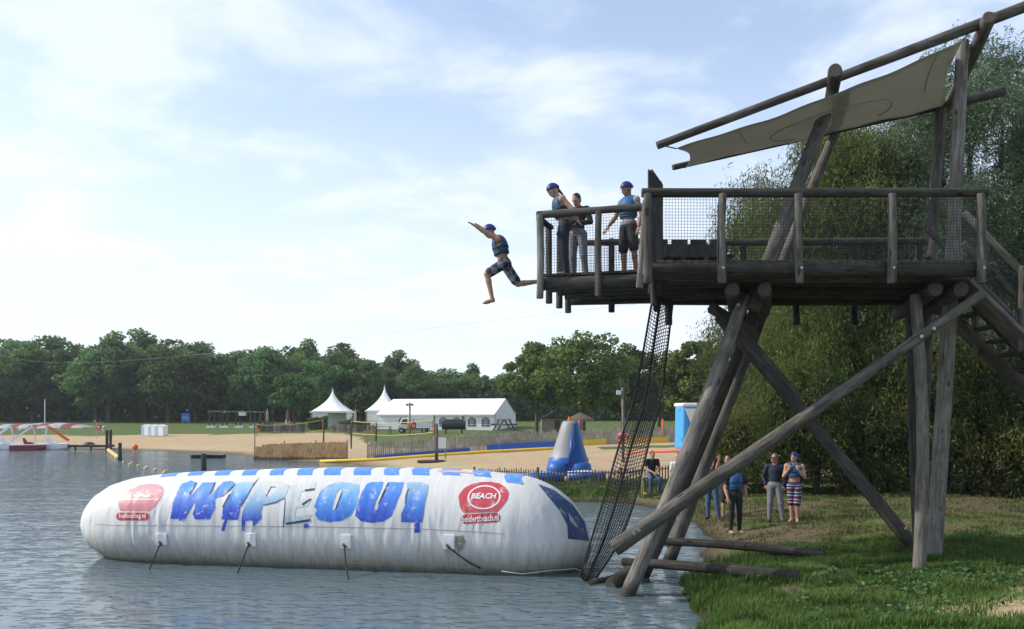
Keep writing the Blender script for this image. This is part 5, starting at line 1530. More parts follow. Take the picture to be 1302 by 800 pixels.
park_tree(792, 438, 92, 80, 23, LEAF_MID, 'park tree beside the lamp post with the lifebuoy', low=.16)
park_tree(838, 446, 100, 96, 24, LEAF_MID, 'smaller park tree seen through the climbing net', low=.14)
park_tree(888, 428, 72, 100, 25, LEAF_MID, 'light green park tree behind the blue inflatable slide', low=.12)
park_tree(374, 469, 118, 62, 26, LEAF_ROUND, 'small round bright green tree in front of the wood near the pavilion tent', 'round_tree', leaf=.40, n_leaf=6500, low=.12, trunk_r=.16)
park_tree(458, 492, 124, 40, 27, LEAF_ROUND, 'small green tree between the two pavilion tents', 'round_tree', leaf=.42, n_leaf=3000, low=.2, trunk_r=.14)

# big willows behind the tower: hanging leafy strands
def willow(px, Y, top, wpx, seed, mat, label, n_strand, leaf, hang, base_low, name='willow_tree', upright=0.0, asp=.20, cat='tree', stems=('trunk', .32)):
    rs = np.random.RandomState(seed)
    x0 = (px - HX) / FPX * Y; z0 = gz(x0, Y)
    h = CAM_Z + (HY - top) / FPX * Y - z0; w = wpx / FPX * Y / 2
    t = thing(name, label, cat, (x0, Y, z0), 0)
    zc = base_low + (h - base_low) * .5; rz = (h - base_low) * .5
    cl = []
    nC = 110 if cat == 'tree' else 46
    for k in range(nC):
        p = rs.normal(size=3); p /= np.linalg.norm(p); r = rs.uniform(.3, 1) ** .45
        cl.append((p[0] * w * r, p[1] * w * .72 * r, zc + p[2] * rz * r, rs.uniform(.7, 1.45) * (1 if cat == 'tree' else .55)))
    cl = np.array(cl)
    ci = rs.randint(0, nC, n_strand)
    d = rs.normal(size=(n_strand, 3)); d /= np.linalg.norm(d, axis=1)[:, None]
    S = cl[ci, :3] + d * (cl[ci, 3] * rs.uniform(.15, 1, n_strand))[:, None]
    out = d * np.array([1, 1, .25]); out += np.array([0, 0, upright])
    nl = 13
    k = np.arange(nl) / (nl - 1)
    L = hang * rs.uniform(.5, 1.4, n_strand)
    # a strand starts outward and bends down
    P = S[:, None, :] + out[:, None, :] * (L[:, None] * .45 * np.sin(k * 1.5)[None, :])[..., None] - np.array([0, 0, 1.]) * (L[:, None] * (k ** 1.7)[None, :] * (1 - .8 * upright))[..., None]
    P += rs.normal(size=P.shape) * leaf * .75
    P = P.reshape(-1, 3)
    keep = P[:, 2] > .05
    cid = np.repeat(ci, nl)[keep]; P = P[keep]
    n = len(P)
    dr = np.repeat(out * .5 - np.array([0, 0, 1.0 - 1.4 * upright]), nl, 0)[keep]
    v, f = leaf_quads(P, leaf * rs.uniform(.75, 1.5, nC)[cid], np.array([0, 0, .3]) * np.ones((n, 3)), rs, asp, dr)
    tint = np.clip(rs.normal(.42, .18, n) + rs.normal(0, .32, nC)[cid], 0, 1)
    cn_ = 'crown' if cat == 'tree' else 'foliage'
    link(cn_, np_mesh(cn_, v, f, False, np.repeat(tint, 4), 'tint', [mat]), None, t)
    mb = MB()
    for s in range(3):
        a = rs.uniform(0, 6.28); lx, ly = math.cos(a) * w * .3, math.sin(a) * w * .25
        mb.tube([(lx * .15, ly * .15, -.3), (lx * .4, ly * .4, h * .25), (lx, ly, h * .55), (lx * 1.3, ly * 1.3, h * .85)], [stems[1], stems[1] * .75, stems[1] * .5, stems[1] * .12], 8)
        for q in rs.choice(nC, 9, False):
            c = cl[q]; mb.tube([(lx * .7, ly * .7, min(h * .5, max(.6, c[2] * .7))), ((lx + c[0]) / 2, (ly + c[1]) / 2, c[2] * .9), tuple(c[:3])], [stems[1] * .34, stems[1] * .2, .014], 5)
    link(stems[0], mb.mesh(stems[0]), M['bark'], t)
    return t
willow(1075, 29.5, 152, 250, 31, LEAF_WIL, 'tall olive green willow behind the tower platform', 16000, .15, 1.25, 1.2)
willow(985, 33.0, 205, 170, 32, LEAF_WIL, 'slimmer willow left of the tall one behind the tower', 6500, .16, .9, .3)
willow(1245, 27.5, 62, 270, 33, LEAF_SIL, 'large silvery willow behind the tower stairs', 16500, .15, .9, 1.5, upright=.35)
willow(1165, 34.0, 150, 260, 34, LEAF_SIL, 'willow filling the gap between the olive and the silvery one', 7000, .19, .9, .3)
willow(1370, 30.0, 70, 240, 35, LEAF_SIL, 'willow growing beyond the stairs away from the lake', 5200, .24, .8, .3, upright=.3)
# thicket along the foot of the willows
for k, (px, Y, hh, wpx) in enumerate(((955, 28.2, 3.0, 100), (1035, 26.9, 4.6, 130), (1115, 26.5, 3.2, 110), (1200, 26.0, 5.2, 140), (1290, 25.4, 3.9, 130), (1370, 25.0, 4.8, 140))):
    rs = np.random.RandomState(60 + k)
    x = (px - HX) / FPX * Y; z = gz(x, Y); w = wpx / FPX * Y / 2
    lb = ['leafy bush behind the two people waiting together', 'bush under the willow right of the waiting people', 'dark bush behind the slanting tower brace', 'dark bush behind the upright tower posts', 'tall bush below the tower stairs', 'bush farthest along the bank past the stairs'][k]
    if k == 0: lb = 'leafy bush behind the barefoot person and the phone holder'
    if k == 1: lb = 'leafy bush behind the person in striped shorts'
    willow(px, Y, HY + (CAM_Z - z - hh) / Y * FPX, wpx * 1.15, 60 + k, LEAF_BUSH if k % 2 else LEAF_WIL, lb, 2600, .125, .65, .1, 'bush', upright=.15, asp=.3, cat='bush', stems=('stem', .05))

# grass blades on the near bank: one uncountable mass
def blades(n, x0, x1, y0, y1, hmin, hmax, seed, wscale=1.0):
    rs = np.random.RandomState(seed)
    x = rs.uniform(x0, x1, n); y = y0 + (y1 - y0) * rs.uniform(0, 1, n) ** 1.15
    d = shore_dist(x, y); s, dw_ = land_weights(x, y, d)
    dens = (1 - s) * (1 - .70 * dw_) * (d > .03) * (.35 + .65 * (vnoise(x, y, .9) > .28))
    keep = (rs.uniform(0, 1, n) < dens) & (np.abs(x / y) < .68)
    x, y, d, s, dw_ = x[keep], y[keep], d[keep], s[keep], dw_[keep]
    tall = .40 + 1.3 * vnoise(x, y, 1.1) ** 3 + .7 * (vnoise(x + 4, y, .35) > .62) + 1.1 * sstep(1.8, .3, d) * (y < 17)
    h = rs.uniform(hmin, hmax, len(x)) * tall
    z = height(x, y, d)
    b = np.stack([x, y, z - .01], 1)
    a = rs.uniform(0, 6.28, len(x)); ln = rs.uniform(.1, .75, len(x))
    side = np.stack([np.cos(a), np.sin(a), 0 * a], 1) * (rs.uniform(.0035, .008, len(x)) * wscale)[:, None]
    lean = np.stack([-np.sin(a), np.cos(a), 0 * a], 1) * (h * ln)[:, None]
    up = np.array([0, 0, 1.]) * h[:, None]
    m = b + lean * .3 + up * .6
    tp = b + lean + up * (1 - .25 * ln[:, None])
    v = np.stack([b - side, b + side, m + side * .8, m - side * .8, tp], 1).reshape(-1, 3)
    k = np.arange(len(x))[:, None] * 5
    q = np.concatenate([k + np.array([[0, 1, 2, 3]])]); tr_ = np.concatenate([k + np.array([[3, 2, 4, 4]])])
    f3 = np.concatenate([k + np.array([[0, 1, 2]]), k + np.array([[0, 2, 3]]), k + np.array([[3, 2, 4]])])
    tint = np.clip(.30 + .5 * vnoise(x, y, 1.1) + rs.normal(0, .2, len(x)), 0, 1)
    return v, f3, np.repeat(tint, 5)
GRASS = leaf_mat('grass_blades', (0.030, 0.072, 0.015), (0.135, 0.205, 0.040), .4)
v, f, tn = blades(230000, 2.4, 12, 7.4, 17.5, .05, .15, 71)
o = link('grass', np_mesh('grass', v, f, False, tn, 'tint', [GRASS])); tag(o, 'lush green grass covering the near bank by the tower', 'grass', kind='stuff')
v, f, tn = blades(210000, 4.9, 22, 15.5, 28, .03, .10, 72, 1.5)
o = link('grass', np_mesh('grass', v, f, False, tn, 'tint', [leaf_mat('dry_grass_blades', (0.05, 0.055, 0.018), (0.15, 0.15, 0.055), .3)])); tag(o, 'short trampled grass where the people stand', 'grass', kind='stuff')
v, f, tn = blades(30000, -2.5, 7, 29.4, 33.2, .06, .20, 73, 2.0)
o = link('grass', np_mesh('grass', v, f, False, tn, 'tint', [GRASS])); tag(o, 'grass strip between the water and the low paling fence', 'grass', kind='stuff')
# broad-leaved weeds around the upright posts
rs = np.random.RandomState(77)
pc = [(7.0 + rs.normal() * 1.1, 12.9 + rs.normal() * .75) for _ in range(34)] + [(rs.uniform(3.6, 9), rs.uniform(9.5, 13.5)) for _ in range(30)] + [(rs.uniform(8, 10.5), rs.uniform(11.5, 15)) for _ in range(16)]
C = []
for (x, y) in pc:
    k = rs.randint(14, 34); a = rs.uniform(0, 6.28, k); r = np.abs(rs.normal(0, .16, k))
    xx, yy = x + r * np.cos(a), y + r * np.sin(a)
    C.append(np.stack([xx, yy, height(xx, yy) + rs.uniform(.03, .14, k)], 1))
C = np.concatenate(C)
v, f = leaf_quads(C, .075, np.array([0, -.2, 1.6]) * np.ones((len(C), 3)), rs, .8)
o = link('weed_patch', np_mesh('weed_patch', v, f, False, np.repeat(np.clip(rs.normal(.5, .25, len(C)), 0, 1), 4), 'tint', [leaf_mat('weed_leaves', (0.03, 0.07, 0.02), (0.11, 0.18, 0.06), .3)]))
tag(o, 'low broad-leaved weeds around the foot of the upright tower posts', 'weeds', kind='stuff')
# pebbles and clods on the bare patch
rs = np.random.RandomState(78); n = 700
x = rs.uniform(4.6, 9.5, n); y = rs.uniform(8.2, 13, n); s, _ = land_weights(x, y, shore_dist(x, y)); kk = s > .3; x, y = x[kk], y[kk]
mb = MB()
for a, b, z in zip(x, y, height(x, y)):
    r = rs.uniform(.008, .035); t_ = rs.uniform(0, 6)
    mb.add([(a + r * math.cos(t_ + q * 2.1) * rs.uniform(.7, 1.3), b + r * math.sin(t_ + q * 2.1), z - .01) for q in range(3)] + [(a, b, z + r * .7)], [(0, 1, 3), (1, 2, 3), (2, 0, 3)])
o = mb.build('pebbles', simple('pale_clods', (0.34, 0.28, 0.20), .95, .4, 20)); tag(o, 'pale clods and pebbles on the bare sandy patch', 'pebbles', kind='stuff')

# ------------------------------------------------------------------ far beach
def spot(px, Y): 
    x = (px - HX) / FPX * Y
    return Vector((x, Y, gz(x, Y)))
def W(px, Y): return (px - HX) / FPX * Y

# ---- marquee: 4 bays, arched windows in each bay of the front wall
MY = 106.0
mx0, mx1 = W(474, MY), W(632, MY)
MQ = thing('marquee', 'long white marquee tent with ridge roof and arched windows', 'tent', ((mx0 + mx1) / 2, MY, gz((mx0 + mx1) / 2, MY)), R(-14))
Lh = (mx1 - mx0) / 2; D = 11.0; EV, RD = 2.05, 4.1
roof_tilt = 1.9
# roof bays
nb = 4
for i in range(nb):
    a, b = -Lh + 2 * Lh * i / nb, -Lh + 2 * Lh * (i + 1) / nb - (.03 if i < nb - 1 else 0)
    mb = MB(); t = .05
    mb.prism([(a, -.25, EV - .05), (a, D / 2, RD), (a, D + .25, EV - .05), (a, D + .25, EV - .05 - t), (a, D / 2, RD - t), (a, -.25, EV - .05 - t)], (b - a, 0, 0))
    mb.build('roof_bay', M['tent'], MQ)
    MB().prism([(a + .03, .02, -.1), (b - .03, .02, -.1), (b - .03, .02, EV - .14), (a + .03, .02, EV - .14)], (0, .05, 0)).build('wall_panel', M['tent'], MQ)
    MB().prism([(a + .03, D - .1, -.1), (b - .03, D - .1, -.1), (b - .03, D - .1, EV - .14), (a + .03, D - .1, EV - .14)], (0, .05, 0)).build('wall_panel', M['tent'], MQ)
    MB().box((b, 0, EV / 2 - .05), (.12, .10, EV)).build('post', M['steel'], MQ)
    # scalloped valance along the eave
    mb = MB()
    for q in range(12):
        xa, xb = a + (b - a) * q / 12, a + (b - a) * (q + 1) / 12
        mb.prism([(xa, -.27, EV - .06), (xb, -.27, EV - .06), (xb, -.27, EV - .16), ((xa + xb) / 2, -.27, EV - .24), (xa, -.27, EV - .16)], (0, .01, 0))
    mb.build('valance', M['tent'], MQ)
for s, x in (('l', -Lh), ('r', Lh - .06)):
    MB().prism([(x, .0, -.1), (x, 0, EV - .12), (x, D / 2, RD - .1), (x, D, EV - .12), (x, D, -.1)], (.05, 0, 0)).build('gable_wall', M['tent'], MQ)
for px in (509, 528, 545, 564, 582, 602, 620):
    x = W(px, MY) - MQ.location.x; w, h0, h1 = .54, .45, 1.15
    arc = [(x - w, -.01, h0), (x + w, -.01, h0)] + [(x + w * math.cos(t), -.01, h1 + w * .85 * math.sin(t)) for t in np.linspace(0, math.pi, 11)]
    wo_ = MB().prism(arc, (0, .03, 0)).build('window', M['tent_window'], MQ)
    mb = MB()
    for q in (-.33, 0, .33): mb.box((x + q * w, -.022, (h0 + h1 + w * .7) / 2), (.035, .02, h1 + w * .7 - h0))
    for q in (h0 + .25, h1 - .1, h1 + .2): mb.box((x, -.024, q), (2 * w * .97, .02, .035))
    mb.build('glazing_bar', M['white'], wo_)

# ---- pavilion tents with swept peaks
def pavilion(px, Y, wpx, label, peak):
    c = spot(px, Y); w = wpx / FPX * Y
    t = thing('pavilion_tent', label, 'tent', c)
    ev = 2.25; pk = peak
    mb = MB(); n = 9; hw = w / 2 + .15
    prof = [(1 - u) for u in np.linspace(0, 1, n)]
    vs = []; fs = []
    for k, u in enumerate(np.linspace(0, 1, n)):
        r = hw * (1 - u) ** 1.75 + .05 * u; z = ev + (pk - ev) * u
        for q in range(16):
            a = 2 * math.pi * (q + .5) / 16; s = max(abs(math.cos(a)), abs(math.sin(a)))
            vs.append((r * math.cos(a) / (s * (1 - u) + u), r * math.sin(a) / (s * (1 - u) + u), z))
    for k in range(n - 1):
        for q in range(16): fs.append((k * 16 + q, k * 16 + (q + 1) % 16, (k + 1) * 16 + (q + 1) % 16, (k + 1) * 16 + q))
    mb.add(vs, fs); mb.build('roof', M['tent'], t, smooth=False)
    MB().box((0, 0, ev - .1), (w + .32, w + .32, .22)).build('valance', M['tent'], t)
    for sx_ in (-1, 1):
        for sy_ in (-1, 1): MB().box((sx_ * w / 2, sy_ * w / 2, ev / 2 - .1), (.1, .1, ev)).build('post', M['steel'], t)
    MB().box((0, w / 2 - .1, ev / 2 - .1), (w * .96, .05, ev - .15)).build('wall_panel', M['tent'], t)
    MB().box((w / 2 - .1, 0, ev / 2 - .1), (.05, w * .9, ev - .15)).build('wall_panel', M['tent'], t)
    MB().box((-w * .25, -w / 2 + .1, ev / 2 - .1), (w * .45, .05, ev - .15)).build('wall_panel', M['tent'], t)
    MB().tube([(0, 0, pk - .1), (0, 0, pk + .35)], .04, 6).build('finial', M['steel'], t)
    return t
pavilion(423, 112, 44, 'white pavilion tent with swept peak standing clear of the marquee', 5.2)
pavilion(489, 116, 40, 'white pavilion tent with swept peak partly behind the marquee end', 5.6)

# ---- fences
def paling_fence(name, pts, hgt, gap, wid, mat, label, post_every, group=None, rail=True, band=None, ragged=.06):
    pts = [Vector((p[0], p[1], 0)) for p in pts]
    o0 = pts[0].copy(); o0.z = gz(o0.x, o0.y)
    t = thing(name, label, 'fence', o0, 0, group)
    mb = MB(o0); rr = random.Random(int(abs(o0.x) * 10))
    rails = [MB(o0), MB(o0)]
    acc = 0; nextp = 0
    for a, b in zip(pts[:-1], pts[1:]):
        L = (b - a).length; d = (b - a) / L; k = int(L / gap)
        ang = math.atan2(d.y, d.x)
        X = np.array([a.x + d.x * L * i / k for i in range(k + 1)]); Y = np.array([a.y + d.y * L * i / k for i in range(k + 1)]); Z = height(X, Y)
        for i in range(k):
            h = hgt * (1 + rr.uniform(-ragged, ragged)); z = Z[i]
            tilt = rr.uniform(-.03, .03)
            Rm = Matrix.Rotation(ang, 3, 'Z') @ Matrix.Rotation(tilt, 3, 'Y')
            mb.box((X[i], Y[i], z + h / 2 - .03), (wid * rr.uniform(.8, 1.2), .02, h), rot=Rm)
        m = max(1, int(L / post_every))
        for j in range(m + 1):
            x, y = a.x + d.x * L * j / m, a.y + d.y * L * j / m; z = gz(x, y)
            pm = MB(o0); pm.tube([(x, y + .06, z - .3), (x + rr.uniform(-.03, .03), y + .06, z + hgt * 1.12)], [.05, .045], 7); pm.build('post', M[mat], t)
        if rail:
            for q, fz in enumerate((.28, .82)):
                st = max(2, int(L / 1.5))
                for j in range(st):
                    p = a + (b - a) * (j / st); p2 = a + (b - a) * ((j + 1) / st)
                    p.z = gz(p.x, p.y) + hgt * fz; p2.z = gz(p2.x, p2.y) + hgt * fz
                    rails[q].beam(p + Vector((0, .03, 0)), p2 + Vector((0, .03, 0)), .02, .04)
    mb.build('pales', M[mat], t)['kind'] = 'stuff'
    if rail:
        for q in rails: q.build('rail', M[mat], t)
    return t
paling_fence('paling_fence', [(-1.5, 33.4), (1.0, 31.3), (4.1, 31.0), (6.2, 31.6)], .78, .118, .045, 'dark_paling', 'low dark paling fence on the grass just behind the air cushion', 2.1)
paling_fence('paling_fence', [(-9.8, 56.0), (-7.0, 57.0), (-2.6, 59.5), (1.5, 60.5), (7.5, 62.0), (17, 66)], 1.2, .135, .10, 'paling', 'long grey paling fence across the back of the beach', 2.6, ragged=.09)
paling_fence('reed_fence', [(W(323, 59.5), 59.5), (W(441, 57.5), 57.5)], 1.22, .055, .05, 'reed', 'tan reed screen fence at the water edge', 2.3, rail=True, ragged=.03)
# coloured low boards in front of the long fence
def low_board(a, b, h, mat, label):
    p = Vector((a[0], a[1], gz(*a))); q = Vector((b[0], b[1], gz(*b)))
    mb = MB(p); mb.beam(p + Vector((0, 0, h / 2)), q + Vector((0, 0, h / 2)), .05, h)
    o = mb.build('kick_board', M[mat], bevel=.004); o.location = p; tag(o, label, 'board')
low_board((-1.8, 59.3), (3.4, 60.5), .42, 'blue', 'blue low board along the foot of the long paling fence')
low_board((5.0, 61.2), (12.0, 63.6), .42, 'yellow', 'yellow low board along the foot of the long paling fence')
low_board((-9.3, 55.8), (-3.0, 58.8), .30, 'blue', 'dull blue low board by the reed screen end of the long fence')

# ---- yellow floating boom lying on the sand, orange edging
BP = [(-13.0, 56.0), (-9.0, 55.0), (-5.5, 55.4), (-2.0, 56.2), (0.5, 56.8), (3.2, 57.4)]
BP = [Vector((x, y, gz(x, y) + .09)) for x, y in BP]
mb = MB(BP[0]); mb.tube([BP[0]] + [BP[i].lerp(BP[i + 1], t) for i in range(5) for t in (.33, .66, 1)], .11, 8)
o = mb.build('yellow_boom', M['yellow'], smooth=True); o.location = BP[0]; tag(o, 'long yellow boom lying across the sand', 'boom')
OP_ = [Vector((x, y, gz(x, y) + .05)) for x, y in ((7.0, 50.5), (9.5, 50.0), (12, 49.0))]
mb = MB(OP_[0]); mb.tube(OP_, .09, 8); o = mb.build('orange_edging', M['orange'], smooth=True); o.location = OP_[0]; tag(o, 'orange edging strip on the sand near the slide', 'edging')

# ---- grey and blue inflatable tower
c = spot(722, 37.5)
IT = thing('inflatable_tower', 'grey and blue inflatable climbing tower on the sand', 'inflatable', c)
n = 20; vs = []; fs = []
prof = [(0, .92, .72), (.35, .90, .70), (.72, .86, .66), (.78, .80, .62), (1.2, .66, .55), (1.8, .50, .45), (2.3, .38, .38), (2.42, .30, .30)]
for z, rx, ry in prof:
    for k in range(n):
        a = 2 * math.pi * k / n; vs.append((rx * math.cos(a) * (1 + .05 * math.cos(4 * a)) + .05 * z, ry * math.sin(a), z))
fs = [(i * n + k, i * n + (k + 1) % n, (i + 1) * n + (k + 1) % n, (i + 1) * n + k) for i in range(len(prof) - 1) for k in range(n)]
mb = MB(); 
for (i, k), f in zip([(i, k) for i in range(len(prof) - 1) for k in range(n)], fs):
    a = 2 * math.pi * (k + .5) / n
    left = math.cos(a) < .12 + .12 * (i - 3)
    mb.m.append(1 if (i < 3 or not left) else 0); mb.f.append(f)
mb.v = vs
mb.f.append(tuple(range((len(prof) - 1) * n, len(prof) * n))); mb.m.append(0)
mb.build('climbing_cone', [M['grey_pvc'], M['blue_pvc']], IT, smooth=True)
for x in (-.45, .50):
    MB().lathe([(.05, -.05), (.50, 0), (.55, .25), (.50, .50), (.2, .62)], (x, -.42, .0), 14).build('base_tube', M['blue_pvc'], IT, smooth=True)
mb = MB(); mb.tube([(-.05, -.78, .5), (.12, -.62, 1.2), (.16, -.46, 1.85)], [.09, .10, .06], 8).build('ridge', M['blue_pvc'], IT, smooth=True)
MB().tube([(.08, 0, 2.4), (.08, 0, 2.62)], .06, 8).build('valve_cap', M['orange'], IT)
# flat inflatable mats behind the low fence
for k, (px, Y, w, m, lb) in enumerate(((690, 33.6, 1.7, 'pale_blue', 'pale blue inflatable mat on the sand behind the low fence'), (745, 34.0, 1.5, 'white', 'white inflatable mat folded beside the grey and blue tower'))):
    c = spot(px, Y); t = thing('inflatable_mat', lb, 'mat', c)
    for q in range(5):
        x = (q - 2) * w / 5
        MB().tube([(-w / 2, x, .16), (0, x + .03, .19), (w / 2, x, .16)], [.15, .18, .15], 9).build('mat_tube', M[m if q % 2 else 'blue_pvc'], t, smooth=True)

# ---- lamp post with lifebuoy
def torus(mb, c, R_, r, n=18, k=8, nrm='Y', m=0):
    vs = []; fs = []
    for i in range(n):
        a = 2 * math.pi * i / n
        for j in range(k):
            b = 2 * math.pi * j / k; rr_ = R_ + r * math.cos(b)
            p = (rr_ * math.cos(a), r * math.sin(b), rr_ * math.sin(a))
            vs.append(Vector(c) + Vector(p))
    for i in range(n):
        for j in range(k): fs.append((i * k + j, ((i + 1) % n) * k + j, ((i + 1) % n) * k + (j + 1) % k, i * k + (j + 1) % k))
    return mb.add(vs, fs, m)
c = spot(792, 43); LP = thing('lamp_post', 'grey wooden lamp post with a boxy light beside the climbing net', 'lamp post', c)
hT = CAM_Z + (HY - 493) / FPX * 43 - c.z
MB().tube([(0, 0, -.4), (0.02, 0, hT * .6), (-.03, 0, hT)], [.085, .075, .065], 9).build('pole', M['pale_log'], LP, smooth=True)
MB().box((-.22, -.05, hT - .26), (.24, .22, .24)).build('floodlight', M['grey'], LP, bevel=.02)
MB().box((-.22, -.165, hT - .26), (.19, .01, .19)).build('lens', M['white'], LP)
MB().beam((-.02, 0, hT - .25), (-.14, -.02, hT - .25), .04, .05).build('bracket', M['steel'], LP)
mb = MB(); torus(mb, (0, -.14, 0), .25, .075); lb = mb.build('lifebuoy', M['red'], smooth=True)
lb.location = (c.x, c.y, c.z + 1.28); tag(lb, 'red lifebuoy hanging on the lamp post by the net', 'lifebuoy')
mb = MB()
for a in range(4):
    t_ = a * math.pi / 2 + .78; mb.box((.25 * math.cos(t_), -.14, .25 * math.sin(t_)), (.09, .17, .17), rot=Matrix.Rotation(-t_, 3, 'Y'))
mb.build('white_band', M['white'], lb)

# ---- inflatable slide, blue white yellow
c = spot(893, 48); SLD = thing('inflatable_slide', 'blue white and yellow inflatable slide behind the leaning tower legs', 'inflatable', c, R(6))
k_ = 48 / FPX
MB().prism([(-1.35, -.5, .25), (1.2, -.5, .25), (.95, -.5, 2.75), (-1.30, -.5, 2.75)], (0, 1.6, 0)).build('tower_wall', M['sky_blue'], SLD, bevel=.12)
MB().box((-.15, .3, 2.82), (2.45, 1.7, .22)).build('top_roll', M['white'], SLD, bevel=.1)
for x0, x1, x2 in ((-1.2, -.1, -.75), (-.05, .55, .2), (.45, 1.0, .85)):
    MB().prism([(x0, -.56, 2.6), (x1, -.56, 2.6), (x2, -.56, 1.5)], (0, .05, 0)).build('white_flash', M['white'], SLD)
MB().prism([(-1.35, -2.4, .02), (1.9, -2.4, .02), (1.9, -.4, .02), (-1.35, -.4, .02)], (0, 0, .42)).build('landing_cushion', M['yellow'], SLD, bevel=.14)
for x in (-.9, .0, .9):
    MB().tube([(x, -2.2, .5), (x, -.5, 1.3)], .16, 8).build('slide_rail', M['yellow'] if x else M['sky_blue'], SLD, smooth=True)
MB().box((.3, -2.48, .03), (3.4, .12, .1)).build('red_edge', M['red'], SLD)

# ---- sign board on posts, volleyball courts, lamps
c = spot(560, 53); SB_ = thing('notice_board', 'white notice board on two posts standing on the sand', 'sign', c)
MB().box((0, 0, 1.02), (.72, .05, .68)).build('panel', M['white'], SB_, bevel=.01)
for x in (-.3, .32): MB().box((x, .06, .45), (.09, .07, 1.0)).build('post', M['tan_wood'], SB_)
c = spot(555, 51); PO = thing('shower_post', 'tall grey timber post with round wooden base on the sand', 'post', c)
MB().tube([(0, 0, -.1), (0, 0, 2.35)], .11, 9).build('post', M['pale_log'], PO, smooth=True)
MB().lathe([(.9, -.03), (.92, .03), (.85, .08)], (-.3, 0, 0), 20).build('base', M['dark_log'], PO)
MB().tube([(0, 0, 2.3), (-.3, -.05, 2.42)], .05, 7).build('spout', M['steel'], PO)
def court(name, pts, z0, z1, label, Yn):
    p = [spot(a, Yn + b) for a, b in pts]
    t = thing(name, label, 'net', p[0])
    for q in p:
        mb = MB(p[0]); mb.tube([q - Vector((0, 0, .3)), q + Vector((0, 0, 2.45))], .04, 7); mb.build('post', M['bark'], t)
    for z in (z0, z1):
        mb = MB(p[0])
        mb.tube([p[0].lerp(p[1], k / 6) + Vector((0, 0, z - .22 * math.sin(math.pi * k / 6))) for k in range(7)], .024, 5); mb.build('tape', M['yellow'], t)
    for e_ in (0.02, .98):
        q = p[0].lerp(p[1], e_); mb = MB(p[0]); mb.tube([q + Vector((0, 0, z0)), q + Vector((0, 0, z1))], .03, 5); mb.build('tape', M['orange'], t)
    mb = MB(p[0])
    for k in range(41): 
        q = p[0].lerp(p[1], k / 40); mb.tube([q + Vector((0, 0, z0)), q + Vector((0, 0, z1))], .008, 3, False)
    for k in range(7):
        z = z0 + (z1 - z0) * k / 6; mb.tube([p[0] + Vector((0, 0, z)), p[1] + Vector((0, 0, z))], .008, 3, False)
    mb.build('mesh', M['net'], t)['kind'] = 'stuff'
court('volleyball_net', [(324, 0), (412, 6)], 1.15, 2.1, 'volleyball net with orange and yellow tapes near the reed fence', 73)
court('volleyball_net', [(446, 0), (552, -4)], 1.1, 2.1, 'volleyball net with yellow tape in front of the parked vehicle', 70)
c = spot(521, 86); DL = thing('lamp_post', 'wooden pole with two floodlights in front of the marquee', 'lamp post', c)
hT = CAM_Z + (HY - 512) / FPX * 86 - c.z
MB().tube([(0, 0, -.3), (0, 0, hT)], [.13, .10], 8).build('pole', M['tan_wood'], DL, smooth=True)
for s in (-1, 1): MB().box((s * .26, -.05, hT - .22), (.26, .22, .22), rot=Matrix.Rotation(s * .25, 3, 'Y')).build('floodlight', M['tan_wood'], DL)
MB().box((0, -.02, hT - .22), (.5, .06, .07)).build('crossarm', M['tan_wood'], DL)
mb = MB(); torus(mb, (0, 0, 0), .34, .10); lb = mb.build('lifebuoy', M['red'], smooth=True); p_ = spot(525.5, 84)
lb.location = (p_.x, p_.y, CAM_Z - (541 - HY) / FPX * 84); lb.rotation_euler = (0, 0, R(60)); tag(lb, 'red lifebuoy on the pole with two floodlights', 'lifebuoy')
lp_ = MB(); lp_.tube([(0, 0, -.3), (0, 0, 1.9)], .05, 6); lo_ = lp_.build('lifebuoy_stand', M['tan_wood']); lo_.location = p_ + Vector((.0, .12, 0)); tag(lo_, 'slim post carrying the red lifebuoy by the parked vehicle', 'post')

# ---- parked vehicle with box body
c = spot(527, 96); VH = thing('box_truck', 'small white box truck parked by the marquee', 'truck', c)
MB().prism([(-1.95, -.8, .45), (-1.95, .8, .45), (-.7, .8, .45), (-.7, -.8, .45)], (0, 0, .55)).build('hood', M['white'], VH, bevel=.1)
MB().prism([(-1.7, -.78, 1.0), (-1.35, -.78, 1.75), (-.6, -.78, 1.75), (-.6, -.78, 1.0)], (0, 1.56, 0)).build('cab', M['white'], VH, bevel=.08)
MB().prism([(-1.5, -.80, 1.06), (-1.25, -.80, 1.62), (-.75, -.80, 1.62), (-.75, -.80, 1.06)], (0, .05, 0)).build('side_window', M['glass'], VH)
MB().box((.85, 0, 1.32), (2.75, 1.8, 1.55)).build('box_body', M['tent'], VH, bevel=.03)
for x in (-1.4, 1.2):
    for y in (-.78, .78):
        w_ = MB().tube([(x, y - .1, .32), (x, y + .1, .32)], .33, 14).build('wheel', M['rubber'], VH); MB().tube([(x, y - .115, .32), (x, y + .115, .32)], .17, 10).build('rim', M['steel'], w_)
MB().box((-1.965, -.5, .75), (.04, .25, .16)).build('headlight', M['grey'], VH); MB().box((-1.965, .5, .75), (.04, .25, .16)).build('headlight', M['grey'], VH)
MB().box((.1, 0, .48), (3.4, .9, .16)).build('chassis', M['black'], VH)
# black barbecue smoker
c = spot(577, 92); BQ = thing('smoker_barrel', 'big black barrel smoker standing behind the grey fence', 'smoker', c)
MB().tube([(-1.3, 0, .95), (1.3, 0, .95)], .52, 18).build('barrel', M['black'], BQ)
MB().tube([(-1.0, 0, 1.35), (1.0, 0, 1.35)], .25, 12).build('lid', M['black'], BQ)
MB().tube([(1.0, .1, 1.3), (1.0, .1, 1.95)], .09, 8).build('flue', M['black'], BQ)
for x in (-.9, .9): MB().box((x, 0, .25), (.12, .8, .55)).build('leg', M['black'], BQ)
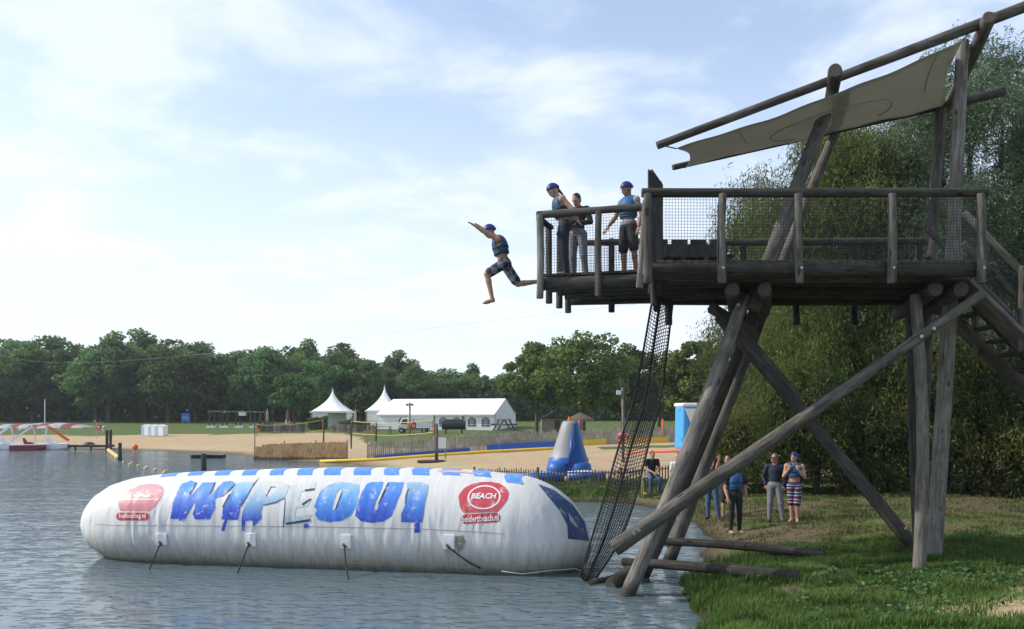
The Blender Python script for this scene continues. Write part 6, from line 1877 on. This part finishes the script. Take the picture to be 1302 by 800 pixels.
# picnic tables
def picnic(px, Y, label, rz, sc_=1.0, dz=0.0):
    c = spot(px, Y); t = thing('picnic_table', label, 'table', (c.x, c.y, c.z + dz), rz); t.scale = (sc_,) * 3
    for q in range(5): MB().box((0, (q - 2) * .145, .75), (1.85, .13, .045)).build('top_plank', M['tan_wood'] if sc_ > 1.4 else M['pale_log'], t)
    for s in (-1, 1):
        for q in range(2): MB().box((0, s * (.62 + q * .145), .45), (1.85, .13, .045)).build('seat_plank', M['pale_log'], t)
    for x in (-.7, .7):
        for s in (-1, 1): MB().beam((x, s * .62, -.02), (x, s * .20, .73), .05, .11).build('leg', M['pale_log'], t)
        MB().beam((x, -.75, .40), (x, .75, .40), .05, .10).build('crossbar', M['pale_log'], t)
    return t
picnic(641, 68, 'weathered picnic table seen end-on behind the fence near the marquee gable', R(78), 1.2, 1.0)
# wooden mound under that table
c = spot(641, 68); o = MB().lathe([(4.2, -.3), (3.6, .35), (2.4, .88), (1.5, 1.0)], (0, 0, 0), 18).build('grass_mound', simple('mound_turf', (0.05, 0.085, 0.025), .95, .5, 5, .6), smooth=True); o.location = c; tag(o, 'low grassy mound carrying the end-on picnic table', 'mound')
# lifeguard ladder seat and tall bar tables
c = spot(471, 74); LG = thing('lifeguard_seat', 'pale wooden lifeguard ladder seat behind the volleyball net', 'seat', c)
for s in (-1, 1):
    MB().beam((-.45 + s * .0, s * .35, 0), (-.2, s * .3, 1.55), .08, .10).build('leg', M['tan_wood'], LG); MB().beam((.55, s * .35, 0), (.2, s * .3, 1.55), .08, .10).build('leg', M['tan_wood'], LG)
for z, w in ((.35, .85), (.75, .72), (1.15, .6), (1.56, .6)): MB().box((0, -.33, z), (w, .12, .08)).build('rung', M['tan_wood'], LG)
MB().box((0, 0, 1.58), (.6, .7, .06)).build('seat', M['tan_wood'], LG)
for k, (px, Y, lb) in enumerate(((487, 92, 'picnic table left of the marquee in the shade'), (455, 98, 'picnic table between the pavilion tents'))):
    picnic(px, Y, lb, R(20 + 30 * k), 1.15)
# red and white box
c = spot(577, 60.3); RB = thing('fuel_box', 'small red box with a white end at the foot of the fence', 'box', c)
MB().box((-.05, -.35, .22), (.30, .25, .40)).build('red_case', M['red'], RB, bevel=.02); MB().box((.20, -.35, .21), (.16, .22, .36)).build('white_case', M['white'], RB, bevel=.02)

# ---- timber pergola frame, crates
c = spot(298, 112); PG = thing('timber_frame', 'dark timber pergola frame at the edge of the grass', 'pergola', c)
for x in (-3.4, -1.6, .2, 2.2, 3.6):
    for y in (0, 1.8): MB().box((x, y, 1.1), (.14, .14, 2.4)).build('post', M['bark'], PG)
for y in (0, 1.8): MB().beam((-3.6, y, 2.3), (3.9, y, 2.2), .12, .14).build('beam', M['paling'], PG)
for x in (-3.0, -1.2, .8, 2.8): MB().box((x, -.5, .18), (1.1, .5, .3)).build('plinth', M['white'], PG)
MB().box((.9, .6, 1.95), (.9, .5, .55)).build('fan_heater', M['white'], PG, bevel=.08)
c = spot(352, 112); BT = thing('bar_terrace', 'low timber terrace with white counter by the pavilion tent', 'terrace', c)
MB().box((0, 0, .45), (6.0, 2.0, .12)).build('counter', M['grey'], BT); MB().box((0, .4, .2), (5.8, 1.2, .5)).build('base', M['paling'], BT)
for x in (-2.6, -.8, 1.0, 2.7): MB().box((x, .8, 1.2), (.12, .12, 2.4)).build('post', M['bark'], BT)
MB().box((1.7, -.9, .62), (.5, .4, 1.1)).build('bin', M['white'], BT)
# white and pale blue beach lockers
LKL = ['white beach cabinet with pale blue side, leftmost of the cluster on the sand', 'white beach cabinet with orange stripe on the sand', 'wide white beach cabinet at the end nearest the pergola']
for k, (px, Y, w) in enumerate(((187, 96, .95), (196, 95.4, 1.0), (205, 95, 1.25))):
    c = spot(px, Y)
    lb = ['white beach cabinet with narrow pale blue side at the lake end of its cluster', 'white beach cabinet with orange edge in the middle of its cluster', 'wider white beach cabinet at the pergola end of its cluster'][k]
    t = thing('beach_cabinet', lb, 'cabinet', c, R(-18))
    MB().box((0, 0, .58), (w, .8, 1.16)).build('case', M['white'], t, bevel=.05)
    MB().box((-w * .3, -.412, .58), (w * .34, .02, 1.0)).build('door', M['pale_blue'], t)
    MB().prism([(-w / 2, -.42, 1.17), (w / 2, -.42, 1.17), (0, -.42, 1.32)], (0, .84, 0)).build('cover', M['tent'], t)
    if k == 1: MB().box((w * .46, -.412, .55), (.06, .02, .95)).build('stripe', M['orange'], t)
# blue sign, bin, shower with red sign
c = spot(236, 124); BS = thing('blue_sign', 'blue information sign standing against the wood', 'sign', c)
MB().box((0, 0, 1.05), (1.25, .06, 1.3)).build('panel', M['blue'], BS); MB().box((0, -.035, 1.15), (.9, .01, .06)).box((0, -.035, .95), (.9, .01, .06)).build('white_line', M['pale_blue'], BS)
for x in (-.5, .5): MB().box((x, .06, .4), (.08, .06, 1.2)).build('post', M['steel'], BS)
c = spot(133.5, 101); BI = thing('litter_bin', 'grey litter bin on the grass edge', 'bin', c)
MB().lathe([(.22, 0), (.26, .1), (.28, .75), (.27, .8)], (0, 0, 0), 14).build('drum', M['grey'], BI, smooth=True); MB().lathe([(.31, .80), (.30, .88), (.1, .95)], (0, 0, 0), 14).build('lid', M['steel'], BI, smooth=True)
c = spot(122.5, 92); SW = thing('lifebuoy_post', 'slim post with curved arm carrying a red lifebuoy box', 'post', c)
MB().tube([(0, 0, -.2), (0, 0, 1.7), (-.1, 0, 1.95), (-.35, 0, 2.02)], .04, 7).build('pole', M['steel'], SW)
MB().box((.28, -.05, 1.25), (.45, .12, .58)).build('red_case', M['red'], SW, bevel=.04); MB().box((.28, -.125, 1.28), (.16, .02, .22)).build('white_mark', M['white'], SW)
c = spot(57, 118); FP = MB().tube([(0, 0, 0), (0, 0, 3.9)], .06, 7).build('flag_pole', M['white']); FP.location = c; tag(FP, 'thin white flag pole behind the striped air pillow', 'pole')
# striped air pillow
c = spot(53, 110)
for k, (px, w, h_, lb) in enumerate(((28, 4.6, .55, 'smaller half-hidden red and white striped air pillow on the grass'), (66, 5.4, .65, 'wide red and white striped air pillow on the grass'))):
    c = spot(px, 114 + k * 1.5); t = thing('air_pillow', lb, 'inflatable', c)
    n_ = 7
    for q in range(n_):
        a, b = -w + 2 * w * q / n_, -w + 2 * w * (q + 1) / n_
        vs = []; fs = []
        for i in range(5):
            x = a + (b - a) * i / 4
            for j in range(9):
                y = -2.5 + 5 * j / 8; z = h_ * max(0, 1 - (x / w) ** 2) ** .75 * max(0, 1 - (y / 2.5) ** 2) ** .5
                vs.append((x + .35 * z, y, z + .02 - (.08 if j in (0, 8) else 0)))
        for i in range(4):
            for j in range(8): fs.append((i * 9 + j, (i + 1) * 9 + j, (i + 1) * 9 + j + 1, i * 9 + j + 1))
        MB().add(vs, fs).build('stripe_panel', M['maroon'] if q % 2 else M['grey'], t, smooth=True)

# ---- pedal boats with slides, drawn up by the jetty
def pedal_boat(px, Y, rz, label, slide_mat, hull_mat, flip=1):
    x = W(px, Y); t = thing('pedal_boat', label, 'boat', (x, Y, 0.0), rz); t.scale = (.84,) * 3
    for s in (-1, 1):
        n_ = 8; mb = MB()
        vs = []; fs = []
        for i in range(n_ + 1):
            u = i / n_; xx = -1.75 + 3.5 * u; w_ = .34 * (1 - max(0, abs(2 * u - 1) - .45) ** 1.3 * 1.1); lift = .28 * max(0, u - .7) / .3
            for (yy, zz) in ((-1, .55), (-.85, .05 + lift), (0, -.18 + lift), (.85, .05 + lift), (1, .55)):
                vs.append((xx, s * .58 + yy * w_, zz))
        for i in range(n_):
            for j in range(4): fs.append((i * 5 + j, (i + 1) * 5 + j, (i + 1) * 5 + j + 1, i * 5 + j + 1))
            fs.append((i * 5 + 4, (i + 1) * 5 + 4, (i + 1) * 5, i * 5))
        fs.append((0, 1, 2, 3, 4)); fs.append(tuple(n_ * 5 + j for j in (4, 3, 2, 1, 0)))
        mb.add(vs, fs).build('hull', M[hull_mat], t, smooth=False)
    MB().box((0, 0, .62), (3.3, 1.75, .14)).build('deck', M['white'], t, bevel=.05)
    for s in (-1, 1):
        MB().prism([(-.2, s * .42 - .28, .69), (.5, s * .42 - .28, .69), (.42, s * .42 - .28, .85), (-.15, s * .42 - .28, .92), (-.38, s * .42 - .28, 1.35), (-.5, s * .42 - .28, 1.35), (-.35, s * .42 - .28, .69)], (0, .56, 0)).build('seat', M[hull_mat], t, bevel=.03)
    # slide: chute, ladder hoops
    sp0 = [(-1.7 * flip, 0, .95), (-1.25 * flip, 0, 1.25), (-.6 * flip, 0, 1.75), (0.15 * flip, 0, 2.35), (.45 * flip, 0, 2.45)]
    mb = MB()
    for a, b in zip(sp0[:-1], sp0[1:]):
        mb.beam(a, b, .52, .05)
        for s in (-1, 1): mb.beam((a[0], s * .27, a[2] + .09), (b[0], s * .27, b[2] + .09), .05, .20)
    mb.build('slide', M[slide_mat], t)
    for s in (-1, 1):
        MB().tube([(.75 * flip, s * .26, .68), (.66 * flip, s * .26, 1.6), (.50 * flip, s * .26, 2.35), (.2 * flip, s * .27, 2.85), (-.35 * flip, s * .27, 2.75), (-.9 * flip, s * .27, 2.2)], .035, 7).build('handrail', M['white'], t, smooth=True)
    mb = MB()
    for z in (1.0, 1.35, 1.7, 2.05): mb.tube([(.72 * flip - .08 * (z - 1), -.26, z), (.72 * flip - .08 * (z - 1), .26, z)], .03, 6)
    mb.build('ladder_rungs', M['steel'], t)
    return t
pedal_boat(66, 78.0, R(12), 'orange and white pedal boat with an orange slide moored at the jetty', 'orange', 'white', -1)
pedal_boat(36, 76.5, R(25), 'pedal boat with red hull and a white slide at the lake shore', 'white', 'maroon', 1)
pedal_boat(8, 78.5, R(18), 'white pedal boat with a white slide outermost from the jetty', 'white', 'white', 1)
# jetty
J0, J1 = at(78, 571, 79.5), at(150, 562, 79)
JT = thing('jetty', 'narrow dark wooden jetty beside the pedal boats', 'jetty', (W(80, 78.5), 78.5, 0))
JT_o = JT.location
xa, xb = W(74, 78.5), W(142, 78.5)
for q in range(12):
    x = xa + (xb - xa) * (q + .5) / 12; MB(JT_o).box((x, 78.6, .42), ((xb - xa) / 12 - .03, 1.1, .06)).build('deck_plank', M['paling'], JT)
for y in (78.15, 79.05): MB(JT_o).beam((xa, y, .30), (xb, y, .30), .10, .17).build('bearer', M['dark_log'], JT)
for q in range(4):
    x = xa + .3 + (xb - xa - .6) * q / 3; MB(JT_o).tube([(x, 78.2, -1), (x, 78.2, .34)], .09, 7).build('pile', M['dark_log'], JT)
MB(JT_o).lathe([(.5, .45), (.42, .62), (.15, .70)], (W(112, 78.5), 78.7, 0), 12).build('coil', M['black'], JT)
# mooring posts in the water, yellow float line
for k, (px, py, Y, h_, lb) in enumerate(((136, 0, 74, 1.9, 'tall dark mooring post at the jetty end, paired with a slimmer one'), (140.5, 0, 73, 1.95, 'slim red-topped mooring post beside the tall dark one'), (152.5, 0, 58.5, 1.25, 'stout dark mooring post at the start of the buoy line'), (259, 0, 46.5, 1.02, 'dark post in the water in front of the floating box platform'))):
    o = MB().tube([(0, 0, -1.2), (0, 0, h_ * .7), (.01, 0, h_)], [.13, .13, .12] if k != 3 else [.15, .15, .14], 10).build('mooring_post', M['dark_log'], smooth=False)
    o.location = (W(px, Y), Y, 0); tag(o, lb, 'post')
fa, fb = Vector((W(138, 73), 73, .15)), Vector((W(151, 60), 60, .10))
mb = MB(fa)
for q in range(4): mb.tube([fa.lerp(fb, (q + .04) / 4), fa.lerp(fb, (q + .94) / 4)], .17, 8)
o = mb.build('float_line', simple('faded_yellow', (0.55, 0.43, 0.16), .6), smooth=True); o.location = fa; tag(o, 'faded yellow float boom between the mooring posts', 'boom')
by0, by1 = Vector((W(155, 56), 56, .03)), Vector((W(219, 44), 44, .03))
for q in range(9):
    u = (q + .4) / 9; p = by0.lerp(by1, u) + Vector((.25 * math.sin(q * 2.1), 0, 0))
    o = MB().lathe([(.02, -.09), (.09, -.04), (.11, .02), (.08, .08), (.02, .11)], (0, 0, 0), 10).build('buoy', simple('buoy_cream', (0.50, 0.40, 0.22), .6) if q == 0 else BUOYM, smooth=True) if q else None
    if q == 0:
        BUOYM = simple('buoy_cream', (0.55, 0.46, 0.27), .6)
        o = MB().lathe([(.02, -.09), (.09, -.04), (.11, .02), (.08, .08), (.02, .11)], (0, 0, 0), 10).build('buoy', BUOYM, smooth=True)
    o.location = p; tag(o, 'small cream buoy on the swimming line', 'buoy', 'buoys of the swimming line')
c = spot(172, 77); o = MB().lathe([(.05, -.05), (.22, .08), (.26, .26), (.18, .44), (.04, .50)], (0, 0, 0), 12).build('orange_buoy', M['orange'], smooth=True); o.location = c; tag(o, 'orange ball buoy lying at the waterline', 'buoy')
# floating box platform
FB = thing('floating_box', 'low floating box platform with a pale end', 'platform', (W(266, 62), 62, 0))
MB().box((0, 0, .02), (2.2, .9, .40)).build('hull', M['dark_log'], FB, bevel=.02); MB().box((.0, 0, .255), (2.3, 1.0, .06)).build('top', M['paling'], FB)
MB().box((-1.17, -.05, .05), (.12, .85, .45)).build('end_board', M['tan_wood'], FB)
# thatched parasol near the park trees, orange marker posts
c = spot(738, 66); TP_ = thing('thatched_parasol', 'dark thatched parasol behind the fence under the park tree', 'parasol', c)
MB().tube([(0, 0, 0), (0, 0, 2.3)], .06, 7).build('pole', M['bark'], TP_)
MB().lathe([(1.15, 1.75), (1.05, 1.9), (.6, 2.15), (.05, 2.4)], (0, 0, 0), 20).build('thatch', M['thatch'], TP_)
for px, Y, lb in ((736.5, 63.8, 'orange marker post under the thatched parasol'), (842.5, 63.8, 'orange marker post seen between the net and the tower legs')):
    c = spot(px, Y); o = MB().tube([(0, 0, 0), (0, 0, 1.75), (0, 0, 1.8)], [.08, .08, .04], 8).build('marker_post', M['orange']); o.location = c; tag(o, lb, 'post')
# little blue toy slide at the fence
c = spot(629, 58.6); t = thing('toy_slide', 'tiny blue plastic toy slide by the fence', 'slide', c)
MB().beam((-.3, 0, .05), (.35, 0, .5), .22, .05).build('chute', M['blue'], t); MB().beam((.35, -.1, 0), (.35, -.1, .5), .04, .04).beam((.35, .1, 0), (.35, .1, .5), .04, .04).build('ladder', M['sky_blue'], t)
# shed behind the park trees
c = spot(703, 96); t = thing('garden_hut', 'small tan wooden hut under the park trees', 'hut', c)
t.scale = (.75, .75, .8)
MB().box((0, 0, .9), (3.6, 2.6, 2.0)).build('wall', M['paling'], t); MB().prism([(-2.0, -1.5, 1.95), (2.0, -1.5, 1.95), (0, -1.5, 2.9)], (0, 3, 0)).build('roof', M['bark'], t)
MB().box((.6, -1.32, .85), (.8, .04, 1.7)).build('door', M['bark'], t)

# ---- terrace clutter in front of the pavilion tents
def hedge(px0, px1, Y, h, label, seed):
    rs = np.random.RandomState(seed); x0, x1 = W(px0, Y), W(px1, Y); n = 2600
    P = np.stack([rs.uniform(x0, x1, n), Y + rs.uniform(-.5, .5, n), rs.uniform(0, 1, n) ** .7], 1)
    base = height(P[:, 0], P[:, 1]); P[:, 2] = base + P[:, 2] * h * (.65 + .6 * vnoise(P[:, 0], P[:, 1] + seed, 1.1))
    c = Vector(((x0 + x1) / 2, Y, gz((x0 + x1) / 2, Y)))
    v, f = leaf_quads(P - np.array(c), .26, np.array([0, -.3, .5]) * np.ones((n, 3)), rs, .8)
    t = thing('terrace_hedge', label, 'hedge', c)
    link('foliage', np_mesh('foliage', v, f, False, np.repeat(np.clip(rs.normal(.3, .2, n), 0, 1), 4), 'tint', [LEAF_FAR]), None, t)
    mb = MB()
    for q in range(8):
        x = (x0 - x1) * (.5 - (q + .5) / 8); mb.tube([(x, 0, -.1), (x + .05, 0, h * .6)], [.04, .015], 5)
    link('stem', mb.mesh('stem'), M['bark'], t)
hedge(392, 416, 108, 1.5, 'dark hedge in front of the left part of the pavilion tent', 3)
hedge(432, 470, 107, 1.3, 'dark hedge between the pavilion tent and the marquee end', 4)
def terrace_fence(px0, px1, Y, h, label):
    a, b = spot(px0, Y), spot(px1, Y); t = thing('terrace_screen', label, 'screen', a)
    n = int((b - a).length / .28)
    for q in range(n):
        p = a.lerp(b, (q + .5) / n); hh = h * random.uniform(.9, 1.1)
        mb = MB(a); mb.box((p.x, p.y, p.z + hh / 2), (.24, .04, hh)); mb.build('board', M[random.choice(['paling', 'bark', 'dark_paling'])], t)
    mb = MB(a); mb.beam(a + Vector((0, .05, h * .7)), b + Vector((0, .05, h * .7)), .06, .09); mb.build('rail', M['bark'], t)
terrace_fence(330, 388, 104, 1.0, 'low board screen on the terrace left of the pavilion tent')
terrace_fence(424, 462, 102, .95, 'low board screen in front of the hedge by the tents')
for k, (px, Y, lb) in enumerate(((340, 108, 'dark folded parasol at the far end of the board screen'), (366, 107, 'dark folded parasol near the round bright tree'), (452, 105, 'dark folded parasol beside the hedge by the tents'))):
    c = spot(px, Y); t = thing('folded_parasol', lb, 'parasol', c)
    MB().tube([(0, 0, 0), (0, 0, 2.7)], .045, 6).build('pole', M['bark'], t)
    MB().lathe([(.10, 1.0), (.20, 1.3), (.16, 2.1), (.04, 2.75)], (0, 0, 0), 9).build('canopy', M['maroon'] if k == 1 else M['paling'], t)
    MB().lathe([(.4, 0), (.4, .1), (.08, .16)], (0, 0, 0), 12).build('base', M['grey'], t)
picnic(348, 100, 'picnic table on the sand edge before the board screen', R(10), 1.1)
picnic(376, 99, 'picnic table under the round bright tree', R(-15), 1.1)
picnic(430, 98, 'picnic table in front of the pavilion tent', R(25), 1.1)
# slim uprights scattered on the beach
for k, (px, Y, h_, lb) in enumerate(((411, 78, 2.3, 'thin dark pole standing on the sand beyond the reed fence'), (446.5, 66, 2.6, 'leaning dark pole at the gap between the two fences'), (478, 66, 2.0, 'short dark pole by the start of the grey fence'))):
    o = MB().tube([(0, 0, -.3), (.03, 0, h_ * .5), (.10 if k == 1 else .02, 0, h_)], [.06, .055, .045], 7).build('beach_pole', M['bark']); o.location = spot(px, Y); tag(o, lb, 'pole')

# ------------------------------------------------------------------ thin haze over the lake
hm = bpy.data.materials.new('summer_haze'); hm.use_nodes = True
ht = hm.node_tree; ht.nodes.clear()
ho = ht.nodes.new('ShaderNodeOutputMaterial'); hv = ht.nodes.new('ShaderNodeVolumePrincipled')
hv.inputs['Color'].default_value = (0.86, 0.92, 1.0, 1); hv.inputs['Density'].default_value = 0.0003; hv.inputs['Anisotropy'].default_value = 0.3
ht.links.new(hv.outputs[0], ho.inputs['Volume'])
hb_ = MB().box((0, 1600, 12.5), (5600, 3600, 31)).build('haze', hm)
tag(hb_, 'thin pale summer haze over the lake', kind='stuff')
